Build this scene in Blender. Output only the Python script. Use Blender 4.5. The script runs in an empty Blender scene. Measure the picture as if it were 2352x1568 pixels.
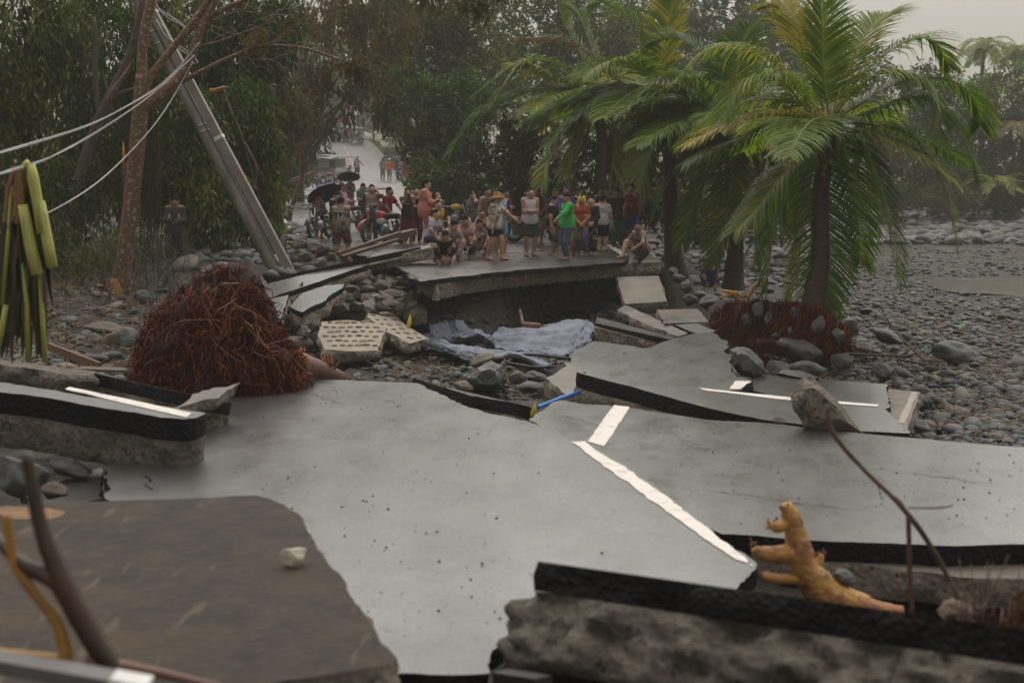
import bpy, math, random
import numpy as np
from mathutils import Vector, Matrix, Euler

random.seed(11)
RNG = np.random.default_rng(11)
sc = bpy.context.scene
COL = sc.collection
PI = math.pi
RD = math.radians

# ------------------------------------------------------------------ camera
# picture coordinates used below: 2352 x 1568, eye 2.2 m above the road, horizon at y = 382
FD, CX, CY, HZ, CAMZ = 3528.0, 1176.0, 784.0, 382.0, 2.2
TH = math.atan((CY - HZ) / FD)
cd = bpy.data.cameras.new('camera')
cam = bpy.data.objects.new('camera', cd)
COL.objects.link(cam)
cam.location = (0, 0, CAMZ)
cam.rotation_euler = (PI / 2 - TH, 0, 0)
cd.sensor_width = 36.0
cd.lens = 36.0 * FD / 2352.0
cd.clip_start, cd.clip_end = 0.1, 6000
cd.dof.use_dof = True
cd.dof.focus_distance = 34.0
cd.dof.aperture_fstop = 2.0
sc.camera = cam

# ------------------------------------------------------------------ sky, sun, exposure
SUN_EL, SUN_AZ = RD(66), RD(10)
wd = bpy.data.worlds.new('World')
sc.world = wd
wd.use_nodes = True
wn = wd.node_tree
bg = wn.nodes['Background']
sky = wn.nodes.new('ShaderNodeTexSky')
sky.sky_type = 'NISHITA'
sky.sun_disc = False
sky.sun_elevation, sky.sun_rotation = SUN_EL, SUN_AZ
sky.air_density, sky.dust_density, sky.ozone_density = 1.0, 2.0, 1.0
hs = wn.nodes.new('ShaderNodeHueSaturation')
hs.inputs['Saturation'].default_value = 0.10
hs.inputs['Value'].default_value = 1.0
wn.links.new(sky.outputs[0], hs.inputs['Color'])
tint = wn.nodes.new('ShaderNodeMix')
tint.data_type = 'RGBA'
tint.blend_type = 'MULTIPLY'
tint.inputs[0].default_value = 1.0
tint.inputs[7].default_value = (1.0, 0.935, 0.855, 1)
wn.links.new(hs.outputs[0], tint.inputs[6])
wn.links.new(tint.outputs[2], bg.inputs[0])
bg.inputs[1].default_value = 0.075
sd = bpy.data.lights.new('sun', 'SUN')
sd.energy, sd.angle, sd.color = 1.5, RD(105), (1.0, 0.955, 0.90)
sun = bpy.data.objects.new('sun', sd)
COL.objects.link(sun)
# light comes from high up, a little behind the far trees
sv = Vector((math.sin(SUN_AZ) * math.cos(SUN_EL), math.cos(SUN_AZ) * math.cos(SUN_EL), math.sin(SUN_EL)))
sun.rotation_euler = (-sv).to_track_quat('-Z', 'Y').to_euler()
sun.location = sv * 300
vs = sc.view_settings
vs.view_transform, vs.look, vs.gamma, vs.use_curve_mapping = 'Standard', 'None', 1.0, False
vs.exposure = 0.72
sc.cycles.volume_bounces = 1
sc.cycles.max_bounces = 6
sc.cycles.diffuse_bounces = 3
sc.cycles.glossy_bounces = 3
sc.cycles.transmission_bounces = 3
sc.cycles.use_denoising = True

# ------------------------------------------------------------------ picture <-> place
ST, CT = math.sin(TH), math.cos(TH)
def ray(x, y):
    u, v = (x - CX) / FD, (CY - y) / FD
    return Vector((u, CT + v * ST, -ST + v * CT))
def P(x, y, Y):
    d = ray(x, y)
    return Vector((0, 0, CAMZ)) + d * (Y / d.y)
def PZ(x, y, z):
    d = ray(x, y)
    return Vector((0, 0, CAMZ)) + d * ((z - CAMZ) / d.z)

# ------------------------------------------------------------------ noise (vectorised value noise)
def _h(i, j, k, s):
    n = (i * 374761393 + j * 668265263 + k * 2147483647 + s * 974634777) & 0xffffffff
    n = ((n ^ (n >> 13)) * 1274126177) & 0xffffffff
    return ((n ^ (n >> 16)) & 0xffff) / 65535.0
def vn(x, y, z=0.0, s=0):
    x, y, z = np.broadcast_arrays(np.asarray(x, float), np.asarray(y, float), np.asarray(z, float))
    i, j, k = np.floor(x).astype(np.int64), np.floor(y).astype(np.int64), np.floor(z).astype(np.int64)
    a, b, c = x - i, y - j, z - k
    a, b, c = a * a * (3 - 2 * a), b * b * (3 - 2 * b), c * c * (3 - 2 * c)
    r = 0
    for di in (0, 1):
        for dj in (0, 1):
            for dk in (0, 1):
                w = (a if di else 1 - a) * (b if dj else 1 - b) * (c if dk else 1 - c)
                r = r + w * _h(i + di, j + dj, k + dk, s)
    return r * 2 - 1
def fbm(x, y, z=0.0, s=0, o=3):
    r, a = 0, 1.0
    for q in range(o):
        r = r + a * vn(np.asarray(x) * 2 ** q, np.asarray(y) * 2 ** q, np.asarray(z) * 2 ** q, s + q)
        a *= .5
    return r
def sstep(a, b, x):
    t = np.clip((np.asarray(x, float) - a) / (b - a), 0, 1)
    return t * t * (3 - 2 * t)

# ------------------------------------------------------------------ mesh gathering
def basis(d):
    d = np.asarray(d, float)
    d = d / (np.linalg.norm(d) + 1e-12)
    a = np.array((0, 0, 1.0)) if abs(d[2]) < .9 else np.array((1.0, 0, 0))
    u = np.cross(a, d); u /= np.linalg.norm(u)
    return u, np.cross(d, u), d
_SPH = {}
def sphere(seg, rings):
    if (seg, rings) in _SPH: return _SPH[(seg, rings)]
    v, f = [(0, 0, 1)], []
    for r in range(1, rings):
        for s in range(seg):
            t, p = PI * r / rings, 2 * PI * s / seg
            v.append((math.sin(t) * math.cos(p), math.sin(t) * math.sin(p), math.cos(t)))
    v.append((0, 0, -1))
    for s in range(seg):
        f.append((0, 1 + s, 1 + (s + 1) % seg))
    for r in range(rings - 2):
        for s in range(seg):
            a, b = 1 + r * seg + s, 1 + r * seg + (s + 1) % seg
            f.append((a, a + seg, b + seg, b))
    o = 1 + (rings - 2) * seg
    for s in range(seg):
        f.append((o + s, len(v) - 1, o + (s + 1) % seg))
    _SPH[(seg, rings)] = (np.array(v, float), f)
    return _SPH[(seg, rings)]
class G:
    def __init__(s):
        s.v, s.f, s.n, s.r, s.hasr = [], [], 0, [], False
    def add(s, v, f, mi=0, rnd=None):
        v = np.asarray(v, float).reshape(-1, 3)
        if isinstance(f, np.ndarray):
            blocks = [f]
        else:
            by = {}
            for q in f: by.setdefault(len(q), []).append(q)
            blocks = [np.array(b) for b in by.values()]
        for b in blocks:
            s.f.append((b + s.n, mi))
            if rnd is not None and len(rnd) == len(b): s.r.append(np.asarray(rnd, float)); s.hasr = True
            else: s.r.append(np.full(len(b), .5))
        s.v.append(v); s.n += len(v)
        return s
    def tube(s, pts, rad, n=6, mi=0, cap=True, nz=0., nf=9.):
        pts = np.asarray([tuple(p) for p in pts], float)
        m = len(pts)
        rad = np.broadcast_to(np.asarray(rad, float), (m,)) if np.ndim(rad) == 0 else np.asarray(rad, float)
        if len(rad) != m: rad = np.interp(np.linspace(0, 1, m), np.linspace(0, 1, len(rad)), rad)
        tan = np.gradient(pts, axis=0)
        u, w, _ = basis(tan[0])
        V = []
        for i in range(m):
            t = tan[i] / (np.linalg.norm(tan[i]) + 1e-12)
            u = u - t * np.dot(u, t); u /= (np.linalg.norm(u) + 1e-12)
            w = np.cross(t, u)
            a = np.arange(n) * 2 * PI / n
            V.append(pts[i] + rad[i] * (np.cos(a)[:, None] * u + np.sin(a)[:, None] * w))
        V = np.concatenate(V)
        if nz:
            c = np.repeat(pts, n, 0); V = c + (V - c) * (1 + nz * fbm(V[:, 0] * nf, V[:, 1] * nf, V[:, 2] * nf, 31, 3))[:, None]
        i, j = np.meshgrid(np.arange(m - 1), np.arange(n), indexing='ij')
        a, b = i * n + j, i * n + (j + 1) % n
        F = np.stack([a, b, b + n, a + n], -1).reshape(-1, 4)
        s.add(V, F, mi)
        if cap:
            s.f.append((np.array([list(range(n))[::-1]]) + s.n - len(V), mi)); s.r.append(np.full(1, .5))
            s.f.append((np.array([[(m - 1) * n + q for q in range(n)]]) + s.n - len(V), mi)); s.r.append(np.full(1, .5))
        return s
    def box(s, c, size, rot=None, mi=0):
        v = np.array([(x, y, z) for x in (-.5, .5) for y in (-.5, .5) for z in (-.5, .5)]) * np.asarray(size)
        if rot is not None: v = v @ np.array(rot).T[:3, :3]
        f = [(0, 1, 3, 2), (4, 6, 7, 5), (0, 4, 5, 1), (2, 3, 7, 6), (0, 2, 6, 4), (1, 5, 7, 3)]
        return s.add(v + np.asarray(tuple(c)), f, mi)
    def beam(s, a, b, w, h, mi=0, roll=0):
        a, b = np.asarray(tuple(a), float), np.asarray(tuple(b), float)
        u, v, d = basis(b - a)
        if roll: u, v = u * math.cos(roll) + v * math.sin(roll), v * math.cos(roll) - u * math.sin(roll)
        V = []
        for p in (a, b):
            for q in ((-1, -1), (1, -1), (1, 1), (-1, 1)):
                V.append(p + u * q[0] * w / 2 + v * q[1] * h / 2)
        return s.add(V, [(3, 2, 1, 0), (4, 5, 6, 7), (0, 1, 5, 4), (1, 2, 6, 5), (2, 3, 7, 6), (3, 0, 4, 7)], mi)
    def ell(s, c, r, seg=10, rings=7, rot=None, mi=0):
        v, f = sphere(seg, rings)
        v = v * np.asarray(r if np.ndim(r) else (r, r, r))
        if rot is not None: v = v @ np.array(rot).T[:3, :3]
        return s.add(v + np.asarray(tuple(c)), f, mi)
    def lathe(s, prof, c, axis=(0, 0, 1), n=16, mi=0):
        u, w, d = basis(axis)
        a = np.arange(n) * 2 * PI / n
        V = np.concatenate([np.asarray(tuple(c)) + d * h + r * (np.cos(a)[:, None] * u + np.sin(a)[:, None] * w) for r, h in prof])
        m = len(prof)
        F = [(i * n + j, i * n + (j + 1) % n, (i + 1) * n + (j + 1) % n, (i + 1) * n + j) for i in range(m - 1) for j in range(n)]
        return s.add(V, F, mi)
    def torus(s, c, axis, R, r, n=24, k=6, mi=0):
        u, w, d = basis(axis)
        pr = [(R + r * math.cos(2 * PI * q / k), r * math.sin(2 * PI * q / k)) for q in range(k)] 
        return s.lathe(pr + pr[:1], c, axis, n, mi)
    def build(s, name, mats, parent=None, smooth=True):
        me = bpy.data.meshes.new(name)
        if not isinstance(mats, (list, tuple)): mats = [mats]
        for m in mats: me.materials.append(m)
        if s.n:
            V = np.concatenate(s.v)
            me.vertices.add(len(V)); me.vertices.foreach_set('co', V.astype(np.float32).ravel())
            lv = np.concatenate([b.ravel() for b, _ in s.f]).astype(np.int32)
            lt = np.concatenate([np.full(len(b), b.shape[1]) for b, _ in s.f]).astype(np.int32)
            mi = np.concatenate([np.full(len(b), m) for b, m in s.f]).astype(np.int32)
            me.loops.add(len(lv)); me.loops.foreach_set('vertex_index', lv)
            me.polygons.add(len(lt))
            me.polygons.foreach_set('loop_start', (np.cumsum(lt) - lt).astype(np.int32))
            me.polygons.foreach_set('material_index', mi)
            me.polygons.foreach_set('use_smooth', np.full(len(lt), bool(smooth)))
            if s.hasr:
                at = me.attributes.new('rnd', 'FLOAT', 'FACE')
                at.data.foreach_set('value', np.concatenate(s.r).astype(np.float32))
            me.update(calc_edges=True)
        o = bpy.data.objects.new(name, me)
        COL.objects.link(o)
        if parent is not None: adopt(o, parent)
        return o
def adopt(o, root):
    o.parent = root
    top = root
    off = Vector((0, 0, 0))
    r = root
    if r.parent is None: o.matrix_parent_inverse = Matrix.Translation(-r.location)
    # a child of a child inherits the offset already held by its parent
def tag(o, label=None, cat=None, group=None, kind=None):
    if label: o['label'] = label
    if cat: o['category'] = cat
    if group: o['group'] = group
    if kind: o['kind'] = kind
    return o
def thing(name, label, cat, loc=(0, 0, 0), group=None):
    o = bpy.data.objects.new(name, None)
    o.empty_display_size = .1
    o.location = loc
    COL.objects.link(o)
    return tag(o, label, cat, group)
def copy_tree(o, parent=None):
    c = o.copy(); COL.objects.link(c)
    if parent is not None: c.parent = parent
    for ch in list(o.children): copy_tree(ch, c)
    return c

# ------------------------------------------------------------------ materials
class NT:
    def __init__(s, name):
        s.m = bpy.data.materials.new(name); s.m.use_nodes = True
        s.t = s.m.node_tree; s.b = s.t.nodes['Principled BSDF']; s.out = s.t.nodes['Material Output']
        s.co = s.t.nodes.new('ShaderNodeTexCoord').outputs['Object']
    def n(s, typ, **kw):
        q = s.t.nodes.new('ShaderNode' + typ)
        for k, v in kw.items():
            if k[0] == '_': setattr(q, k[1:], v)
            else:
                key = int(k[1:]) if k[0] == 'i' and k[1:].isdigit() else k.replace('__', ' ')
                i = q.inputs[key]
                if hasattr(v, 'is_output'): s.t.links.new(v, i)
                else: i.default_value = v
        return q
    def noise(s, scale, detail=3, rough=.55, vec=None, stretch=None):
        v = vec or s.co
        if stretch: v = s.n('Mapping', Vector=v, Scale=stretch).outputs[0]
        return s.n('TexNoise', Vector=v, Scale=scale, Detail=detail, Roughness=rough).outputs['Fac']
    def ramp(s, fac, a, b, ca=(0, 0, 0, 1), cb=(1, 1, 1, 1)):
        r = s.n('ValToRGB', Fac=fac); e = r.color_ramp.elements
        e[0].position, e[1].position, e[0].color, e[1].color = a, b, ca, cb
        return r.outputs[0]
    def mix(s, fac, a, b, mode='MIX'):
        q = s.n('Mix', _data_type='RGBA', _blend_type=mode)
        for k, v in ((0, fac), (6, a), (7, b)):
            if hasattr(v, 'is_output'): s.t.links.new(v, q.inputs[k])
            else: q.inputs[k].default_value = v
        return q.outputs[2]
    def math(s, op, a, b=0.0):
        q = s.n('Math', _operation=op)
        for k, v in ((0, a), (1, b)):
            if hasattr(v, 'is_output'): s.t.links.new(v, q.inputs[k])
            else: q.inputs[k].default_value = v
        return q.outputs[0]
    def set(s, **kw):
        for k, v in kw.items():
            i = s.b.inputs[k.replace('__', ' ')]
            if hasattr(v, 'is_output'): s.t.links.new(v, i)
            else: i.default_value = v
        return s
    def bump(s, h, strength=.5, dist=.02, prev=None):
        q = s.n('Bump', Height=h, Strength=strength, Distance=dist)
        if prev is not None: s.t.links.new(prev, q.inputs['Normal'])
        s.t.links.new(q.outputs[0], s.b.inputs['Normal'])
        return q.outputs[0]
def c4(c): return (c[0], c[1], c[2], 1)
def mul(c, k): return (c[0] * k, c[1] * k, c[2] * k)
_MC = {}
def mat(name, a, b=None, scale=4, rough=.6, bump=0., bscale=40, bdist=.01, lo=.35, hi=.65, stretch=None, rnd=0., spec=.5, metal=0., orand=0.):
    if name in _MC: return _MC[name]
    t = NT(name); b = b or mul(a, .7)
    c = t.mix(t.ramp(t.noise(scale, 5, stretch=stretch), lo, hi), c4(a), c4(b))
    if rnd or orand:
        f = t.n('Attribute', _attribute_name='rnd').outputs['Fac'] if rnd else t.n('ObjectInfo').outputs['Random']
        k = rnd or orand
        g = t.n('MapRange', Value=f, i3=1 - k, i4=1 + k).outputs[0]
        c = t.n('HueSaturation', Color=c, Value=g).outputs[0]
    t.set(Base__Color=c, Roughness=rough, Metallic=metal)
    t.b.inputs['Specular IOR Level'].default_value = spec
    if bump: t.bump(t.noise(bscale, 4, .6), bump, bdist)
    _MC[name] = t.m
    return t.m
def plain(name, col, rough=.6, metal=0.):
    if name in _MC: return _MC[name]
    t = NT(name)
    c = t.mix(t.ramp(t.noise(9, 4), .3, .7), c4(col), c4(mul(col, .78)))
    t.set(Base__Color=c, Roughness=rough, Metallic=metal)
    _MC[name] = t.m
    return t.m
def leafmat(name, a, b, c=None, rough=.5, trans=.32):
    """two or three leaf colours chosen per leaf"""
    t = NT(name)
    f = t.n('Attribute', _attribute_name='rnd').outputs['Fac']
    r = t.n('ValToRGB', Fac=f); e = r.color_ramp.elements
    e[0].position, e[0].color = 0.1, c4(a)
    e[1].position, e[1].color = .75, c4(b)
    if c: x = e.new(.97); x.color = c4(c)
    t.set(Base__Color=r.outputs[0], Roughness=rough)
    t.b.inputs['Specular IOR Level'].default_value = .16
    tr = t.n('BsdfTranslucent', Color=t.n('HueSaturation', Color=r.outputs[0], Value=1.25, Saturation=1.1).outputs[0])
    mx = t.n('MixShader', Fac=trans)
    t.t.links.new(t.b.outputs[0], mx.inputs[1]); t.t.links.new(tr.outputs[0], mx.inputs[2])
    t.t.links.new(mx.outputs[0], t.out.inputs[0])
    return t.m
def mk_asphalt(name, base, wetlo, wethi, sp=1.0):
    t = NT(name)
    grain = t.noise(170, 2)
    big = t.noise(.9, 5, .6)
    flecks = t.ramp(t.noise(5.5, 3, .55, stretch=(1, 1.8, 1)), .62, .76)
    stain = t.ramp(t.noise(.55, 5, .68, stretch=(1, .55, 1)), .44, .62)
    c = t.mix(grain, c4(mul(base, .65)), c4(mul(base, 1.4)))
    c = t.mix(t.ramp(big, .35, .7), c, c4(mul(base, 1.25)))
    g2 = t.ramp(t.noise(48, 3, .7), .44, .60)
    c = t.mix(t.math('MULTIPLY', g2, .6), c, c4(mul(base, .45)))
    c = t.mix(t.math('MULTIPLY', stain, .28), c, c4(mul(base, .42)))
    c = t.mix(t.math('MULTIPLY', flecks, .55), c, (.020, .013, .009, 1))
    rg = t.n('MapRange', Value=t.noise(2.3, 5, .65, stretch=(1, .5, 1)), i1=.3, i2=.7, i3=wetlo, i4=wethi).outputs[0]
    rg = t.math('ADD', rg, t.math('MULTIPLY', flecks, .2))
    rg = t.math('ADD', rg, t.math('MULTIPLY', g2, .05))
    t.set(Base__Color=c, Roughness=rg)
    t.b.inputs['Specular IOR Level'].default_value = .7 * sp
    t.set(Coat__Weight=t.n('MapRange', Value=t.noise(1.1, 5, .7, stretch=(1, .6, 1)), i1=.3, i2=.7, i3=.55, i4=1.0).outputs[0], Coat__Roughness=t.math('MULTIPLY', rg, .6), Coat__IOR=1.4)
    p = t.bump(t.noise(3.0, 4, .6), .10, .05)
    p = t.bump(g2, .35, .006, p); t.bump(grain, .25, .004, p)
    return t.m
ASPHALT = mk_asphalt('wet_asphalt', (.046, .0435, .043), .24, .40)
ASPHALT2 = mk_asphalt('wetter_asphalt', (.036, .034, .034), .20, .42)
ROADM = mk_asphalt('muddy_road', (.11, .10, .088), .26, .46)
def mk_tar():
    t = NT('broken_asphalt_edge')
    v = t.n('TexVoronoi', Vector=t.co, Scale=26).outputs['Distance']
    t.set(Base__Color=t.mix(t.noise(9, 4), (.004, .004, .0045, 1), (.014, .0135, .014, 1)), Roughness=.8)
    t.b.inputs['Specular IOR Level'].default_value = .2
    p = t.bump(v, .9, .03); t.bump(t.noise(90, 3), .6, .01, p)
    return t.m
TAR = mk_tar()
def mk_concrete(name='broken_concrete', a=(.36, .30, .22, 1), b=(.15, .12, .09, 1)):
    t = NT(name)
    v = t.n('TexVoronoi', Vector=t.co, Scale=17)
    ag = t.ramp(v.outputs['Distance'], .12, .42)
    c = t.mix(t.ramp(t.noise(2.2, 6, .62), .32, .68), a, b)
    c = t.mix(t.math('MULTIPLY', ag, .5), c, t.mix(t.n('SeparateColor', Color=v.outputs['Color']).outputs[0], (.08, .075, .065, 1), (.26, .235, .19, 1)))
    c = t.mix(t.ramp(t.noise(13, 4, .65), .54, .66), c, (.045, .038, .03, 1))
    t.set(Base__Color=c, Roughness=.8)
    p = t.bump(v.outputs['Distance'], .9, .03); p = t.bump(t.noise(34, 5, .7), .8, .025, p); t.bump(t.noise(120, 3, .7), .7, .006, p)
    return t.m
CONC = mk_concrete()
CONCD = mk_concrete('darkened_broken_concrete', (.19, .155, .11, 1), (.075, .06, .045, 1))  # darkened copy of the same concrete; lower colour offsets the strong top light
CONCTOP = mat('cast_concrete_face', (.19, .165, .135), (.11, .096, .08), 1.6, .5, .35, 55, .006, stretch=(1, 1, 1))
PAINT = mat('road_paint_white', (.76, .72, .66), (.34, .31, .27), 9, .55, .35, 120, .004, .52, .80)
SOIL = None
WOOD = mat('weathered_wood', (.115, .066, .038), (.055, .034, .022), 3, .6, .5, 22, .006, stretch=(1, 9, 9), orand=.25)
BARK = mat('mottled_bark', (.135, .072, .034), (.30, .24, .16), 15, .75, .8, 24, .02, .53, .64, orand=.12)
BARKD = mat('dark_bark', (.055, .038, .027), (.10, .078, .055), 5, .75, .6, 20, .012, orand=.2)
BRANCHM = mat('pale_twigs', (.17, .115, .065), (.10, .066, .038), 6, .7, orand=.25)
PEEL = mat('peeled_wood', (.52, .245, .055), (.38, .17, .045), 7, .45, .4, 26, .006)
ROOTM = leafmat('root_fibre', (.020, .006, .004), (.125, .019, .008), (.34, .095, .026), .5, .04)
ROOTD = mat('root_core', (.040, .011, .007), (.018, .007, .005), 8, .8, .8, 30, .03)
BLACK = plain('black_rubber', (.012, .012, .013), .5)
CHROME = plain('grey_metal', (.32, .32, .33), .35, .8)
DARKM = plain('dark_metal', (.03, .03, .032), .45, .3)
STONES = [mat('river_stone_' + n, a, mul(a, .62), 5, .5, .3, 30, .008, orand=.55, spec=.4) for n, a in
          (('grey', (.085, .087, .086)), ('blue', (.058, .067, .073)), ('dark', (.030, .031, .032)), ('buff', (.125, .108, .082)))]
ROCKM = mat('boulder_grey', (.125, .125, .115), (.066, .07, .068), 2.5, .5, .6, 14, .03, orand=.22)
ROCKD = mat('boulder_dark', (.07, .068, .064), (.036, .036, .036), 3, .45, .6, 14, .03, orand=.2)
ROCKB = mat('boulder_buff', (.16, .125, .09), (.095, .075, .055), 3, .55, .7, 16, .03, orand=.2)
# ------------------------------------------------------------------ terrain
RY = [30, 36, 45, 52, 70, 90, 120, 150, 172, 181, 187, 191]
RXc = [1.6, .6, -2.2, -4.0, -7.2, -9.3, -12.0, -15.8, -19.0, -23.5, -31., -46.]
def road_c(Y): return np.interp(Y, RY, RXc)
def road_z(Y): return np.interp(Y, [33, 60, 90, 120, 150, 172, 186, 260, 400, 1500], [0, .05, .5, 1.35, 3.2, 5.0, 6.0, 9, 12, 20])
def ground(x, Y):
    x, Y = np.asarray(x, float), np.asarray(Y, float)
    beach = -1.6 + .5 * sstep(60, 130, Y) + 4 * sstep(125, 260, Y) + .10 * fbm(x * .5, Y * .25, 0, 3) - .25 * np.exp(-((x - 18) / 4.2) ** 2 - ((Y - 49) / 5) ** 2)
    d = x - road_c(np.clip(Y, 30, 191))
    rz = road_z(Y)
    land = rz - .12 + .22 * fbm(x * .6, Y * .5, 0, 5) + .04 * np.clip(-d - 6, 0, 40)
    left = np.where(Y > 34, land, np.interp(Y, [0, 18, 26, 34], [-1.1, -1.0, -.8, 0]) + .12 * fbm(x * .8, Y * .8, 0, 6))
    emb = rz - .07
    w = sstep(3.7, 5.6, d)                       # right of the road the bank falls to the beach
    right = emb * (1 - w) + beach * w
    wl = sstep(-3.6, -5.4, d)
    far = np.where(d > 0, right, emb * (1 - wl) + left * wl)
    pit = -1.38 + .20 * fbm(x * .9, Y * .9, 0, 8)
    near = pit + (left - pit) * sstep(-4.3, -6.6, x) * sstep(15, 19, Y)
    near = near + (beach - near) * sstep(2.5, 5, x)
    by = np.clip(30.5 + 1.43 * (x + 1.5), 31.0, 37.2) + .35 * fbm(x * 1.6, Y * .3, 0, 9) + 2.6 * sstep(-.2, .8, x) * sstep(4.2, 3.0, x)
    by = by + 2.2 * sstep(-1.8, -3.2, x)
    k = sstep(-.15 - .9 * sstep(.2, -.8, x) * sstep(-5, -2, x), 1.1, Y - by)
    far2 = np.where((Y < 40) & (np.abs(d) < 4.4), np.minimum(far, -.48 + .42 * sstep(38.6, 40, Y)), far)
    return near * (1 - k) + far2 * k
def gz(x, Y): return float(ground(np.array([x]), np.array([Y]))[0])

def mk_ground():
    t = NT('wet_gravel_soil')
    pos = t.n('SeparateXYZ', Vector=t.co)
    v = t.n('TexVoronoi', Vector=t.co, Scale=9)
    v2 = t.n('TexVoronoi', Vector=t.co, Scale=24)
    soil = t.mix(t.ramp(t.noise(1.1, 6, .65), .35, .65), (.048, .035, .023, 1), (.022, .017, .012, 1))
    peb = t.mix(.65, t.mix(t.n('SeparateColor', Color=v.outputs['Color']).outputs[0], (.026, .027, .028, 1), (.075, .072, .066, 1)), soil)
    f = t.ramp(t.noise(.35, 3), .3, .55)
    c = t.mix(f, soil, peb)
    # the verge past x = -6 is grassy further up the road
    gm = t.math('MULTIPLY', t.ramp(pos.outputs['Y'], .0, 1.0), 1.0)
    far = t.n('MapRange', Value=pos.outputs['Y'], i1=95, i2=125).outputs[0]
    c = t.mix(t.math('MULTIPLY', far, t.ramp(t.noise(.5, 4), .35, .5)), c, (.075, .095, .022, 1))
    t.set(Base__Color=c, Roughness=t.n('MapRange', Value=t.noise(1.7, 4), i1=.3, i2=.7, i3=.58, i4=.9).outputs[0])
    t.b.inputs['Specular IOR Level'].default_value = .3
    p = t.bump(v.outputs['Distance'], .55, .05); t.bump(v2.outputs['Distance'], .6, .03, p)
    return t.m
SOIL = mk_ground()
def make_ground():
    Ys = np.concatenate([np.linspace(-40, 3, 12), np.geomspace(4, 260, 330)[0:], np.geomspace(300, 2500, 12)])
    S = np.concatenate([-np.geomspace(1, 12, 14)[::-1], np.linspace(-.95, .95, 210), np.geomspace(1, 12, 14)])
    A = 3 + np.abs(Ys) * .55
    X = S[None, :] * A[:, None]
    YY = np.repeat(Ys[:, None], len(S), 1)
    Z = ground(X, YY)
    n, m = X.shape
    i, j = np.meshgrid(np.arange(n - 1), np.arange(m - 1), indexing='ij')
    a = i * m + j
    g = G(); g.add(np.stack([X, YY, Z], -1), np.stack([a, a + 1, a + m + 1, a + m], -1).reshape(-1, 4))
    tag(g.build('ground', SOIL), kind='structure')
make_ground()

def make_road():
    Ys = np.concatenate([np.arange(39.2, 172, 1.2), np.linspace(173, 191, 26)])
    c = np.stack([road_c(Ys), Ys], -1)
    # smooth the centre line, then offset it to both sides
    for _ in range(6): c[1:-1] = .25 * c[:-2] + .5 * c[1:-1] + .25 * c[2:]
    t = np.gradient(c, axis=0); t /= np.linalg.norm(t, axis=1)[:, None]
    nrm = np.stack([t[:, 1], -t[:, 0]], -1)
    def strip(o0, o1, dz, cols=9, ys=slice(None)):
        V = []
        for k in range(cols):
            o = o0 + (o1 - o0) * k / (cols - 1)
            p = c[ys] + nrm[ys] * o
            V.append(np.stack([p[:, 0], p[:, 1], road_z(p[:, 1]) + dz - .012 * abs(o)], -1))
        V = np.stack(V, 1); n, m = V.shape[:2]
        i, j = np.meshgrid(np.arange(n - 1), np.arange(m - 1), indexing='ij'); a = i * m + j
        return V, np.stack([a, a + 1, a + m + 1, a + m], -1).reshape(-1, 4)
    g = G(); g.add(*strip(-3.5, 3.4, .0)); road = tag(g.build('road', ROADM), kind='structure')
    g = G(); g.add(*strip(-3.42, -3.28, .009, 2, slice(2, 22))); 
    g.build('edge_line', PAINT, road)
    yl = mat('road_paint_yellow', (.55, .30, .06), (.35, .24, .12), 2, .5)
    for k in range(30, len(Ys) - 30, 7):
        g = G(); g.add(*strip(-.06, .06, .010, 2, slice(k, k + 4))); g.build('centre_dash', yl, road)
make_road()

# ------------------------------------------------------------------ broken slabs
def plane_of(pl):
    if isinstance(pl, (int, float)): return Vector((0, 0, pl)), Vector((0, 0, 1))
    a, b, c = [q if isinstance(q, Vector) else P(*q) for q in pl]
    n = (b - a).cross(c - a).normalized()
    return a, n if n.z > 0 else -n
def onplane(x, y, pl):
    a, n = pl
    d = ray(x, y); o = Vector((0, 0, CAMZ))
    return o + d * ((a - o).dot(n) / d.dot(n))
def outline(P3, n, step, jag, seed, corner=True):
    """jagged closed outline in the plane with normal n"""
    out = []
    m = len(P3)
    for i in range(m):
        a, b = np.array(P3[i]), np.array(P3[(i + 1) % m])
        L = np.linalg.norm(b - a); k = max(1, int(L / step))
        e = (b - a) / (L + 1e-9); o = np.cross(e, n)
        for q in range(k):
            p = a + (b - a) * q / k
            w = 1 if q else .4
            j = (fbm(p[0] * 1.7, p[1] * 1.7, p[2], seed, 2) * .9 + fbm(p[0] * 7, p[1] * 7, p[2] * 7, seed + 5, 2) * .6) * jag * w
            out.append(p + o * j)
    out = np.array(out)
    A = sum(np.dot(n, np.cross(out[i], out[(i + 1) % len(out)])) for i in range(len(out)))
    return out if A > 0 else out[::-1]
def layer(name, ring, n, d0, th, mats, parent, rough, seed, rings=3, flare=0.):
    n = np.asarray(tuple(n))
    m = len(ring)
    t = np.roll(ring, -1, 0) - np.roll(ring, 1, 0); t /= (np.linalg.norm(t, axis=1)[:, None] + 1e-9)
    out = np.cross(t, n)
    R = []
    for k in range(rings + 1):
        f = k / rings
        nz = fbm(ring[:, 0] * 5, ring[:, 1] * 5, ring[:, 2] * 5 + f * th * 9 + 7, seed, 3)
        off = (rough * nz if k else 0 * nz) + flare * f ** .7
        if k == rings: off = off - rough * .5
        R.append(ring - n * (d0 + f * th * (1 + (.15 * nz if 0 < k < rings else 0)))[:, None] + out * off[:, None] if False else
                 ring - n[None, :] * (d0 + f * th) + out * off[:, None])
    g = G()
    i, j = np.meshgrid(np.arange(rings), np.arange(m), indexing='ij')
    a, b = i * m + j, i * m + (j + 1) % m
    g.add(np.concatenate(R), np.stack([a, a + m, b + m, b], -1).reshape(-1, 4), 1)
    g.add(R[0], np.array([list(range(m))]), 0)
    g.add(R[-1], np.array([list(range(m))[::-1]]), 1)
    return g.build(name, mats, parent)
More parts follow.
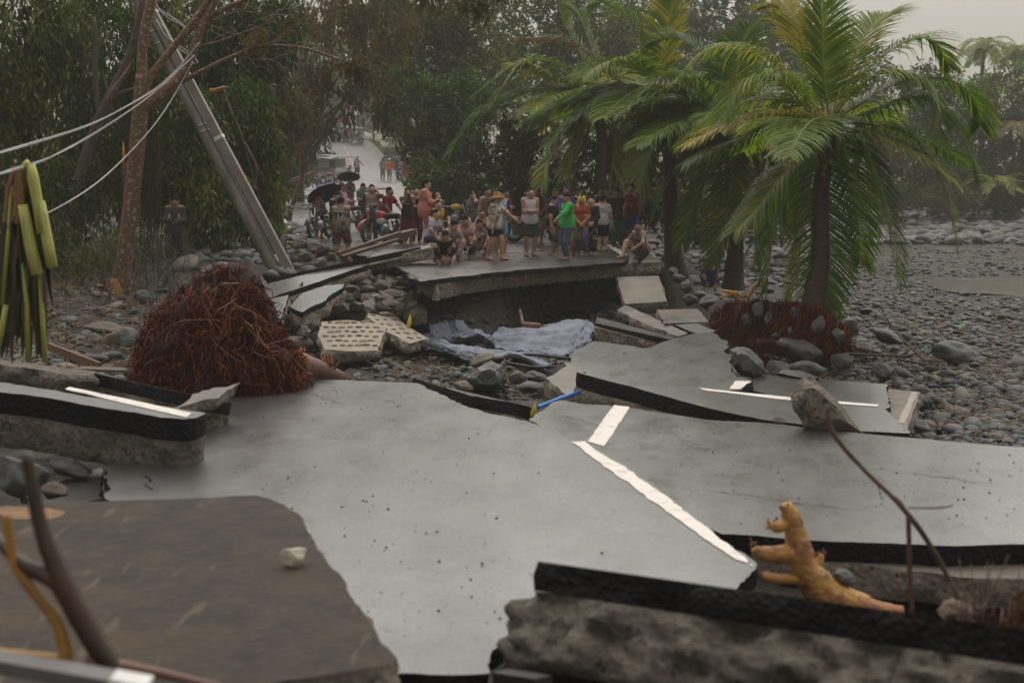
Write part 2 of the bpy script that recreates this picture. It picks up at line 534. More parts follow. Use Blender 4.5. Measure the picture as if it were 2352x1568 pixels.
def slab(name, label, pts, pl=None, tar=.13, conc=.28, top=None, jag=.05, rough=.03, step=.10, seed=None, cat='slab', group=None, flare=.03, ctop=None, rings=4, side=None):
    seed = seed if seed is not None else random.randrange(999)
    if pl is None:
        pl = plane_of([pts[0], pts[1], pts[2]]); P3 = pts
    else:
        pl = plane_of(pl)
        P3 = [q if isinstance(q, Vector) else onplane(q[0], q[1], pl) for q in pts]
    n = pl[1]
    ring = outline(P3, np.array(n), step, jag, seed)
    c = sum((Vector(p) for p in ring), Vector()) / len(ring)
    root = thing(name, label, cat, c - n * (tar + conc), group)
    root['_n'] = 0; del root['_n']
    if tar: layer('asphalt_layer', ring, n, 0, tar, [top or ASPHALT, TAR], root, rough * .7, seed, 2)
    if conc: layer('concrete_layer', ring, n, tar + (.003 if tar else 0), conc, [ctop or CONCTOP, side or CONC], root, rough * 1.6, seed + 3, rings, flare)
    return root, pl
def mark(root, pts, pl, off=.006, m=None, jag=.012, name='white_line', seed=3):
    a, n = pl
    P3 = [onplane(q[0], q[1], (a + n * off, n)) for q in pts]
    r = outline(P3, np.array(n), .06, jag, seed)
    g = G(); g.add(r, np.array([list(range(len(r)))])); return g.build(name, m or PAINT, root)
def shelf(a, b, back): return [a, b, b + Vector(back), a + Vector(back)]

MAINP = -.62
def make_slabs():
    # great foreground carriageway plate
    r, pl = slab('road_slab', 'huge grey asphalt plate filling the middle of the foreground, long white line on its right edge',
        [(604, 868), (625, 857), (655, 864), (690, 868), (960, 880), (1010, 905), (1060, 925), (1110, 945), (1200, 965), (1260, 985), (1312, 1013), (1345, 1012), (1400, 1052), (1440, 1074), (1500, 1116), (1560, 1160),
         (1600, 1192), (1680, 1252), (1735, 1296), (1700, 1338), (1690, 1352), (1500, 1400), (1240, 1400), (1180, 1440), (1130, 1500), (1125, 1545), (905, 1545), (700, 1400), (400, 1200), (245, 1140), (238, 1075), (320, 1022), (470, 935), (520, 905)],
        MAINP, jag=.05, seed=21, step=.06)
    mark(r, [(1312, 1013.6), (1344, 1012.6), (1398, 1052), (1440, 1076), (1500, 1118), (1558, 1161), (1600, 1195), (1680, 1256), (1733, 1297), (1725, 1301), (1690, 1283), (1600, 1220), (1500, 1150), (1400, 1077)], pl, jag=.03)
    r, pl = slab('road_slab', 'dark wet asphalt plate on the right, short oblique white bar at its left end',
        [(1215, 962), (1250, 938), (1285, 919), (1330, 926), (1400, 930), (1640, 965), (1760, 972), (2000, 997), (2352, 1027), (2750, 1060), (2750, 1262), (2352, 1250), (2200, 1253), (1900, 1242), (1740, 1230), (1655, 1226), (1560, 1175), (1450, 1090), (1330, 1030)],
        -.80, tar=.17, top=ASPHALT2, jag=.04, seed=5, conc=.2)
    mark(r, [(1410, 929.5), (1447, 934), (1387, 1024), (1350, 1013)], pl)
    r, pl = slab('road_slab', 'concrete slab lying lowest under the front edge of the dark wet plate',
        [(1880, 1276), (2750, 1282), (2750, 1325), (2330, 1328), (2200, 1325), (1990, 1297)], -.98, tar=0, conc=.25, seed=8, ctop=CONCTOP)
    A = P(1235, 1288, 8.0); B = P(2560, 1474, 6.5); bk = P(1700, 1367, 9.4) - P(1700, 1355, 7.4)
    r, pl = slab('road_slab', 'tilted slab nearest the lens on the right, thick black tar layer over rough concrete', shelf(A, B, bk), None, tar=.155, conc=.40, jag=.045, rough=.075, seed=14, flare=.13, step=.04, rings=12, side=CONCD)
    t = NT('brown_stained_concrete')
    c = t.mix(t.ramp(t.noise(2.6, 6, .65), .35, .65), (.058, .041, .027, 1), (.026, .021, .017, 1))
    c = t.mix(t.math('MULTIPLY', t.ramp(t.noise(14, 4, .6), .50, .70), .4), c, (.085, .063, .042, 1))
    mp = t.n('Mapping', Vector=t.co, Rotation=(0, 0, RD(28)), Scale=(6.5, .9, 1)).outputs[0]
    c = t.mix(t.math('MULTIPLY', t.ramp(t.noise(1.9, 2, .4, mp), .67, .74), .45), c, (.15, .115, .075, 1))
    t.set(Base__Color=c, Roughness=.75); t.b.inputs['Specular IOR Level'].default_value = .25
    p_ = t.bump(t.noise(9, 5, .65), .5, .03); t.bump(t.noise(60, 4, .7), .5, .006, p_)
    brown = t.m
    r, pl = slab('concrete_slab', 'brown scratched concrete slab in the lower left with a pale pebble on it',
        [(-160, 1168), (0, 1160), (250, 1150), (480, 1143), (590, 1137), (640, 1155), (685, 1185), (760, 1300), (840, 1410), (912, 1510), (905, 1522), (550, 1574), (-160, 1650)], -.20, tar=0, conc=.2, jag=.03, seed=31, ctop=brown, flare=.035, step=.05)
    orangem = mat('rust_stain', (.26, .115, .03), (.12, .07, .04), 9, .7)
    mark(r, [(-40, 1170), (20, 1160), (110, 1165), (150, 1175), (120, 1190), (20, 1192)], pl, .003, orangem, .05, 'rust_stain')
    slab('road_slab', 'small dark asphalt wedge between the brown slab and the great plate', [(60, 1120), (130, 1108), (230, 1074), (236, 1146), (150, 1165), (60, 1165)], -.78, seed=9, conc=.15)
    # left stack
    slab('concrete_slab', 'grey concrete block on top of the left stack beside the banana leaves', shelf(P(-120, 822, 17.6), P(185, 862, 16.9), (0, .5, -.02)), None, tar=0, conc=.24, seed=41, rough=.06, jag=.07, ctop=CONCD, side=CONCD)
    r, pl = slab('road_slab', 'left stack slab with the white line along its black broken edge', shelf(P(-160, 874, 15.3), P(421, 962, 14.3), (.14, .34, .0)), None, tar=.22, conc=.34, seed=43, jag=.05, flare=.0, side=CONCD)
    mark(r, [(150, 893), (160, 888), (300, 917), (441, 948), (428, 958), (300, 929)], pl)
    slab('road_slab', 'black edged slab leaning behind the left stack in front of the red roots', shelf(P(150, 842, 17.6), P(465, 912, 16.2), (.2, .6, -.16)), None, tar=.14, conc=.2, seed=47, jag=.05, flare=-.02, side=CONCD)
    slab('concrete_slab', 'buff concrete corner beside the great plate below the red roots', shelf(P(385, 945, 15.4), P(505, 915, 16.3), (.1, .7, .08)), None, tar=0, conc=.16, seed=48, jag=.04)
    # right of centre
    r, pl = slab('road_slab', 'light grey asphalt plate with a black wedge edge and white line on its far side',
        [(1324, 854), (1384, 867), (1605, 889), (1813, 911), (2022, 927), (2050, 955), (2090, 994), (1985, 990), (1760, 964), (1640, 940)], [(1324, 854, 21), (2030, 927, 20.5), (1980, 985, 18.6)], tar=.21, conc=.2, jag=.03, seed=52)
    mark(r, [(1605, 890), (1813, 912), (2020, 929), (2014, 933), (1810, 918), (1620, 896)], pl)
    r, pl = slab('road_slab', 'big sunken asphalt plate with a crease, lying below the blue cloth',
        [(1364, 783), (1420, 790), (1485, 799), (1540, 780), (1592, 766), (1637, 763), (1655, 776), (1671, 783), (1668, 809), (1680, 835), (1693, 861), (1728, 874), (1702, 896), (1600, 905), (1450, 895), (1319, 862), (1298, 830), (1319, 809)],
        [(1364, 783, 28.5), (1637, 763, 28), (1600, 893, 22.8)], tar=.17, conc=.15, seed=55)
    mark(r, [(1690, 874), (1724, 876), (1712, 884), (1702, 893), (1676, 893)], pl, jag=.03)
    slab('road_slab', 'flat asphalt plate behind the upright boulder, reaching toward the beach', [(1712, 888), (1737, 858), (1788, 863), (1900, 872), (2034, 882), (2042, 905), (2041, 935), (2000, 945), (1813, 930)], -1.15, tar=.13, conc=.1, seed=57)
    r, pl = slab('concrete_slab', 'concrete road margin with a pale painted stripe at the edge of the pebbles', [(2000, 889), (2038, 893), (2114, 900), (2082, 987), (2064, 985), (2010, 960)], -1.28, tar=0, conc=.22, seed=58, jag=.02)
    mark(r, [(2094, 899), (2108, 900), (2078, 972), (2062, 970)], pl, m=mat('worn_paint', (.42, .37, .30), (.28, .25, .21), 20, .6))
    slab('road_slab', 'thin broken asphalt flake lifted among the boulders near the beach', [(1786, 856), (1800, 848), (1840, 852), (1880, 866), (1862, 872)], [(1786, 856, 24.5), (1800, 846, 24.7), (1880, 866, 24)], tar=.12, conc=0, seed=59)
    r, pl = slab('concrete_slab', 'low concrete block with a pale stripe under the left tip of the sunken plate', [(1251, 868), (1310, 836), (1345, 850), (1330, 905), (1300, 905)], [(1251, 868, 22.6), (1310, 836, 24), (1330, 900, 21.4)], tar=0, conc=.3, seed=60, jag=.03)
    slab('road_slab', 'black edged asphalt strip dropping behind the great plate toward the wet stones', [P(950, 868, 20.3), P(1010, 886, 19.9), P(1080, 908, 19.5), P(1150, 920, 19.4), P(1215, 934, 19.3), P(1230, 945, 19.9), P(1100, 925, 20.2), P(980, 885, 20.8)], [(950, 868, 20.3), (1215, 934, 19.3), (1090, 921, 20.3)], tar=.16, conc=.1, seed=61, jag=.05)
    slab('concrete_slab', 'concrete slab lying tilted against the platform end below the seated man', [(1416, 636), (1511, 633), (1522, 662), (1532, 692), (1436, 698), (1424, 665)], [(1416, 634, 35.4), (1511, 632, 35.2), (1480, 697, 33.0)], tar=0, conc=.2, seed=62, jag=.02)
    slab('concrete_slab', 'narrow concrete slab sloping down right beneath the tilted slab', [(1418, 713), (1436, 700), (1500, 728), (1579, 765), (1556, 772), (1480, 742)], [(1418, 713, 32.2), (1436, 700, 32.8), (1556, 772, 28.6)], tar=0, conc=.16, seed=63, jag=.02)
    slab('concrete_slab', 'clean squared concrete slab right of the rubble beside the palm roots', [(1509, 711), (1602, 709), (1628, 739), (1526, 742)], [(1509, 711, 32), (1602, 710, 32), (1580, 741, 29.8)], tar=.0, conc=.22, seed=64, jag=.012)
    slab('road_slab', 'black tar edged strip wedged under the clean squared slab', shelf(P(1517, 733, 30.2), P(1606, 768, 29.0), (.35, .25, .04)), None, tar=.13, conc=.1, seed=68, jag=.02)
    slab('road_slab', 'asphalt strip with a black lower edge lying above the brown kerb face', [(1369, 727), (1550, 775), (1537, 779), (1369, 742)], [(1369, 728, 30.4), (1550, 774, 28.4), (1369, 742, 29.4)], tar=.10, conc=0, seed=65, jag=.015)
    r, pl = slab('concrete_slab', 'brown concrete kerb slab with a pale stripe at the right end of the blue cloth', shelf(P(1364, 751, 29.3), P(1515, 788, 28.2), (.15, .4, .03)), None, tar=0, conc=.24, seed=66, jag=.012, flare=0)
    # left of centre, uplifted strips below the crowd
    slab('road_slab', 'upper uplifted asphalt strip running up to the feet of the crowd', shelf(P(560, 652, 31.8), P(965, 567, 34.6), (-.1, .9, -.06)), None, tar=.12, conc=.06, seed=71, jag=.03)
    r, pl = slab('road_slab', 'lower uplifted asphalt strip, grey top and black broken front edge', [(575, 642), (600, 634), (613, 652), (720, 625), (845, 602), (846, 608), (720, 650), (602, 690), (588, 680)], [(602, 688, 30), (845, 606, 33.6), (600, 638, 32.4)], tar=.11, conc=.16, seed=72, jag=.03)
    mark(r, [(577, 632), (586, 632), (576, 655), (567, 655)], pl)
    slab('concrete_slab', 'rough concrete beam end jutting up beside the squatting girl', shelf(P(845, 599, 34.0), P(992, 568, 34.5), (-.1, .9, .02)), None, tar=0, conc=.25, seed=73, jag=.02, rough=.03)
    slab('road_slab', 'small asphalt flap bent down beside the red root ball', [(600, 692), (663, 677), (650, 722), (640, 742), (609, 742)], [(607, 690, 29.6), (663, 678, 30.2), (625, 741, 27.6)], tar=.10, conc=.05, seed=74, jag=.03)
    slab('road_slab', 'tongue shaped asphalt slab tipped to the right on the rubble heap', [(668, 704), (680, 688), (694, 673), (748, 656), (791, 652), (786, 662), (761, 676), (748, 689), (720, 702), (694, 717), (672, 708)], [(670, 705, 29.0), (790, 653, 31.4), (696, 717, 28.4)], tar=.11, conc=.22, seed=75, jag=.03)
    slab('concrete_slab', 'long narrow concrete slab leaning down from the platform into the pit', [(876, 624), (913, 626), (950, 672), (982, 716), (955, 722), (926, 700), (900, 660)], [(876, 624, 34.4), (913, 626, 34.6), (952, 720, 30.6)], tar=0, conc=.24, seed=76, jag=.03)
    slab('road_slab', 'dark squared asphalt slab tucked under the left end of the platform', [(914, 622), (975, 623), (1018, 656), (942, 656)], [(914, 622, 35.2), (975, 623, 35.2), (980, 657, 33.2)], tar=.05, conc=.24, seed=77, jag=.02)
    slab('concrete_slab', 'low concrete slab lying flat behind the uplifted strips', [(850, 588), (880, 572), (960, 574), (952, 590), (880, 596)], [(850, 590, 36.2), (880, 573, 37.6), (950, 590, 36.0)], tar=0, conc=.22, seed=78)
    # end of the surviving road
    c = thing('road_end', 'broken end of the road that the crowd stands on, asphalt over a concrete slab', 'road', P(1250, 640, 35))
    def zpl(z, pts): return np.array([PZ(x, y, z) for x, y in pts])
    top = outline([Vector(p) for p in zpl(0, [(960, 648), (1000, 642), (1100, 630), (1180, 621), (1250, 616), (1340, 609), (1430, 603), (1446, 597), (1437, 586), (1418, 580)])] + [Vector((2.6, 41, 0)), Vector((.4, 46, 0)), Vector((-6.0, 46, 0)), Vector((-4.6, 40, 0)), Vector((-3.0, 36.5, 0))], np.array((0, 0, 1.)), .07, .07, 4)
    layer('asphalt_layer', top, (0, 0, 1), 0, .10, [ASPHALT2, TAR], c, .02, 4, 2)
    con = outline([Vector(p) for p in zpl(-.10, [(1000, 655), (1060, 642), (1180, 629), (1300, 617), (1420, 608), (1521, 601), (1512, 594), (1470, 578)])] + [Vector((3.4, 42, -.1)), Vector((2.0, 46, -.1)), Vector((-6.0, 46, -.1)), Vector((-4.6, 40, -.1)), Vector((-2.8, 37, -.1))], np.array((0, 0, 1.)), .07, .07, 6)
    layer('concrete_layer', con, (0, 0, 1), .003, .30, [CONCTOP, CONC], c, .05, 7, 4, -.03)
    g = G()
    for q in ([(1390, 562), (1404, 562), (1440, 584), (1430, 588)],):
        r = outline([PZ(x, y, .006) for x, y in q], np.array((0, 0, 1.)), .06, .01, 3); g.add(r, np.array([list(range(len(r)))]))
    g.build('white_line', PAINT, c)
make_slabs()

# ------------------------------------------------------------------ rocks and stones
import bmesh
def rockmesh(name, seed, sub, planes=7, rough=.22):
    bm = bmesh.new(); bmesh.ops.create_icosphere(bm, subdivisions=sub, radius=1)
    v = np.array([q.co for q in bm.verts])
    r = random.Random(seed)
    for _ in range(planes):
        n = np.array([r.gauss(0, 1) for _ in range(3)]); n /= np.linalg.norm(n); d = r.uniform(.58, .86)
        e = v @ n - d; v = v - np.clip(e, 0, None)[:, None] * n * .88
    ln = v / np.linalg.norm(v, axis=1)[:, None]
    v = v * (1 + rough * fbm(ln[:, 0] * 1.3, ln[:, 1] * 1.3, ln[:, 2] * 1.3, seed, 3))[:, None]
    v[:, 2] -= (v[:, 2].max() + v[:, 2].min()) / 2
    v /= np.abs(v).max(0)
    for q, c in zip(bm.verts, v): q.co = c
    for f in bm.faces: f.smooth = True
    me = bpy.data.meshes.new(name); bm.to_mesh(me); bm.free()
    return me
BIG = [rockmesh('boulder_mesh', 100 + k, 4, 6 + k % 5, .16) for k in range(8)]
SML = [rockmesh('stone_mesh', 200 + k, 2, 4, .20) for k in range(12)]
TINY = [rockmesh('pebble_mesh', 300 + k, 1, 2, .15) for k in range(10)]
_ms = {}
def withmat(me, m):
    if (me.name, m.name) not in _ms:
        q = me.copy(); q.materials.clear(); q.materials.append(m); _ms[(me.name, m.name)] = q
    return _ms[(me.name, m.name)]
def rock(name, label, loc, size, rot=(0, 0, 0), m=None, k=0, cat='boulder', group=None, pool=None):
    o = bpy.data.objects.new(name, withmat((pool or BIG)[k % len(pool or BIG)], m or ROCKM))
    o.location, o.scale, o.rotation_euler = loc, size, rot
    COL.objects.link(o)
    return tag(o, label, cat, group)
def boulder(label, x, y, w, h, z, m=None, k=0, tilt=0., depth=.8, yaw=0.):
    """picture centre x, base y, width and height in picture units, standing on height z"""
    p = PZ(x, y, z); s = p.y / FD
    return rock('boulder', label, (p.x, p.y + w * s * depth * .4, p.z + h * s * .46), (w * s / 2, w * s / 2 * depth, h * s / 2), (0, tilt, yaw), m, k)
def chunk(label, pts, Y, depth, m, seed, rough=.05, name='boulder', cat='boulder', group=None):
    """angular rock whose silhouette is pts at distance Y"""
    bm = bmesh.new(); rr = random.Random(seed)
    cx, cy = sum(p[0] for p in pts) / len(pts), sum(p[1] for p in pts) / len(pts)
    c = P(cx, cy, Y + depth / 2)
    for k, (dy, s) in enumerate(((0, .55), (depth * .35, 1), (depth * .7, .95), (depth, .6))):
        for x, y in pts:
            q = P(cx + (x - cx) * s * rr.uniform(.9, 1.0), cy + (y - cy) * s * rr.uniform(.9, 1.0), Y + dy * rr.uniform(.9, 1.1)); bm.verts.new(q - c)
    r = bmesh.ops.convex_hull(bm, input=bm.verts[:])
    bmesh.ops.delete(bm, geom=[v for v in bm.verts if not v.link_faces], context='VERTS')
    bmesh.ops.subdivide_edges(bm, edges=bm.edges[:], cuts=3, use_grid_fill=True)
    sz = max(abs(P(pts[0][0], cy, Y).x - c.x), .1)
    v = np.array([q.co for q in bm.verts]); n = v / (np.linalg.norm(v, axis=1)[:, None] + 1e-9); f = 2.2 / sz
    v = v + n * (fbm(v[:, 0] * f, v[:, 1] * f, v[:, 2] * f, seed, 4) * rough * sz * 2.2)[:, None]
    for q, co in zip(bm.verts, v): q.co = co
    for fc in bm.faces: fc.smooth = False
    me = bpy.data.meshes.new(name); bm.to_mesh(me); bm.free(); me.materials.append(m)
    o = bpy.data.objects.new(name, me); o.location = c; COL.objects.link(o)
    return tag(o, label, cat, group)
def make_boulders():
    chunk('large angular grey green boulder in the middle of the wet pit', [(1070, 868), (1095, 842), (1128, 828), (1152, 838), (1166, 872), (1160, 896), (1110, 898), (1078, 890)], 24.0, .8, ROCKM, 5)
    chunk('mossy pale boulder leaning on the right edge of the sunken plate', [(1674, 800), (1690, 792), (1722, 800), (1752, 832), (1758, 852), (1735, 872), (1700, 866), (1684, 836)], 24.2, .7, ROCKM, 9)
    for k_, (cx_, cy_, w_, h_, Y_) in enumerate(((797, 668, 26, 20, 32.6), (832, 655, 30, 22, 33.2), (856, 688, 24, 22, 32.2), (872, 716, 22, 20, 31.4), (818, 706, 26, 18, 31.6), (903, 772, 24, 18, 28.6), (700, 738, 22, 18, 29.6), (842, 640, 24, 14, 33.6), (770, 700, 26, 18, 31.4))):
        rr_ = random.Random(k_); a_ = [i * 2 * PI / 7 + rr_.uniform(-.3, .3) for i in range(7)]
        chunk('large fractured concrete block piled in the rubble heap left of the road end', [(cx_ + math.cos(a) * w_ * rr_.uniform(.8, 1.1), cy_ + math.sin(a) * h_ * rr_.uniform(.8, 1.1)) for a in a_], Y_, .45, CONC if k_ % 3 else ROCKB, 30 + k_, .03, 'rubble_block', 'rubble', 'large blocks of the rubble heap')
    chunk('big angular rock beside the standing timber and the dark round boulder', [(320, 700), (330, 680), (352, 668), (372, 690), (376, 712), (340, 716)], 30.6, .6, ROCKD, 11)
    B = [
     ('wide dark wet boulder in front of the big palm roots', 1842, 842, 110, 62, -1.45, ROCKD, 1, .2),
     ('big rounded brown grey boulder alone on the pebble beach', 2200, 848, 122, 66, -1.55, ROCKM, 2, .1),
     ('small rounded boulder right of the wide dark wet boulder', 1938, 848, 62, 38, -1.5, ROCKM, 3, 0),
     ('flat brown boulder touching the foot of the big beach boulder', 2160, 850, 55, 26, -1.55, ROCKB, 4, .25),
     ('long pale boulder behind the palm roots on the beach side', 2040, 790, 84, 34, -1.5, ROCKM, 5, .25),
     ('tan boulder half buried beside the palm root curtain', 1996, 818, 70, 30, -1.5, ROCKB, 6, .15),
     ('angular grey boulder propped at the right of the palm roots', 1950, 775, 60, 50, -1.35, ROCKM, 7, .5),
     ('dark grey boulder wedged on top of the palm root bank', 1925, 745, 52, 32, -1.1, ROCKD, 1, .2),
     ('round grey stone alone right of the long pale boulder', 2082, 785, 32, 24, -1.5, ROCKM, 2, 0),
     ('dark pointed boulder on the stones below the tan boulder', 2033, 872, 62, 38, -1.55, ROCKD, 4, .3),
     ('grey boulder touching the dark pointed boulder on its right', 2078, 872, 44, 26, -1.55, ROCKM, 5, .1),
     ('flat pale slab shaped boulder lying near the right edge stones', 2240, 882, 66, 26, -1.6, ROCKB, 0, .2),
     ('layered grey boulder below the wide dark wet boulder', 1858, 868, 92, 40, -1.45, ROCKM, 7, .15),
     ('low grey boulder left of the layered grey boulder', 1790, 868, 62, 40, -1.4, ROCKM, 3, .3),
     ('pale wet boulder beside the painted concrete road margin', 2118, 998, 46, 34, -1.6, ROCKM, 6, .2),
     ('squat dark boulder by the corner of the concrete road margin', 2118, 945, 60, 40, -1.6, ROCKD, 1, .1),
     ('squat olive boulder among the pebbles right of the road margin', 2150, 930, 36, 24, -1.6, ROCKB, 2, .1),
     ('rounded olive boulder in front of the angular grey green boulder', 1062, 902, 50, 26, -1.3, ROCKB, 2, .1),
     ('black shiny boulder beside the blue pipe', 1265, 925, 70, 36, -1.3, ROCKD, 3, .15),
     ('wet black boulder between the pit boulder and the concrete block', 1215, 905, 72, 28, -1.3, ROCKD, 5, -.2),
     ('brown cracked boulder at the edge of the blue cloth', 1188, 884, 46, 34, -1.25, ROCKB, 7, .1),
     ('pale rounded boulder beside the brown cracked boulder', 1228, 878, 56, 26, -1.25, ROCKM, 0, .1),
     ('round grey stone left of the angular grey green boulder', 1036, 878, 26, 26, -1.3, ROCKM, 2, 0),
     ('white streaked stone poking through the blue cloth', 1108, 846, 62, 34, -1.2, ROCKB, 6, -.4),
     ('pinkish flat boulder resting on the left stack', 152, 872, 68, 38, -.62, mat('boulder_pink', (.20, .135, .10), (.13, .09, .07), 3, .6, .5, 16, .02), 2, .3),
     ('blue grey boulder left of the red root ball', 290, 812, 66, 62, -.85, ROCKM, 4, .3),
     ('angular pale slab of rock leaning on the blue grey boulder', 250, 812, 46, 56, -.85, ROCKB, 7, .5),
     ('rounded grey boulder on the left bank near the tree roots', 215, 800, 44, 36, -.85, ROCKM, 0, .2),
     ('flat topped dark boulder below the peeling tree', 158, 758, 60, 34, -.75, ROCKD, 1, .1),
     ('tan boulder on the bank beside the peeled roots', 240, 772, 86, 32, -.75, ROCKB, 6, .1),
     ('dark round boulder right of the peeling tree trunk', 324, 706, 46, 42, -.5, ROCKD, 2, .1),
     ('smooth pale stone in front of the left bank boulders', 148, 812, 40, 22, -.85, ROCKM, 3, .0),
     ('small grey boulder under the timber where the man stands', 399, 656, 30, 28, -.35, ROCKM, 0, 0),
     ('dark boulder at the foot of the leaning pole', 562, 632, 60, 46, -.3, ROCKD, 5, .4),
     ('tan block of stone below the hole patterned panel', 730, 800, 60, 44, -1.2, ROCKB, 7, .3),
     ('brown boulder at the left foot of the hole patterned panel', 690, 812, 70, 40, -1.2, ROCKB, 1, .1),
     ('angular tan boulder behind the fallen trunk tip', 695, 772, 66, 46, -1.0, ROCKB, 4, .4),
     ('dark red brown boulder tucked under the second panel', 890, 795, 44, 30, -1.2, ROCKB, 3, .1),
     ('flat wet boulder in the shadow under the road end', 1390, 705, 60, 40, -1.4, ROCKD, 7, .3),
     ('pale cracked boulder set in the eroded bank', 1030, 712, 30, 34, -1.1, ROCKM, 4, .2),
     ('round boulder in the bank below the road end', 1000, 730, 36, 26, -1.2, ROCKB, 2, .1),
     ('grey boulder at the foot of the eroded bank', 1145, 745, 40, 30, -1.35, ROCKD, 6, .1),
     ('dark wet boulder lying at the mouth of the hollow', 1340, 735, 46, 26, -1.45, ROCKD, 0, .1),
     ('flat grey boulder by the palm bank right of the squared slab', 1650, 770, 56, 34, -1.2, ROCKM, 5, .3),
     ('pale block at the lower left between the wedge and the brown slab', 120, 1150, 62, 42, -.6, ROCKB, 6, .1),
     ('dark boulder hiding behind the brown branch on the left', 30, 1140, 130, 90, -.6, ROCKM, 3, .4),
     ('black rock in the gap under the left stack', 150, 1100, 110, 40, -.75, ROCKD, 5, .2),
     ('grey rounded rock behind the orange branch', 1940, 1350, 60, 42, -.75, ROCKM, 2, .1),
     ('pinkish rounded rock at the right end of the tilted slab', 2200, 1430, 84, 52, -.1, mat('boulder_pink', (.2, .13, .1)), 0, .0),
    ]
    for b in B: boulder(b[0], *b[1:8], tilt=b[8])
    for k, (x, y, w) in enumerate(((1652, 693, 38), (1608, 690, 30), (1575, 670, 36), (1560, 650, 30), (1545, 632, 26), (1595, 652, 28), (1630, 705, 44), (1700, 690, 30), (1668, 712, 40), (1585, 700, 34))):
        p = P(x, y, 37 - (y - 630) * .06)
        rock('boulder', 'stone of the loose grey heap between the road end and the crouching man in blue', (p.x, p.y, p.z + .1), (w / 190, w / 200, w / 260), (0, .3 * (k % 3 - 1), k), ROCKM if k % 3 else ROCKD, k, group='loose heap between road end and palms')
    # upright boulder on the dark plate
    chunk('upright brown pitted concrete chunk leaning on the dark wet plate', [(1814, 905), (1822, 880), (1842, 864), (1866, 864), (1905, 898), (1928, 928), (1982, 992), (1930, 988), (1850, 985), (1830, 940)], 17.3, .42, CONC, 3)
    p = PZ(669, 1305, -.2)
    rock('pebble', 'pale cream pebble lying alone on the brown concrete slab', (p.x, p.y + .06, -.2 + .055), (.088, .07, .062), (0, .1, .3), mat('pale_stone', (.50, .47, .37), (.38, .36, .29), 3, .5, .3, 30, .005), 3, 'pebble', pool=BIG)
    p = P(1790, 968, 18.3); rock('boulder', 'small brown lump on the far edge of the dark wet plate', (p.x, p.y, p.z), (.09, .07, .06), (0, 0, 0), ROCKB, 6)
make_boulders()

def scatter(name, pts, scl, rot, var, pool, kind='stuff'):
    """one object of uncountable stones: points that carry instances of the meshes in pool"""
    me = bpy.data.meshes.new(name); me.vertices.add(len(pts)); me.vertices.foreach_set('co', np.asarray(pts, np.float32).ravel())
    for nm, ty, arr, key in (('sc', 'FLOAT_VECTOR', scl, 'vector'), ('ro', 'FLOAT_VECTOR', rot, 'vector'), ('iv', 'INT', var, 'value')):
        a = me.attributes.new(nm, ty, 'POINT'); a.data.foreach_set(key, np.asarray(arr, np.int32 if ty == 'INT' else np.float32).ravel())
    o = bpy.data.objects.new(name, me); COL.objects.link(o); o['kind'] = kind
    src = bpy.data.collections.new(name + '_source')
    for i, q in enumerate(pool):
        s = bpy.data.objects.new('%s_%03d' % (name, i), q); src.objects.link(s)
    ng = bpy.data.node_groups.new(name, 'GeometryNodeTree')
    ng.interface.new_socket('Geometry', in_out='INPUT', socket_type='NodeSocketGeometry')
    ng.interface.new_socket('Geometry', in_out='OUTPUT', socket_type='NodeSocketGeometry')
    N = ng.nodes.new; L = ng.links.new
    gi, go, ip, ci = N('NodeGroupInput'), N('NodeGroupOutput'), N('GeometryNodeInstanceOnPoints'), N('GeometryNodeCollectionInfo')
    ci.inputs['Collection'].default_value = src; ci.inputs['Separate Children'].default_value = True; ci.inputs['Reset Children'].default_value = True
    ip.inputs['Pick Instance'].default_value = True
    def at(nm, ty):
        q = N('GeometryNodeInputNamedAttribute'); q.data_type = ty; q.inputs['Name'].default_value = nm; return q.outputs['Attribute']
    er = N('FunctionNodeEulerToRotation'); L(at('ro', 'FLOAT_VECTOR'), er.inputs[0])
    L(gi.outputs[0], ip.inputs['Points']); L(ci.outputs[0], ip.inputs['Instance']); L(at('iv', 'INT'), ip.inputs['Instance Index'])
    L(er.outputs[0], ip.inputs['Rotation']); L(at('sc', 'FLOAT_VECTOR'), ip.inputs['Scale']); L(ip.outputs[0], go.inputs[0])
    o.modifiers.new('scatter', 'NODES').node_group = ng
    return o
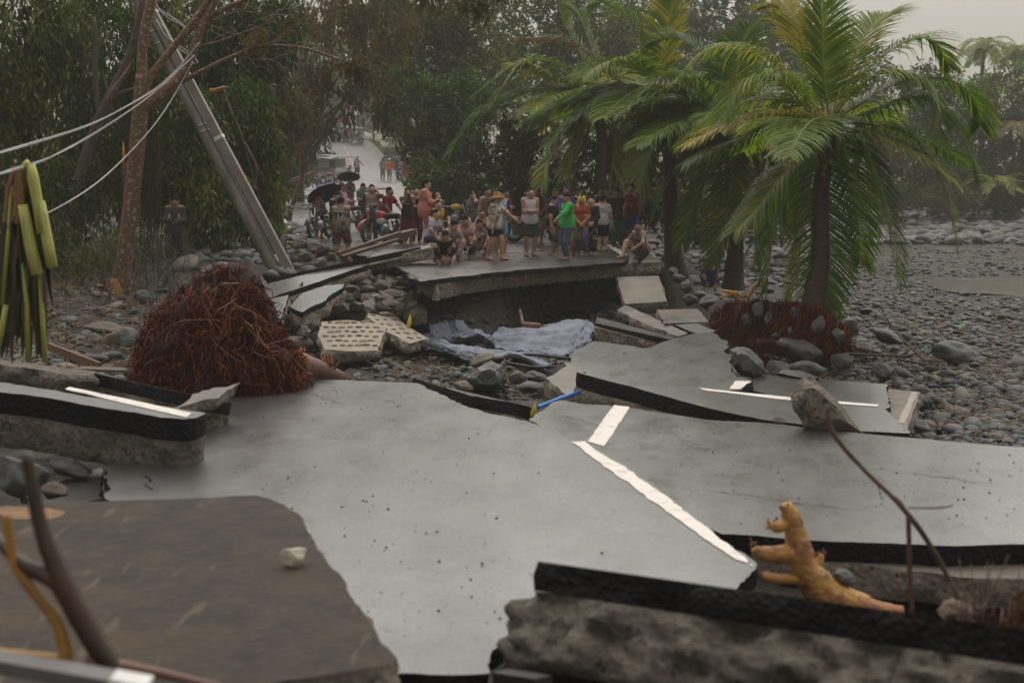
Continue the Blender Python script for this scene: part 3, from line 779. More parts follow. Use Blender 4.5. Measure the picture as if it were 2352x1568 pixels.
def stone_field():
    rg = np.random.default_rng(5)
    pts, scl, cand = [], [], []
    def field(n, x0, x1, y0, y1, smin, smax, keep, pw=2.2, zoff=.25):
        xs, ys = rg.uniform(x0, x1, n), y0 + (y1 - y0) * rg.uniform(0, 1, n)
        q = np.array([tuple(PZ(x, y, -1.6)) for x, y in zip(xs, ys)])
        z = ground(q[:, 0], q[:, 1])
        # slide along the sight line so the stone stands on the real ground
        for _ in range(3):
            q = np.array([tuple(PZ(x, y, zz)) for x, y, zz in zip(xs, ys, z)]); z = ground(q[:, 0], q[:, 1])
        s = smin * (smax / smin) ** (rg.uniform(0, 1, n) ** pw)
        ok = keep(q[:, 0], q[:, 1]) & (q[:, 1] > 5) & (q[:, 1] < 200)
        for p, zz, a in zip(q[ok], z[ok], s[ok]): cand.append((p[0], p[1], zz + a * rg.uniform(-.12, .28), a))
    inpool = lambda x, Y: ((x - 18) / 4.3) ** 2 + ((Y - 49) / 5.2) ** 2 > 1
    # pebble beach on the right
    field(17000, 1880, 2560, 505, 1040, .03, .135, lambda x, Y: (x > 4.0) & inpool(x, Y))
    field(700, 1640, 2560, 560, 1020, .10, .22, lambda x, Y: (x > 3.6) & inpool(x, Y) & (Y < 62), 2.0)
    field(5200, 1780, 2600, 468, 560, .16, .62, lambda x, Y: (x > road_c(Y) + 7) & (Y > 58), 1.5)
    # pit between the plates
    field(3600, 860, 1420, 690, 925, .02, .12, lambda x, Y: (Y > 20) & (Y < 40), 2.2)
    field(1300, 1150, 1440, 640, 760, .04, .22, lambda x, Y: Y > 30, 1.6)
    field(1200, 640, 900, 690, 830, .02, .14, lambda x, Y: Y > 22, 1.8)
    # left bank
    field(3000, -150, 420, 640, 860, .02, .18, lambda x, Y: (Y > 17) & (Y < 36), 2.2)
    field(900, 400, 720, 430, 640, .08, .40, lambda x, Y: (Y > 33) & (x < road_c(Y) - 3.2), 1.6)
    field(700, 1900, 2400, 1255, 1420, .02, .14, lambda x, Y: Y > 5, 2)
    field(2200, 1300, 1930, 488, 660, .07, .34, lambda x, Y: (x > road_c(Y) + 4.3) & (Y > 38), 1.7)
    for _ in range(1500):   # stones set in the eroded bank below the road end
        x, Y = rg.uniform(-3.2, 3.4), rg.uniform(28.5, 38.5)
        if gz(x, Y) > -.42: continue
        a = .025 * (6.5 ** (rg.uniform() ** 2)); cand.append((x, Y, gz(x, Y) + a * .15, a))
    c = np.array(cand)
    app = c[:, 3] / c[:, 1]
    order = np.argsort(-app)
    big, rest = order[:300], order[300:]
    lab = {0: 'grey rounded stone lying among many others on the pebble beach', 1: 'dark wet stone lying among the rubble of the washed out pit', 2: 'weathered stone lying on the left bank below the trees'}
    grp = {0: 'stones of the pebble beach', 1: 'stones in the washed out pit', 2: 'stones on the left bank'}
    for k, i in enumerate(big):
        x, Y, z, a = c[i]
        w = 0 if x > 3 else (2 if x < -4.3 else 1)
        f = rg.uniform(.55, .95)
        rock('stone', lab[w], (x, Y, z), (a, a * rg.uniform(.65, .95), a * f * .7), (rg.uniform(-.3, .3), rg.uniform(-.4, .4), rg.uniform(0, 6.28)), STONES[int(rg.choice([0, 0, 1, 2, 3]))], int(rg.integers(12)), 'stone', grp[w], SML)
    n = len(rest); q = c[rest]
    s = np.stack([q[:, 3], q[:, 3] * rg.uniform(.6, .95, n), q[:, 3] * rg.uniform(.35, .65, n)], -1)
    r = np.stack([rg.uniform(-.35, .35, n), rg.uniform(-.35, .35, n), rg.uniform(0, 6.28, n)], -1)
    bigm = q[:, 3] / q[:, 1] > .0026
    for nm, msk, pl in (('stones', bigm, SML), ('pebbles', ~bigm, TINY)):
        pool = [withmat(pl[i % len(pl)], STONES[(0, 1, 2, 0, 3, 2, 1)[i % 7]]) for i in range(20)]
        scatter(nm, q[msk, :3], s[msk], r[msk], rg.integers(0, 20, msk.sum()), pool)
stone_field()
# grit, small stones and shreds lying on the plates, hair cracks
def grit():
    rg = np.random.default_rng(15); pts, scl = [], []
    for z, x0, x1, y0, y1, n in ((MAINP, 330, 1600, 900, 1500, 700), (-.80, 1480, 2420, 985, 1215, 420), (-.98, 1360, 1640, 800, 885, 120), (0, 1010, 1440, 560, 625, 160)):
        for x, y in zip(rg.uniform(x0, x1, n), y0 + (y1 - y0) * rg.uniform(0, 1, n) ** 1.4):
            if z == MAINP and (x > 1180 + (y - 1000) * 1.05 or x < 250 + (1070 - y) * 1.3 or (y > 1140 and x < 640 + (y - 1140) * .75) or (y > 1330 and x > 1180)): continue
            if z == -.8 and (x < 1440 + (y - 990) * .9): continue
            p = PZ(x, y, z); a = .0028 * 5 ** (rg.uniform() ** 2.6); pts.append((p.x, p.y, p.z + a * .4)); scl.append((a, a * rg.uniform(.6, 1), a * .6))
    n = len(pts); pool = [withmat(TINY[i], STONES[0] if i % 3 else ROCKB) for i in range(6)]
    scatter('grit', pts, scl, np.stack([np.zeros(n), np.zeros(n), rg.uniform(0, 6.28, n)], -1), rg.integers(0, 6, n), pool)
    plates = {o['label'][:10]: o for o in bpy.data.objects if o.name.startswith('road_slab') and o.get('label')}
    def crack(root, z, L, w):
        g = G(); rr = random.Random(int(L[0][0]))
        q = []
        for (a, b) in zip(L[:-1], L[1:]):
            for k in range(8): t = k / 8; q.append((a[0] + (b[0] - a[0]) * t + rr.gauss(0, 3), a[1] + (b[1] - a[1]) * t + rr.gauss(0, 1.2)))
        V = []
        for k, (x, y) in enumerate(q):
            p = PZ(x, y, z + .004); ww = w * (.4 + rr.random()) * math.sin(PI * (k + .5) / len(q)) ** .4; V += [(p.x - ww * .3, p.y - ww, p.z), (p.x + ww * .3, p.y + ww, p.z)]
        i = np.arange(len(q) - 1)[:, None] * 2; g.add(V, i + np.array([[0, 2, 3, 1]])); g.build('crack', TAR, root)
    a = plates.get('huge grey '); b = plates.get('dark wet a')
    if a: crack(a, MAINP, [(330, 1090), (345, 1100), (338, 1112), (352, 1126)], .012); crack(a, MAINP, [(620, 880), (660, 900), (720, 905), (800, 935)], .008); crack(a, MAINP, [(1150, 960), (1120, 1000), (1060, 1030)], .007)
    if b: crack(b, -.8, [(1560, 1120), (1720, 1136), (1860, 1160), (2060, 1178)], .006); crack(b, -.8, [(2000, 1075), (2140, 1092), (2340, 1120)], .006); crack(b, -.8, [(1240, 950), (1330, 962), (1400, 985)], .006)
grit()
# shallow pool on the beach
def pool():
    t = NT('muddy_water'); t.set(Base__Color=(.09, .08, .062, 1), Roughness=.16); t.bump(t.noise(2.2, 4, .6, stretch=(1, .4, 1)), .6, .08)
    g = G(); a = np.linspace(0, 2 * PI, 72, endpoint=False)
    r = 1 + .22 * fbm(np.cos(a) * 1.5, np.sin(a) * 1.5, 0, 4)
    V = np.stack([18 + 4.6 * r * np.cos(a), 49 + 5.4 * r * np.sin(a), np.full(72, -1.66)], -1)
    g.add(V, np.array([list(range(72))])); tag(g.build('water', t.m), kind='structure')
pool()
# ------------------------------------------------------------------ foliage
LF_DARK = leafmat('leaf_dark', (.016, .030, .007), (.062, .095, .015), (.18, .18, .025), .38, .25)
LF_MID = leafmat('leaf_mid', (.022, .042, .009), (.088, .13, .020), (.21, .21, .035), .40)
LF_BROAD = leafmat('leaf_broad', (.024, .050, .012), (.095, .14, .030), (.21, .22, .05), .38)
LF_BROWN = leafmat('leaf_brown', (.045, .040, .016), (.12, .092, .036), (.19, .12, .05), .5)
LF_FAR = leafmat('leaf_far', (.030, .050, .014), (.072, .10, .026), (.12, .135, .04), .5)
LF_LIME = leafmat('leaf_lime', (.05, .09, .018), (.12, .16, .035), (.19, .2, .05), .45)
LF_DRY = leafmat('leaf_dry_tangle', (.045, .032, .018), (.10, .066, .035), (.17, .11, .05), .6)
def leaves(g, blobs, n, size, style='droop', per=14, wr=.34, thr=-.15, freq=.9, seed=0, spread=.5, mi=0):
    """leaf faces gathered on twigs spread through ellipsoid volumes (centre, radii, weight)"""
    rg = np.random.default_rng(seed)
    W = np.array([b[2] if len(b) > 2 else b[1][0] * b[1][1] + b[1][0] * b[1][2] for b in blobs], float)
    T = max(4, n // per)
    bi = rg.choice(len(blobs), T * 3, p=W / W.sum())
    C = np.array([tuple(b[0]) for b in blobs])[bi]; Rr = np.array([b[1] for b in blobs], float)[bi]
    d = rg.normal(size=(T * 3, 3)); d /= np.linalg.norm(d, axis=1)[:, None]
    p = C + d * Rr * (rg.uniform(.15, 1, T * 3) ** .45)[:, None]
    keep = fbm(p[:, 0] * freq, p[:, 1] * freq, p[:, 2] * freq, seed, 2) > thr
    p, d = p[keep][:T], d[keep][:T]
    T = len(p)
    if style == 'droop':
        tw = d * .5 + rg.normal(size=(T, 3)) * .35 + np.array((0, 0, -.9))
    else:
        tw = d * .8 + rg.normal(size=(T, 3)) * .5 + np.array((0, 0, .25))
    tw /= np.linalg.norm(tw, axis=1)[:, None]
    tone = np.clip(.5 + .42 * fbm(p[:, 0] * .55, p[:, 1] * .55, p[:, 2] * .55, seed + 9, 2) + rg.normal(size=T) * .10, 0, 1)
    s = rg.uniform(-.5, .5, (T, per)) if style == 'droop' else rg.uniform(0, .5, (T, per))
    base = p[:, None] + tw[:, None] * (s * spread * 2)[..., None] + rg.normal(size=(T, per, 3)) * spread * .10
    if style == 'droop':
        ax = tw[:, None] * .5 + rg.normal(size=(T, per, 3)) * .40 + np.array((0, 0, -.75))
    elif style == 'broad':
        ax = tw[:, None] * .35 + rg.normal(size=(T, per, 3)) * .75 + np.array((0, 0, .10))
    else:
        ax = rg.normal(size=(T, per, 3)) + np.array((0, 0, -.2))
    ax /= np.linalg.norm(ax, axis=2)[..., None]
    w = np.cross(ax, rg.normal(size=(T, per, 3))); w /= np.linalg.norm(w, axis=2)[..., None]
    L = size * rg.uniform(.6, 1.3, (T, per, 1))
    mid = base + ax * L * .45
    q = np.stack([base, mid + w * L * wr * .5, base + ax * L, mid - w * L * wr * .5], 2).reshape(-1, 3)
    rn = np.clip(tone[:, None] + rg.normal(size=(T, per)) * .16, 0, 1).ravel()
    g.add(q, np.arange(len(q)).reshape(-1, 4), mi, rn)
def limb(a, b, n=7, sag=0., wob=.12, seed=0):
    a, b = np.array(tuple(a), float), np.array(tuple(b), float)
    t = np.linspace(0, 1, n)[:, None]
    L = np.linalg.norm(b - a)
    q = a + (b - a) * t
    w = np.stack([vn(t[:, 0] * 3, seed, k * 7.1, 3) for k in range(3)], -1) * L * wob * np.sin(PI * t)
    q = q + w; q[:, 2] += sag * L * np.sin(PI * t[:, 0])
    return q
def tree(name, label, base, blobs, n, size, m, style='droop', tr=.18, bark=None, group=None, limbs=6, seed=0, top=None, cat='tree', **kw):
    base = Vector(base)
    root = thing(name, label, cat, base, group)
    rg = random.Random(seed)
    C = [np.array(tuple(b[0])) for b in blobs]
    if tr:
        zt = max(c[2] for c in C); cx = np.mean(C, axis=0)
        g = G()
        apex = np.array(top) if top is not None else np.array((cx[0], cx[1], zt))
        g.tube(limb(base - Vector((0, 0, .3)), apex, 9, 0, .06, seed), [tr * 1.25, tr, tr * .8, tr * .5, tr * .15], 8)
        g.build('trunk', bark or BARKD, root)
        for k in range(limbs):
            c = C[k % len(C)] + np.array([rg.gauss(0, 1) for _ in range(3)]) * np.array(blobs[k % len(C)][1]) * .45
            f = rg.uniform(.3, .75); a = np.array(base) * (1 - f) + apex * f
            g = G(); P0 = limb(a, c, 7, .06, .12, seed + k); g.tube(P0, [tr * .5, tr * .3, tr * .1], 6)
            for _ in range(3):
                i = rg.randrange(3, 6); e = P0[i] + np.array([rg.gauss(0, .5), rg.gauss(0, .5), rg.gauss(.1, .4)]) * max(.6, blobs[k % len(C)][1][0] * .5)
                g.tube(limb(P0[i], e, 5, 0, .15, k), [tr * .14, tr * .04], 4)
            g.build('branch', bark or BARKD, root)
    g = G(); leaves(g, blobs, n, size, style, seed=seed, **kw)
    g.build('crown', m, root, smooth=False)
    return root
def bl(x, y, Y, rx, rz, ry=None, w=None):
    """ellipsoid given by its picture centre, radii in picture units, at distance Y"""
    s = Y / FD
    q = (P(x, y, Y), (rx * s, (ry if ry is not None else rx * s * .8), rz * s))
    return q + (w,) if w else q
def gbase(x, Y): return Vector((x, Y, gz(x, Y)))
def bx(px, Y): return gbase(P(px, 500, Y).x, Y)

def forest():
    # --- near left wall of drooping trees
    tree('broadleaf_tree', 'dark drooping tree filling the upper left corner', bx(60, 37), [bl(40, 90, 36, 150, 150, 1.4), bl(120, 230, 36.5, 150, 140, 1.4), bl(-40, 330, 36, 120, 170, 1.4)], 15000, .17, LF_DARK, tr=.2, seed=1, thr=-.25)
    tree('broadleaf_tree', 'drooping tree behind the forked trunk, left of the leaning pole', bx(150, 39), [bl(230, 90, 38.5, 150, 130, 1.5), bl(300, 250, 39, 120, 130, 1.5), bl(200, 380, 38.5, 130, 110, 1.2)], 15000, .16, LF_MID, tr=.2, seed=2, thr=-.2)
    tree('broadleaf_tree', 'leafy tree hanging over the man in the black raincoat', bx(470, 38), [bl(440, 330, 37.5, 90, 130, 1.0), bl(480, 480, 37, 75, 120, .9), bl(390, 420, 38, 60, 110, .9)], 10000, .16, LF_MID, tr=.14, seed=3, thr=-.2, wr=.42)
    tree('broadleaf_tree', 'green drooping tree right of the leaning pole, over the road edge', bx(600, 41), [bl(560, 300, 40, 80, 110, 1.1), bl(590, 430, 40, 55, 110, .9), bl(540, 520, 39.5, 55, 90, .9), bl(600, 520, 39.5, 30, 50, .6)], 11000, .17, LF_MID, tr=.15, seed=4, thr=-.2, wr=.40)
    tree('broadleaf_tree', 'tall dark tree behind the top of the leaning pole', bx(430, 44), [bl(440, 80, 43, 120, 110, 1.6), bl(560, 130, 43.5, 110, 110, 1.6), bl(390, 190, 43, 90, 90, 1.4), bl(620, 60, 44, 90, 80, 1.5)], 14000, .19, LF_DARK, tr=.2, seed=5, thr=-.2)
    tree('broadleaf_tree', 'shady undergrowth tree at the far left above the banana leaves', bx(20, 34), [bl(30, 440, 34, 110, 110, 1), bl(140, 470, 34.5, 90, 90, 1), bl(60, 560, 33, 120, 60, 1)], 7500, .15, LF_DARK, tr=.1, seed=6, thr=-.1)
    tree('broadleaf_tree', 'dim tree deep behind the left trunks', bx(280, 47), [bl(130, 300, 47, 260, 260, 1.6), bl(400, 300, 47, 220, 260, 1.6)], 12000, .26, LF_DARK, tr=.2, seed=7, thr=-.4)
    # --- brown windblown trees arching over the road
    tree('broadleaf_tree', 'storm stripped brown tree arching over the road from the left', bx(660, 62), [bl(700, 130, 60, 110, 110, 2), bl(790, 80, 60, 130, 110, 2), bl(880, 60, 60, 90, 80, 2), bl(760, 240, 60, 90, 55, 1.6), bl(860, 190, 60, 70, 60, 1.5)], 11000, .22, LF_BROWN, tr=.10, bark=BRANCHM, limbs=14, seed=8, thr=-.1, top=P(760, 170, 60))
    tree('broadleaf_tree', 'bushy brown leaved tree behind the pole against the dark forest', bx(640, 56), [bl(640, 300, 55, 60, 80, 1.5), bl(620, 200, 55, 60, 70, 1.5), bl(670, 250, 55, 60, 60, 1.5)], 5500, .2, LF_BROWN, tr=.18, bark=BRANCHM, limbs=8, seed=9, thr=-.05)
    tree('broadleaf_tree', 'dark dense tree left of the distant road', bx(690, 82), [bl(680, 330, 80, 55, 70, 2), bl(715, 290, 82, 45, 50, 2), bl(660, 400, 78, 40, 50, 2), bl(640, 350, 76, 40, 70, 2)], 8000, .26, LF_DARK, tr=.2, seed=10, thr=-.3, style='droop')
    tree('shrub', 'pale green shrub on the verge left of the parked motorcycles', bx(690, 96), [bl(690, 390, 92, 26, 22, 1.5), bl(660, 410, 88, 26, 20, 1.4)], 2600, .3, LF_LIME, tr=.05, limbs=2, seed=11, cat='shrub')
    # --- right of the distant road
    tree('broadleaf_tree', 'broad leaved bright tree right of the distant road', bx(990, 62), [bl(975, 245, 60, 70, 65, 1.6), bl(1010, 330, 60, 90, 80, 1.6), bl(990, 375, 60, 45, 55, 1.3), bl(1060, 250, 62, 80, 80, 1.6), bl(1000, 420, 58, 70, 60, 1.2)], 13000, .23, LF_BROAD, style='broad', tr=.2, seed=12, thr=-.2, per=9, wr=.42, spread=.3)
    tree('broadleaf_tree', 'dark tree whose low branch hangs before the chevron signs', bx(1010, 66), [bl(880, 240, 64, 35, 45, 1), bl(920, 190, 65, 70, 60, 1.6), bl(905, 262, 64, 30, 30, .8)], 5000, .24, LF_DARK, tr=.16, seed=13, thr=-.2, wr=.42, top=P(925, 200, 65))
    tree('broadleaf_tree', 'tall bare limbed tree rising behind the broad leaved tree', bx(1110, 76), [bl(980, 10, 74, 120, 70, 2.2), bl(850, 130, 74, 60, 60, 2), bl(1000, 130, 74, 110, 80, 2.2), bl(1110, 170, 75, 110, 90, 2.2), bl(900, 70, 74, 100, 70, 2.2), bl(1060, 60, 76, 120, 60, 2.2)], 19000, .28, LF_MID, style='broad', tr=.3, bark=BRANCHM, limbs=12, seed=14, thr=-.2, per=9, spread=.35)
    tree('broadleaf_tree', 'hazy tree crown behind the second palm at the top', bx(1270, 92), [bl(1230, 50, 90, 130, 90, 3), bl(1350, 60, 90, 120, 90, 3), bl(1330, 180, 90, 110, 110, 3), bl(1200, 200, 90, 100, 100, 3)], 15000, .34, LF_MID, style='broad', tr=.3, bark=BRANCHM, limbs=8, seed=15, thr=-.2, per=9, spread=.4)
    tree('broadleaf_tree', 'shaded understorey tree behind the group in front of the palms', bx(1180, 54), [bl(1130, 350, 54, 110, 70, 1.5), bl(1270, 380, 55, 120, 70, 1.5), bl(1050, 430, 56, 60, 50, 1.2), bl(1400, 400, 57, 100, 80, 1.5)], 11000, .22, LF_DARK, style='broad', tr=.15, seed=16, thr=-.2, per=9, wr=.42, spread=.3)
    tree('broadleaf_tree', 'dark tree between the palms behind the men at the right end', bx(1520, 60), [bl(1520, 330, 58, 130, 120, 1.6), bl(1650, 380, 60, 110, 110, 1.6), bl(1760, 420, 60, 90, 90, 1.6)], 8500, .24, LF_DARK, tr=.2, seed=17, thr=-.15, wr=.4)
    tree('broadleaf_tree', 'tall hazy tree at the top left of the main palm', bx(1700, 118), [bl(1640, 30, 115, 140, 90, 4), bl(1500, 40, 115, 120, 90, 4), bl(1760, 90, 115, 120, 70, 4), bl(1560, 130, 112, 110, 90, 4), bl(1840, 110, 118, 90, 70, 4)], 14000, .44, LF_FAR, style='broad', tr=.35, seed=18, thr=-.25, per=9, spread=.5)
    tree('broadleaf_tree', 'hazy forest tree behind the middle palms', bx(1480, 110), [bl(1460, 110, 108, 120, 100, 4), bl(1400, 230, 105, 110, 110, 4), bl(1600, 250, 105, 130, 120, 4)], 13000, .44, LF_FAR, style='broad', tr=.35, seed=19, thr=-.25, per=9, spread=.5)
    tree('broadleaf_tree', 'hazy tree right behind the main palm crown', bx(1980, 100), [bl(1930, 170, 98, 120, 70, 3), bl(2040, 270, 98, 110, 100, 3), bl(1850, 300, 98, 130, 130, 3), bl(2000, 370, 96, 120, 70, 3)], 8500, .38, LF_FAR, style='broad', tr=.3, seed=20, thr=-.25, per=9, spread=.5)
    tree('broadleaf_tree', 'grey green scrubby tree above the far beach boulders', bx(2150, 104), [bl(2060, 420, 100, 80, 60, 3), bl(2150, 440, 98, 80, 40, 3), bl(2240, 330, 102, 80, 80, 3), bl(2120, 330, 102, 80, 80, 3), bl(2200, 250, 102, 90, 70, 3), bl(2180, 410, 100, 90, 50, 3), bl(2130, 190, 103, 60, 50, 3)], 17000, .36, LF_FAR, tr=.25, seed=21, thr=-.2, per=9, bark=BRANCHM, limbs=9, style='broad', spread=.5)
    tree('broadleaf_tree', 'dusky tree at the right edge beneath the distant palms', bx(2300, 108), [bl(2330, 430, 104, 110, 50, 3), bl(2420, 400, 104, 100, 90, 3), bl(2300, 230, 106, 90, 70, 3), bl(2350, 330, 106, 90, 90, 3), bl(2270, 400, 104, 90, 60, 3), bl(2460, 260, 108, 100, 120, 3)], 15000, .36, LF_FAR, tr=.25, seed=22, thr=-.2, per=9, style='broad', spread=.5)
    tree('bush', 'low bush at the top of the far beach bank', bx(2080, 92), [bl(2060, 455, 92, 80, 26, 2), bl(2180, 460, 94, 70, 22, 2), bl(2300, 455, 96, 90, 26, 2)], 7000, .32, LF_FAR, tr=.05, limbs=3, seed=23, thr=-.2, per=9, style='broad', cat='bush')
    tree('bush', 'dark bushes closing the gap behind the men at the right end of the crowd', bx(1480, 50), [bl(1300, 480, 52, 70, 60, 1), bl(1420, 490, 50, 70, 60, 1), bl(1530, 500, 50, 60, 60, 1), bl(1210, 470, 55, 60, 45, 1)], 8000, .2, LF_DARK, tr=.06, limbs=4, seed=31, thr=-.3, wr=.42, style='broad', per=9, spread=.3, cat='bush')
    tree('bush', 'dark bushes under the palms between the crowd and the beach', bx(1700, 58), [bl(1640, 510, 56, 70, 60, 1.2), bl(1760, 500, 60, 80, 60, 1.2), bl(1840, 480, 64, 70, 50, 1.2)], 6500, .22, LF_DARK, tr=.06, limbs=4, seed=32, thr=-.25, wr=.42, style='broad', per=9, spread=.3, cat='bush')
    tree('bush', 'ragged bush on the verge behind the sitting children', bx(1060, 58), [bl(1040, 470, 60, 60, 40, 1), bl(1110, 460, 58, 70, 45, 1), bl(985, 470, 62, 40, 30, 1)], 5000, .2, LF_MID, tr=.05, limbs=3, seed=33, thr=-.25, wr=.42, style='broad', per=9, spread=.3, cat='bush')
    # --- hill trees at the end of the road
    tree('broadleaf_tree', 'pale misty tree above the far bend in the road', gbase(-26, 200), [bl(800, 200, 198, 60, 50, 5), bl(860, 230, 198, 50, 40, 5), bl(740, 220, 198, 50, 45, 5)], 5000, .6, LF_LIME, style='broad', tr=.3, seed=24, thr=-.2, per=9, spread=.6)
    tree('bush', 'pale roadside bush behind the tricycle on the far bend', gbase(-16.5, 190), [bl(850, 285, 192, 36, 18, 3), bl(890, 290, 188, 36, 20, 3), bl(770, 275, 194, 34, 16, 3), bl(930, 300, 186, 30, 22, 3)], 5200, .45, LF_LIME, style='broad', tr=.06, limbs=3, seed=25, thr=-.3, per=9, spread=.5, cat='bush')
    tree('broadleaf_tree', 'misty tree screening the hill right of the far bend', gbase(-8, 176), [bl(930, 220, 174, 60, 60, 5), bl(1010, 170, 174, 70, 70, 5), bl(900, 150, 178, 70, 50, 5)], 6000, .55, LF_FAR, style='broad', tr=.35, seed=26, thr=-.25, per=9, spread=.6)
    tree('broadleaf_tree', 'misty tree screening the hill left of the far bend', gbase(-34, 168), [bl(690, 200, 166, 70, 60, 5), bl(740, 140, 166, 80, 60, 5), bl(640, 150, 160, 70, 90, 5)], 6000, .55, LF_FAR, style='broad', tr=.35, seed=27, thr=-.25, per=9, spread=.6)
    # dark branch dipping into the top of the picture
    r = thing('hanging_branch', 'dark leafy branch dipping into the top edge above the road', 'branch', P(1050, -60, 33))
    g = G()
    for a, b in (((960, -30), (1060, 18)), ((1060, 10), (1115, 45)), ((990, 0), (1010, 32)), ((1070, 0), (1118, 8))):
        g.tube(limb(P(*a, 33), P(*b, 33), 6, 0, .1, a[0]), [.03, .008], 5)
    g.build('twig', BARKD, r)
    g = G(); leaves(g, [bl(985, 6, 33, 34, 14, .4), bl(1060, 10, 33, 60, 14, .4), bl(1105, 30, 33, 26, 18, .3), bl(1130, -8, 33, 40, 16, .4)], 1500, .10, 'droop', seed=77, thr=-.2, spread=.22); g.build('foliage', LF_BROWN, r, smooth=False)
    # a mass of far woodland closing the view
    g = G(); rg = np.random.default_rng(4); bb = []
    for x in range(-700, 3100, 95):
        Y = 225 + rg.uniform(-12, 25)
        bb.append(bl(x, (120 if x < 1950 else 330) + rg.uniform(-30, 30), Y, 95, (240 if x < 1950 else 120) + rg.uniform(-20, 30), 8))
    leaves(g, bb, 80000, .95, 'broad', seed=5, thr=-.5, per=9, spread=.8)
    tag(g.build('distant_woodland', LF_FAR, smooth=False), kind='stuff')
    # grass verge at the far bend, twigs and litter on the left bank
    g = G(); V = []; rg = np.random.default_rng(9)
    for o0, o1, y0, y1, n, h in ((3.6, 6.5, 120, 188, 2600, .5), (-7.5, -3.8, 84, 176, 2600, .5), (-9.5, -5.0, 60, 100, 1800, .45)):
        Y = rg.uniform(y0, y1, n); x = road_c(Y) + rg.uniform(o0, o1, n); z = np.maximum(ground(x, Y), -2)
        a = rg.uniform(0, PI, n); w = .09; hh = h * rg.uniform(.5, 1.2, n)
        dx, dy = np.cos(a) * w, np.sin(a) * w; lx, ly = rg.normal(size=n) * .15, rg.normal(size=n) * .15
        q = np.stack([np.stack([x - dx, Y - dy, z - .05], -1), np.stack([x + dx, Y + dy, z - .05], -1), np.stack([x + lx, Y + ly, z + hh], -1)], 1).reshape(-1, 3)
        g.add(q, np.arange(len(q)).reshape(-1, 3), 0, rg.uniform(.2, .95, n))
    tag(g.build('grass', LF_LIME, smooth=False), kind='stuff')
    # tangle of dry stems and vines on the shaded left bank
    g = G(); rr = random.Random(3)
    for k in range(420):
        x, y, Y = rr.uniform(-60, 440), rr.uniform(470, 690), rr.uniform(29.5, 36)
        p = P(x, y, Y); z = gz(p.x, Y); p.z = z
        e = p + Vector((rr.gauss(0, .55), rr.gauss(0, .2), rr.uniform(.25, 1.5)))
        g.tube(limb(p, e, 5, 0, .2, k), [.009, .003], 3)
    for k in range(70):
        x = rr.uniform(330, 365); y0 = rr.uniform(200, 420)
        a = P(x, y0, 31.2); b = P(x + rr.gauss(0, 14), y0 + rr.uniform(120, 260), 31.2)
        g.tube(limb(a, b, 6, 0, .04, k), [.012, .006], 3)
    tag(g.build('undergrowth', mat('vine_stems', (.075, .058, .030), (.045, .05, .02), 6, .6, orand=.2)), kind='stuff')
    g = G(); leaves(g, [bl(348, 300, 31.2, 16, 120, .2), bl(356, 430, 31.2, 18, 160, .2), bl(150, 590, 33, 160, 60, 1.2), bl(300, 560, 34, 80, 50, 1)], 3200, .09, 'droop', seed=61, thr=-.2, spread=.3)
    tag(g.build('creeper', LF_MID, smooth=False), kind='stuff')
    # fallen leaves on the banks
    g = G(); rg = np.random.default_rng(21); n = 9000
    u = rg.uniform(0, 1, n); xs = np.where(u < .55, rg.uniform(-100, 560, n), np.where(u < .75, rg.uniform(600, 1400, n), rg.uniform(1600, 2400, n))); ys = np.where(u < .55, rg.uniform(600, 870, n), np.where(u < .75, rg.uniform(640, 920, n), rg.uniform(690, 1010, n)))
    zz = np.where(u < .55, -.6, -1.4); q = np.array([tuple(PZ(x, y, z)) for x, y, z in zip(xs, ys, zz)]); q[:, 2] = ground(q[:, 0], q[:, 1]) + rg.uniform(.01, .08, n)
    a = rg.uniform(0, 6.28, n); L = rg.uniform(.04, .12, n); d = np.stack([np.cos(a), np.sin(a), rg.normal(size=n) * .3], -1) * L[:, None]; w = np.stack([-np.sin(a), np.cos(a), rg.normal(size=n) * .4], -1) * (L * .22)[:, None]
    V = np.stack([q - d, q + w, q + d, q - w], 1).reshape(-1, 3); g.add(V, np.arange(n * 4).reshape(-1, 4), 0, rg.uniform(0, 1, n))
    tag(g.build('leaf_litter', leafmat('fallen_leaf', (.045, .026, .013), (.15, .085, .03), (.2, .2, .04), .5, .1), smooth=False), kind='stuff')
    # litter of twigs and straw
    g = G()
    for k in range(1900):
        u = rr.random()
        if u < .35: x, y, z0 = rr.uniform(-20, 330), rr.uniform(690, 850), -.8
        elif u < .7: x, y, z0 = rr.uniform(1880, 2380), rr.uniform(720, 980), -1.58
        elif u < .85: x, y, z0 = rr.uniform(560, 720), rr.uniform(470, 640), 0
        else: x, y, z0 = rr.uniform(880, 1250), rr.uniform(760, 900), -1.3
        p = PZ(x, y, z0); p.z = gz(p.x, p.y) + .06
        a = rr.uniform(0, PI); L = rr.uniform(.1, .45)
        g.tube(limb(p, p + Vector((math.cos(a) * L, math.sin(a) * L, rr.uniform(-.02, .12))), 4, 0, .15, k), [.008, .003], 3)
    tag(g.build('straw', mat('straw', (.24, .13, .045), (.12, .065, .03), 6, .6)), kind='stuff')
forest()

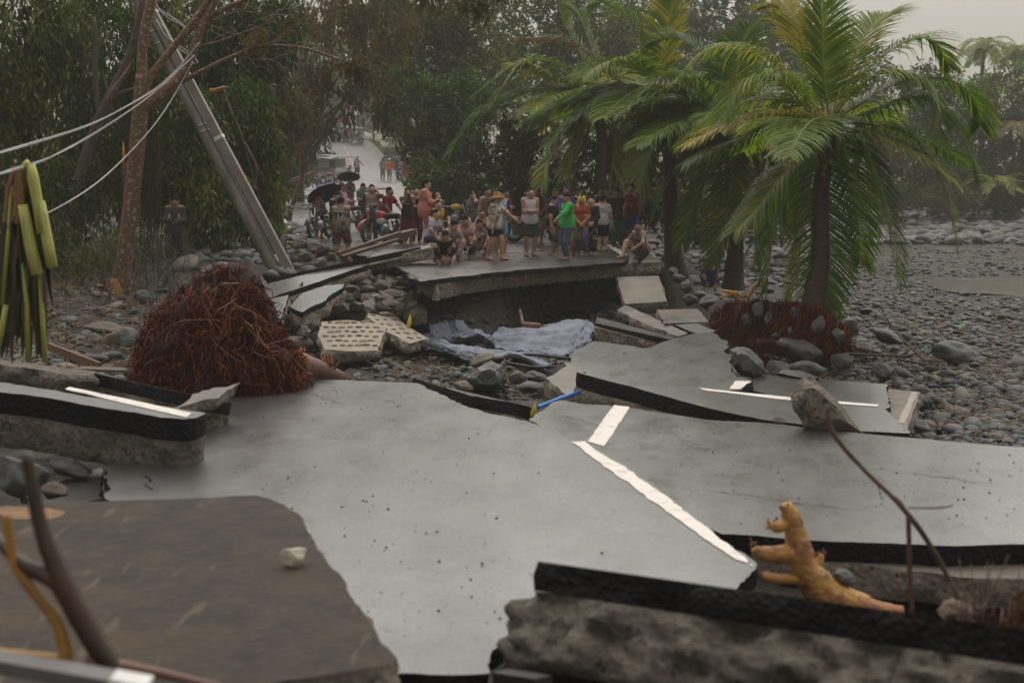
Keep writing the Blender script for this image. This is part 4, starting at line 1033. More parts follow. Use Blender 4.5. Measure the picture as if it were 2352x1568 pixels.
# ------------------------------------------------------------------ near trees with peeling bark
def near_trees():
    Y = 31.0
    r = thing('peeling_tree', 'forked tree with peeling orange bark standing in front of the left forest', 'tree', P(272, 705, Y))
    def pt(L, dy=0): return [P(x, y, Y + dy) for x, y in L]
    def smooth(L, n=22):
        q = np.array([tuple(p) for p in L]); t = np.linspace(0, 1, len(q)); u = np.linspace(0, 1, n)
        q = np.stack([np.interp(u, t, q[:, k]) for k in range(3)], -1)
        for _ in range(3): q[1:-1] = .25 * q[:-2] + .5 * q[1:-1] + .25 * q[2:]
        return q
    g = G(); g.tube(smooth(pt([(270, 716), (276, 660), (286, 590), (298, 500), (309, 400), (319, 300), (325, 220), (328, 170)])), [.27, .205, .175, .168, .165, .17, .165, .14], 12); g.build('trunk', BARK, r)
    for L, rad in (([(328, 185), (325, 140), (330, 85), (343, 30), (356, -30)], [.12, .10, .10, .09]),
                   ([(327, 215), (345, 175), (372, 142), (405, 100), (434, 64), (460, 30), (490, -20)], [.10, .075, .07, .06]),
                   ([(326, 252), (362, 222), (405, 190), (428, 158), (446, 112), (466, 52), (510, -25)], [.13, .12, .10, .085, .07]),
                   ([(345, 180), (385, 128), (433, 68), (496, 28), (580, -8)], [.06, .06, .055, .045]),
                   ([(418, 188), (470, 160), (530, 131), (612, 99), (630, 106), (700, 107), (752, 128), (840, 160)], [.05, .045, .035, .028, .015]),
                   ([(440, 110), (500, 98), (545, 80), (600, 62), (640, 30)], [.03, .022, .012]),
                   ([(310, 130), (290, 170), (262, 205), (250, 230)], [.0, .05, .05, .06])):
        g = G(); g.tube(smooth(pt(L)), rad, 8); g.build('branch', BARK, r)
    g = G(); g.tube(smooth(pt([(266, 640), (268, 668), (268, 700)], -.12)), [.10, .15, .19], 8)
    for k in range(14):
        a = P(290 + 6 * math.sin(k), 560 + k * 12, Y - .1); g.tube([a, a + Vector((.04 + .01 * (k % 3), -.03, .03)), a + Vector((.07, -.03, .10))], [.02, .015, .004], 4)
    g.build('peeled_bark', PEEL, r)
    for L, rad in (([(262, 690), (235, 715), (205, 735), (180, 760)], [.10, .08, .04]), ([(272, 706), (300, 712), (315, 730), (316, 742), (250, 738)], [.05, .045, .03]), ([(258, 690), (230, 672), (200, 680), (176, 700)], [.07, .05, .02])):
        g = G(); g.tube(smooth(pt(L, -.25), 14), rad, 7); g.build('root', PEEL, r)
    rg = random.Random(2)
    g = G()
    for k in range(46):
        s = rg.choice([((530, 131), (840, 160)), ((612, 99), (700, 107)), ((434, 64), (580, -8)), ((440, 110), (640, 30))])
        t = rg.random(); a = P(s[0][0] + (s[1][0] - s[0][0]) * t, s[0][1] + (s[1][1] - s[0][1]) * t, Y)
        b = a + Vector((rg.uniform(.1, .9), rg.gauss(0, .3), rg.uniform(-.4, .35)))
        g.tube(limb(a, b, 6, .05, .16, k), [.012, .004], 4)
    g.build('twig', BRANCHM, r)
    g = G(); leaves(g, [bl(690, 150, Y, 80, 22, .5), bl(800, 165, Y, 60, 20, .5), bl(620, 90, Y, 50, 20, .4), bl(700, 60, Y, 50, 25, .4), bl(740, 180, Y, 40, 14, .3)], 3000, .10, 'droop', seed=71, thr=.0, spread=.22)
    g.build('crown', LF_BROWN, r, smooth=False)
    Y = 34.5
    r = thing('dark_tree', 'darker slanting tree behind the forked peeling tree', 'tree', P(138, 560, Y))
    g = G(); g.tube(smooth([P(x, y, Y) for x, y in ((134, 570), (150, 510), (178, 420), (206, 330), (232, 262), (246, 232), (266, 195), (290, 150), (305, 100), (322, 40), (330, -20))]), [.16, .13, .12, .10, .075, .07], 9); g.build('trunk', BARKD, r)
    for L, rd in (([(228, 270), (220, 210), (216, 150), (222, 90), (216, 40)], [.05, .06, .05, .04]), ([(246, 238), (280, 212), (312, 204)], [.05, .04]), ([(250, 222), (238, 180), (235, 160)], [.03, .015])):
        g = G(); g.tube(smooth([P(x, y, Y) for x, y in L], 12), rd, 7); g.build('branch', BARKD, r)
    for x, y in ((207, 130), (256, 126), (157, 176), (227, 176), (392, 265), (355, 430), (225, 98)):
        g = G(); g.ell(P(x, y, Y - .5), (.03, .03, .10), 8, 8)
        o = g.build('seed_pod', plain('seed_pod_green', (.10, .14, .03)) if x not in (207, 256, 225) else BARKD, r)
    # splintered stump
    r = thing('broken_stump', 'thin splintered stem with a raw orange tip beside the peeling trunk', 'stump', P(288, 470, 31.6))
    g = G(); g.tube(limb(P(286, 640, 31.6), P(287, 380, 31.6), 7, 0, .02), [.055, .045, .05], 7); g.build('stem', BARKD, r)
    g = G(); g.tube([P(286, 392, 31.58), P(284, 350, 31.58), P(283, 324, 31.58)], [.05, .03, .003], 5); g.tube([P(289, 392, 31.58), P(297, 360, 31.58), P(303, 328, 31.5)], [.03, .02, .003], 5); g.build('splinter', PEEL, r)
    r = thing('broken_branch', 'snapped dark branch with a raw orange break right of the leaning pole', 'branch', P(505, 240, 38))
    g = G()
    for L in ([(512, 206), (520, 240), (548, 290), (565, 350), (585, 420), (600, 470)], [(505, 206), (510, 260), (508, 300)], [(490, 214), (492, 262), (498, 290)], [(560, 330), (590, 380), (585, 440)]):
        g.tube(smooth([P(x, y, 38) for x, y in L], 14), [.06, .045, .02], 6)
    g.build('limb', BARKD, r)
    g = G()
    for k in range(9): g.tube([P(480 + k * 4, 218 - k * 1.6, 37.9), P(482 + k * 4, 208 - k, 37.9), P(486 + k * 4 + (k % 3) * 3, 201 + (k % 4) * 2, 37.9)], [.05, .035, .006], 5)
    g.build('splinter', PEEL, r)
near_trees()

# ------------------------------------------------------------------ palms
def mk_palm(name, dark, lite, yel):
    t = NT(name)
    f = t.n('Attribute', _attribute_name='rnd').outputs['Fac']
    r = t.n('ValToRGB', Fac=f); e = r.color_ramp.elements
    e[0].position, e[0].color = .05, c4(dark)
    e[1].position, e[1].color = .70, c4(lite)
    x = e.new(.97); x.color = c4(yel)
    t.set(Base__Color=r.outputs[0], Roughness=.42)
    t.b.inputs['Specular IOR Level'].default_value = .3
    tr = t.n('BsdfTranslucent', Color=t.n('HueSaturation', Color=r.outputs[0], Value=1.35, Saturation=1.15).outputs[0])
    mx = t.n('MixShader', Fac=.46)
    t.t.links.new(t.b.outputs[0], mx.inputs[1]); t.t.links.new(tr.outputs[0], mx.inputs[2]); t.t.links.new(mx.outputs[0], t.out.inputs[0])
    return t.m
PALM = mk_palm('palm_leaflet', (.040, .098, .012), (.18, .26, .024), (.48, .38, .045))
PALMD = mk_palm('dry_palm_leaflet', (.06, .055, .025), (.15, .12, .045), (.26, .19, .06))
RIB = mat('palm_rib', (.30, .24, .035), (.22, .20, .05), 4, .45, orand=.3)
RIBO = mat('palm_rib_orange', (.48, .24, .025), (.36, .22, .03), 4, .45)
PTRUNK = mat('palm_trunk_bark', (.085, .048, .036), (.045, .028, .022), 6, .75, .9, 30, .02, stretch=(1, 1, 6))
def frond(root, ctrl, ll=.98, n=100, sd=0, m=None, rib=None, droop=.5, w=.019, bare=.14, spread=1.0):
    """ctrl: 3-4 points of the rib; leaflets hang on both sides"""
    rg = np.random.default_rng(sd + 17)
    c = np.array([tuple(p) for p in ctrl], float)
    k = len(c) - 1
    t = np.linspace(0, 1, 60)[:, None]
    from math import comb
    curve = sum(comb(k, i) * t ** i * (1 - t) ** (k - i) * c[i] for i in range(k + 1)) if k == 2 else None
    if curve is None:   # smooth through the points
        q = c.copy(); u = np.linspace(0, k, 60)
        def cr(j, s):
            p0, p1, p2, p3 = q[max(j - 1, 0)], q[j], q[min(j + 1, k)], q[min(j + 2, k)]
            return .5 * (2 * p1 + (p2 - p0) * s + (2 * p0 - 5 * p1 + 4 * p2 - p3) * s * s + (3 * p1 - p0 - 3 * p2 + p3) * s ** 3)
        curve = np.array([cr(min(int(a), k - 1), a - min(int(a), k - 1)) for a in u])
    L = np.linalg.norm(np.diff(curve, axis=0), axis=1).sum()
    g = G()
    g.tube(curve[::3], np.interp(np.linspace(0, 1, 20), [0, .12, .5, 1], [.045, .026, .015, .004]), 5, 1)
    s = np.linspace(bare, .995, n); 
    f = np.interp(s, np.linspace(0, 1, 60), np.arange(60))
    i0 = np.clip(f.astype(int), 0, 58); fr = (f - i0)[:, None]
    p = curve[i0] * (1 - fr) + curve[i0 + 1] * fr
    tan = curve[i0 + 1] - curve[i0]; tan /= np.linalg.norm(tan, axis=1)[:, None]
    up = np.array((0, 0, 1.0))
    side = np.cross(tan, up); sn = np.linalg.norm(side, axis=1)[:, None]
    # keep the side steady where the rib turns vertical
    ref = np.cross(c[-1] - c[0], up); ref /= np.linalg.norm(ref) + 1e-9
    side = np.where(sn > .25, side / (sn + 1e-9), ref)
    side = np.where((side * ref).sum(1)[:, None] < 0, -side, side)
    nrm = np.cross(side, tan)
    prof = np.interp(s, [0, .12, .3, .6, .9, 1], [.45, .7, 1, 1, .62, .35])
    tone = .5 + .2 * rg.normal()
    for sg in (-1, 1):
        l = ll * prof * rg.uniform(.85, 1.12, n)
        fwd = np.interp(s, [0, 1], [.35, 1.1])[:, None]
        d = side * sg * spread + tan * fwd + nrm * .25 + rg.normal(size=(n, 3)) * .06
        d /= np.linalg.norm(d, axis=1)[:, None]
        dr = (.62 * droop * rg.uniform(.75, 1.25, n) * (1 + 1.2 * (rg.uniform(0, 1, n) > .93)))[:, None]
        dn = np.array((0, 0, -1.0))
        def bend(k):
            q = d + dn * dr * k
            return q / np.linalg.norm(q, axis=1)[:, None]
        a = p; b = a + bend(.25) * (l * .36)[:, None]; cc = b + bend(.8) * (l * .34)[:, None]; e = cc + bend(1.8) * (l * .32)[:, None]
        wd = np.cross(d, nrm); wd /= np.linalg.norm(wd, axis=1)[:, None] + 1e-9
        ww = w * rg.uniform(.8, 1.2, (n, 1))
        V = np.stack([a - wd * ww * .5, a + wd * ww * .5, b - wd * ww, b + wd * ww, cc - wd * ww * .75, cc + wd * ww * .75, e], 1).reshape(-1, 3)
        o = np.arange(n)[:, None] * 7
        rn = np.clip(tone + rg.normal(size=n) * .13 + .25 * (sg * .2) + (rg.uniform(0, 1, n) > .96) * .35, 0, 1)
        g.add(V, np.concatenate([o + np.array([[0, 1, 3, 2]]), o + np.array([[2, 3, 5, 4]])]), 0, np.concatenate([rn, rn]))
        g.add(np.zeros((0, 3)), np.zeros((0, 3), int))
        g.f.pop(); g.r.pop()
        tri = o + np.array([[4, 5, 6]])
        g.f.append((tri + g.n - len(V), 0)); g.r.append(rn)
    return g.build('frond', [m or PALM, rib or RIB], root)
def palm(label, base, crown, Y, fr, rt=(.17, .12), extra=0, sd=0, nuts=(), droopy=0, elen=3.2, ll=.98, n=100, Yb=None, w=.019):
    Yb = Yb or Y
    B, C = P(*base, Yb), P(*crown, Y)
    root = thing('coconut_palm', label, 'palm tree', B)
    tk = G(); q = limb(B - Vector((0, 0, .4)), C + Vector((0, 0, .1)), 46, 0, .03, sd)
    rad = np.interp(np.linspace(0, 1, 46), [0, .1, .3, 1], [rt[0] * 1.9, rt[0] * 1.35, rt[0], rt[1]])
    rad = rad * (1 + .05 * (np.arange(46) % 2))
    tk.tube(q, rad, 12); tk.build('trunk', PTRUNK, root)
    for k, f in enumerate(fr):
        pts, dy = f[0], f[1]
        kw = f[2] if len(f) > 2 else {}
        c3 = [C + Vector((0, 0, .05))] if kw.pop('from_c', True) else []
        m = len(pts)
        for j, (x, y) in enumerate(pts): c3.append(P(x, y, Y + dy * ((j + 1) / m)))
        frond(root, c3, ll=kw.pop('ll', ll), n=kw.pop('n', n), sd=sd * 50 + k, w=w, **kw)
    rg = random.Random(sd + 5)
    for k in range(extra):
        a = k * 2.399 + sd; el = rg.uniform(-.2, .9); L = elen * rg.uniform(.8, 1.1)
        d = Vector((math.cos(a), math.sin(a), 0))
        frond(root, [C, C + d * L * .45 + Vector((0, 0, L * .45 * el)), C + d * L * (.95 if el > 0 else .7) + Vector((0, 0, -L * .25 + L * .35 * el))], ll=ll, n=n, sd=sd * 90 + k, w=w)
    for k in range(9):
        a = k * .7; d = Vector((math.cos(a), math.sin(a), 0))
        g = G(); g.tube([C - Vector((0, 0, .25)) + d * rt[1], C + d * (rt[1] + .07), C + d * .28 + Vector((0, 0, .25))], [.06, .05, .02], 6); g.build('leaf_base', BARKD if k % 3 else PEEL, root)
    for k, (x, y, r_) in enumerate(nuts):
        g = G(); g.ell(P(x, y, Y - .30), (r_, r_, r_ * 1.15), 12, 9); g.build('coconut', mat('green_coconut', (.15, .17, .035), (.10, .12, .03), 3, .4, orand=.2), root)
    return root
def palms():
    main = [
        ([(1892, 170), (1888, 60), (1880, -60)], .3, {'droop': .25}),
        ([(1850, 150), (1830, 60), (1800, 10), (1775, 15)], .9, {'droop': .5}),
        ([(1940, 180), (1975, 100), (2020, 45), (2065, 30)], 1.0, {'droop': .4}),
        ([(1955, 200), (2040, 120), (2110, 88), (2150, 100), (2178, 150)], .5, {'droop': .6}),
        ([(1940, 235), (2000, 180), (2055, 166), (2110, 185), (2145, 230), (2158, 300)], -.8, {'droop': .9}),
        ([(1975, 240), (2060, 190), (2140, 178), (2205, 195), (2245, 245), (2250, 290)], .8, {'droop': .7}),
        ([(1985, 262), (2070, 228), (2140, 232), (2190, 275), (2225, 340), (2238, 400)], -.4, {'droop': .95}),
        ([(1960, 305), (2040, 290), (2100, 320), (2150, 390), (2185, 480), (2196, 575)], -.7, {'droop': .8}),
        ([(1935, 318), (1975, 325), (2010, 390), (2045, 500), (2070, 640)], -.9, {'rib': RIBO, 'droop': .6}),
        ([(1930, 330), (1950, 400), (1970, 500), (1975, 600)], .6, {'droop': .5}),
        ([(1860, 350), (1800, 400), (1745, 470), (1690, 530)], -1.0, {'rib': RIBO, 'droop': .7}),
        ([(1850, 285), (1770, 285), (1700, 320), (1640, 345), (1580, 372)], -.5, {'droop': .85}),
        ([(1855, 255), (1800, 190), (1735, 175), (1690, 200), (1662, 262)], -.9, {'droop': .95}),
        ([(1850, 220), (1780, 140), (1700, 106), (1630, 115), (1570, 165)], .2, {'droop': .9}),
        ([(1845, 240), (1740, 230), (1640, 265), (1560, 330)], 1.0, {'droop': .8}),
        ([(1870, 380), (1850, 480), (1835, 590), (1815, 690)], .3, {'droop': .35}),
        ([(1895, 400), (1900, 520), (1895, 640), (1890, 700)], -.5, {'droop': .3}),
        ([(1860, 360), (1800, 450), (1770, 560), (1760, 660)], .5, {'droop': .4}),
    ]
    palm('tall coconut palm in full leaf with green nuts and roots washed bare', (1862, 718), (1905, 285), 30, main, (.19, .135), 6, 1, nuts=((1872, 352, .062), (1856, 340, .055), (1860, 357, .058), (1894, 384, .066), (1908, 374, .066), (1890, 402, .066), (1905, 298, .05)), Yb=29.6, elen=3.5)
    second = [
        ([(1640, 250), (1590, 195), (1530, 178), (1470, 215)], -.5), ([(1640, 280), (1560, 216), (1480, 225), (1420, 262)], -.9),
        ([(1650, 300), (1570, 290), (1510, 320), (1470, 400)], -.7), ([(1670, 320), (1620, 400), (1590, 480), (1570, 560)], -.5, {'droop': .5}),
        ([(1680, 330), (1680, 420), (1660, 520), (1640, 600)], -.6, {'droop': .4}), ([(1710, 320), (1740, 400), (1745, 480), (1735, 600)], -.3, {'droop': .5}),
        ([(1690, 200), (1700, 120), (1720, 60)], .5, {'droop': .4}), ([(1730, 240), (1790, 190), (1840, 200), (1880, 260)], .8), ([(1650, 230), (1610, 130), (1560, 90), (1500, 100)], .8),
        ([(1660, 330), (1600, 350), (1540, 410), (1500, 500)], .2, {'droop': .6}), ([(1700, 330), (1760, 350), (1800, 420), (1810, 520)], .7, {'droop': .6})]
    palm('leaning coconut palm behind the crouching man in blue', (1684, 650), (1690, 285), 41, second, (.20, .13), 14, 2, elen=3.6, ll=1.15, w=.028)
    third = [
        ([(1520, 150), (1535, 60), (1546, -10)], .3, {'droop': .3}), ([(1480, 150), (1460, 60), (1400, 10), (1370, 12)], .2, {'droop': .6}),
        ([(1450, 220), (1371, 250), (1330, 310), (1300, 400)], -.6), ([(1440, 200), (1360, 130), (1290, 95), (1205, 90)], .3, {'m': PALMD}),
        ([(1430, 240), (1340, 285), (1270, 350), (1243, 425)], -.8), ([(1440, 250), (1380, 240), (1310, 275), (1260, 330)], -.8),
        ([(1500, 260), (1480, 340), (1470, 430), (1440, 500)], -.4, {'droop': .5}), ([(1560, 260), (1590, 300), (1600, 380), (1590, 470)], -.4, {'droop': .6}),
        ([(1560, 200), (1640, 170), (1700, 200)], .5), ([(1540, 280), (1550, 380), (1560, 480), (1555, 560)], 0, {'droop': .4})]
    palm('coconut palm with upright young fronds behind the men at the right end', (1556, 610), (1512, 205), 44, third, (.21, .13), 14, 3, elen=3.8, ll=1.2, w=.03)
    fourth = [
        ([(1330, 180), (1250, 140), (1170, 160), (1095, 215)], -.3), ([(1320, 200), (1240, 170), (1190, 160), (1120, 250)], -1), ([(1320, 250), (1220, 240), (1120, 250), (1060, 310), (1035, 350)], -.6),
        ([(1330, 290), (1240, 318), (1140, 335), (1100, 368)], -.4), ([(1350, 160), (1300, 60), (1292, -10)], .4, {'droop': .3}), ([(1380, 180), (1340, 60), (1330, 30)], .4, {'droop': .4}),
        ([(1340, 270), (1280, 300), (1220, 340), (1190, 385)], -.2), ([(1390, 220), (1440, 160), (1500, 170)], .5), ([(1360, 270), (1340, 350), (1320, 420)], .2, {'droop': .5}), ([(1400, 280), (1410, 350), (1390, 430)], .2, {'droop': .5})]
    palm('hazy coconut palm reaching left over the crowd', (1395, 500), (1372, 225), 54, fourth, (.22, .14), 13, 4, elen=4.2, ll=1.3, w=.036)
    for lab, x, y, Y, sd in (('distant dark coconut palm at the upper right against the sky', 2262, 105, 132, 6), ('distant coconut palm cut by the right edge of the sky', 2345, 118, 128, 7), ('short distant palm below the pair on the skyline', 2290, 190, 118, 8)):
        b = bx(x, Y); C = P(x, y, Y)
        r = thing('coconut_palm', lab, 'palm tree', b)
        g = G(); g.tube(limb(b, C, 8, 0, .04, sd), [.24, .18, .15], 7); g.build('trunk', BARKD, r)
        for k in range(17):
            a = k * 2.399 + sd; el = .95 - k * .09; L = 2.9; d = Vector((math.cos(a), math.sin(a) * .8, 0))
            frond(r, [C, C + d * L * .5 + Vector((0, 0, L * .55 * el)), C + d * L * .95 + Vector((0, 0, -L * .45 + L * .4 * el))], ll=.85, n=34, sd=sd * 30 + k, w=.04)
    for lab, x, y, Y, sd, m in (('low sprawling palm frond clump by the far beach at the right', 2290, 425, 96, 9, None), ('pale dry palm leaning among the far scrub at the right edge', 2320, 300, 100, 10, PALMD)):
        C = P(x, y, Y); b = gbase(C.x, Y); r = thing('palm', lab, 'palm tree', b)
        g = G(); g.tube(limb(b, C, 5), [.14, .10], 6); g.build('trunk', BARKD, r)
        for k in range(11):
            a = k * 2.399; d = Vector((math.cos(a), math.sin(a) * .8, 0)); L = 2.8
            frond(r, [C, C + d * L * .5 + Vector((0, 0, L * (.55 - k * .05))), C + d * L + Vector((0, 0, -.5))], ll=.7, n=34, sd=sd * 30 + k, w=.035, m=m)
palms()

# ------------------------------------------------------------------ root masses, fallen trunk
def strands(g, n, fn, rad=(.006, .012), steps=8, seed=0, mi=0):
    rr = random.Random(seed)
    for k in range(n):
        pts = fn(rr, k)
        r = rr.uniform(*rad)
        m0 = len(g.f)
        g.tube(pts, [r, r * .8, r * .4], 3, mi, cap=False)
        v = rr.random()
        g.r[-1] = np.full(len(g.r[-1]), v); g.hasr = True
def roots():
    Y = 19.6
    c = P(478, 800, Y)
    r = thing('uprooted_palm', 'fallen palm with a huge red root ball torn out of the ground', 'fallen tree', P(500, 890, Y))
    def R_(x, y, dy=0): return P(x, y, Y + dy)
    # lumpy core following the silhouette of the root ball
    prof = [(895, 300, 720), (860, 302, 705), (820, 315, 690), (790, 320, 668), (760, 328, 652), (730, 345, 636), (700, 372, 622), (670, 412, 607), (645, 455, 592), (630, 486, 562), (620, 505, 545)]
    V = []; n = 28
    for y, x0, x1 in prof:
        mx, w = (x0 + x1) / 2, (x1 - x0) / 2
        for k in range(n):
            a = 2 * PI * k / n
            p = R_(mx + w * .93 * math.cos(a), y); p.y += math.sin(a) * w * Y / FD * .75
            V.append(p)
    V = np.array([tuple(p) for p in V]); V += (fbm(V[:, 0] * 4, V[:, 1] * 4, V[:, 2] * 4, 2)[:, None] * .11)
    m = len(prof); i, j = np.meshgrid(np.arange(m - 1), np.arange(n), indexing='ij'); a = i * n + j; b = i * n + (j + 1) % n
    g = G(); g.add(V, np.stack([a, b, b + n, a + n], -1).reshape(-1, 4)); g.add(V[-n:], np.array([list(range(n))])); g.build('root_core', ROOTD, r)
    prof_a = np.array(prof)[::-1]
    def fn(rr, k):
        t = rr.random() ** .8
        y = 614 + t * 262
        x0, x1 = np.interp(y, prof_a[:, 0], prof_a[:, 1]), np.interp(y, prof_a[:, 0], prof_a[:, 2])
        a = rr.uniform(0, 2 * PI); mx, w = (x0 + x1) / 2, (x1 - x0) / 2
        fr = -1 if rr.random() < .78 else 1
        p = R_(mx + w * .96 * math.cos(a), y); p.y += -abs(math.sin(a)) * w * Y / FD * .78 * (1 if fr < 0 else -1)
        d = Vector((math.cos(a) * .22 + rr.gauss(0, .22), -abs(math.sin(a)) * .25, rr.uniform(-1.2, -.5) if t > .10 else rr.uniform(-.6, .5)))
        L = rr.uniform(.08, .30) if k % 5 else rr.uniform(.3, .65); pts = []
        w1 = Vector((rr.gauss(0, 1), rr.gauss(0, 1), rr.gauss(0, 1))) * .06
        for s in range(7):
            f = s / 6; q = p + d * L * f + Vector((0, 0, -.55 * L * f * f)) + w1 * math.sin(f * 6 + k)
            pts.append(q)
        return pts
    g = G(); strands(g, 3800, fn, (.004, .010), seed=4); tag(g.build('root_hair', ROOTM, r), kind='stuff')
    def fn2(rr, k):
        a = R_(rr.uniform(380, 600), rr.uniform(640, 820), -.62 - rr.random() * .12); b = a + Vector((rr.gauss(0, .35), rr.gauss(0, .05), -rr.uniform(.2, .6)))
        return limb(a, b, 8, 0, .25, k)
    g = G(); strands(g, 60, fn2, (.005, .011), seed=8); tag(g.build('pale_root', mat('pale_root', (.28, .10, .035), (.16, .05, .02), 6, .5), r), kind='stuff')
    g = G(); q = np.array([tuple(P(x, y, yy)) for x, y, yy in ((630, 835, 19.8), (680, 834, 20.1), (730, 848, 20.5), (785, 866, 21.0))])
    g.tube(q, [.23, .17, .13, .075], 14); g.build('trunk', mat('fallen_palm_bark', (.22, .12, .085), (.14, .075, .05), 3, .55, .5, 25, .01), r)
    g = G(); rr = random.Random(5)
    for k in range(60):
        a = P(rr.uniform(655, 705), rr.uniform(795, 865), 19.55 + rr.random() * .1); g.tube([a, a + Vector((rr.gauss(0, .05), -.03, rr.uniform(-.12, .05)))], [.016, .004], 4)
    for k in range(10):
        a = P(740 + k * 3, 848 - (k % 3) * 4, 20.6); g.tube([a, a + Vector((rr.uniform(-.1, .1), 0, rr.uniform(.08, .2)))], [.022, .003], 4)
    o_ = g.build('torn_bark', mat('torn_orange_bark', (.44, .16, .03), (.26, .09, .02), 9, .6), r); o_['kind'] = 'stuff'
    # washed out root bank under the main palm
    r = thing('palm_root_bank', 'curtain of red hair roots washed bare under the main palm', 'roots', P(1810, 810, 29))
    edge = [(1640, 720, 31.2), (1680, 700, 30.6), (1740, 697, 30.0), (1800, 702, 29.4), (1850, 708, 29.0), (1900, 725, 28.8), (1945, 760, 28.9)]
    bot = [(1640, 740, 31.0), (1680, 775, 30.3), (1740, 795, 29.6), (1800, 805, 29.1), (1850, 815, 28.8), (1905, 822, 28.6), (1948, 810, 28.8)]
    V = []
    for (x, y, d), (x2, y2, d2) in zip(edge, bot):
        t, b = P(x, y, d), P(x2, y2, d2)
        V += [t + Vector((0, 1.4, .0)), t + Vector((0, .12, .02)), t + Vector((0, 0, -.08)), (t + b) / 2 + Vector((0, .10, 0)), b + Vector((0, .12, -.15))]
    k = 5; mlen = len(edge); i, j = np.meshgrid(np.arange(mlen - 1), np.arange(k - 1), indexing='ij'); a = i * k + j
    g = G(); V = np.array([tuple(q) for q in V]); V += fbm(V[:, 0] * 4, V[:, 1] * 4, V[:, 2] * 4, 3)[:, None] * .05
    g.add(V, np.stack([a, a + 1, a + k + 1, a + k], -1).reshape(-1, 4)); g.build('root_core', ROOTD, r)
    E = np.array(edge); Bt = np.array(bot)
    def fn3(rr, kk):
        x = 1640 + rr.random() * 306
        for _ in range(3):
            if float(vn(x * .035, 3.3, 0, 4)) + .25 * rr.random() > -.12: break
            x = 1640 + rr.random() * 306
        y, d = np.interp(x, E[:, 0], E[:, 1]), np.interp(x, E[:, 0], E[:, 2]); yb = np.interp(x, Bt[:, 0], Bt[:, 1])
        f = rr.random() ** 1.4 - .06; a = P(x + rr.gauss(0, 5), y + (yb - y) * f * .8 + rr.gauss(0, 4), d - .07 - .10 * rr.random())
        L = min((yb - y) * (1 - f * .8) * d / FD * rr.uniform(.5, 1.35), .8) + .05
        w = rr.gauss(0, .24)
        return [a + Vector((w * s * s + .02 * math.sin(kk + s * 6), -.04 - .06 * math.sin(s * 2.2), -L * s + (.05 if s == 0 else 0))) for s in np.linspace(0, 1, 7)]
    g = G(); strands(g, 3000, fn3, (.005, .011), seed=9); tag(g.build('root_hair', ROOTM, r), kind='stuff')
    rr = random.Random(8)
    for x, y, w, d in ((1768, 732, 40, 29.45), (1830, 720, 42, 28.95), (1880, 745, 46, 28.6), (1818, 762, 30, 28.95), (1716, 735, 34, 29.9), (1742, 712, 40, 29.6), (1925, 770, 40, 28.5), (1662, 742, 34, 30.7), (1700, 712, 30, 30.2), (1785, 775, 28, 29.1)):
        p = P(x, y, d + .02)
        rock('stone', 'stone caught in the red hair roots of the palm bank', p, (w * d / FD * .38, .12, w * d / FD * .46), (rr.uniform(-.4, .4), rr.uniform(-.7, .7), 0), STONES[rr.choice((0, 0, 1))], rr.randrange(12), 'stone', 'stones caught in the palm bank roots', BIG)
    for x, y, w in ((1745, 838, 30), (1752, 800, 34)):
        g = G(); strands(g, 130, lambda rr, k: [P(x, y, 28.2) + Vector((rr.gauss(0, .12), rr.gauss(0, .1), rr.uniform(0, .05) - s * rr.uniform(.1, .3))) + Vector((0, 0, .12)) for s in (0, .4, 1)], (.006, .01), seed=x)
        tag(g.build('root_hair', ROOTM, r), kind='stuff')
    # orange driftwood by the crouching man
    r = thing('orange_roots', 'bright orange peeled roots sticking up beside the main palm', 'roots', P(1710, 700, 33))
    g = G()
    for L in ([(1640, 690), (1670, 680), (1690, 672), (1720, 690)], [(1652, 665), (1680, 672), (1705, 690), (1722, 695)], [(1690, 690), (1700, 680), (1715, 678)], [(1715, 700), (1720, 680), (1730, 660), (1752, 640), (1756, 636)], [(1660, 700), (1672, 690), (1690, 692)]):
        g.tube(limb(P(*L[0], 32.6), P(*L[-1], 32.4), 2) if False else np.array([tuple(P(x, y, 32.6)) for x, y in L]), [.02, .055, .05, .02], 6)
    g.build('root', mat('orange_peeled_root', (.50, .27, .06), (.36, .18, .04), 5, .5), r)
    g = G(); g.tube([P(1725, 700, 32.2), P(1790, 712, 31.5), P(1820, 720, 31.2)], [.10, .08, .05], 8); g.build('log', mat('driftwood_grey', (.25, .23, .20), (.14, .13, .11), 5, .7, stretch=(1, 6, 6)), r)
roots()
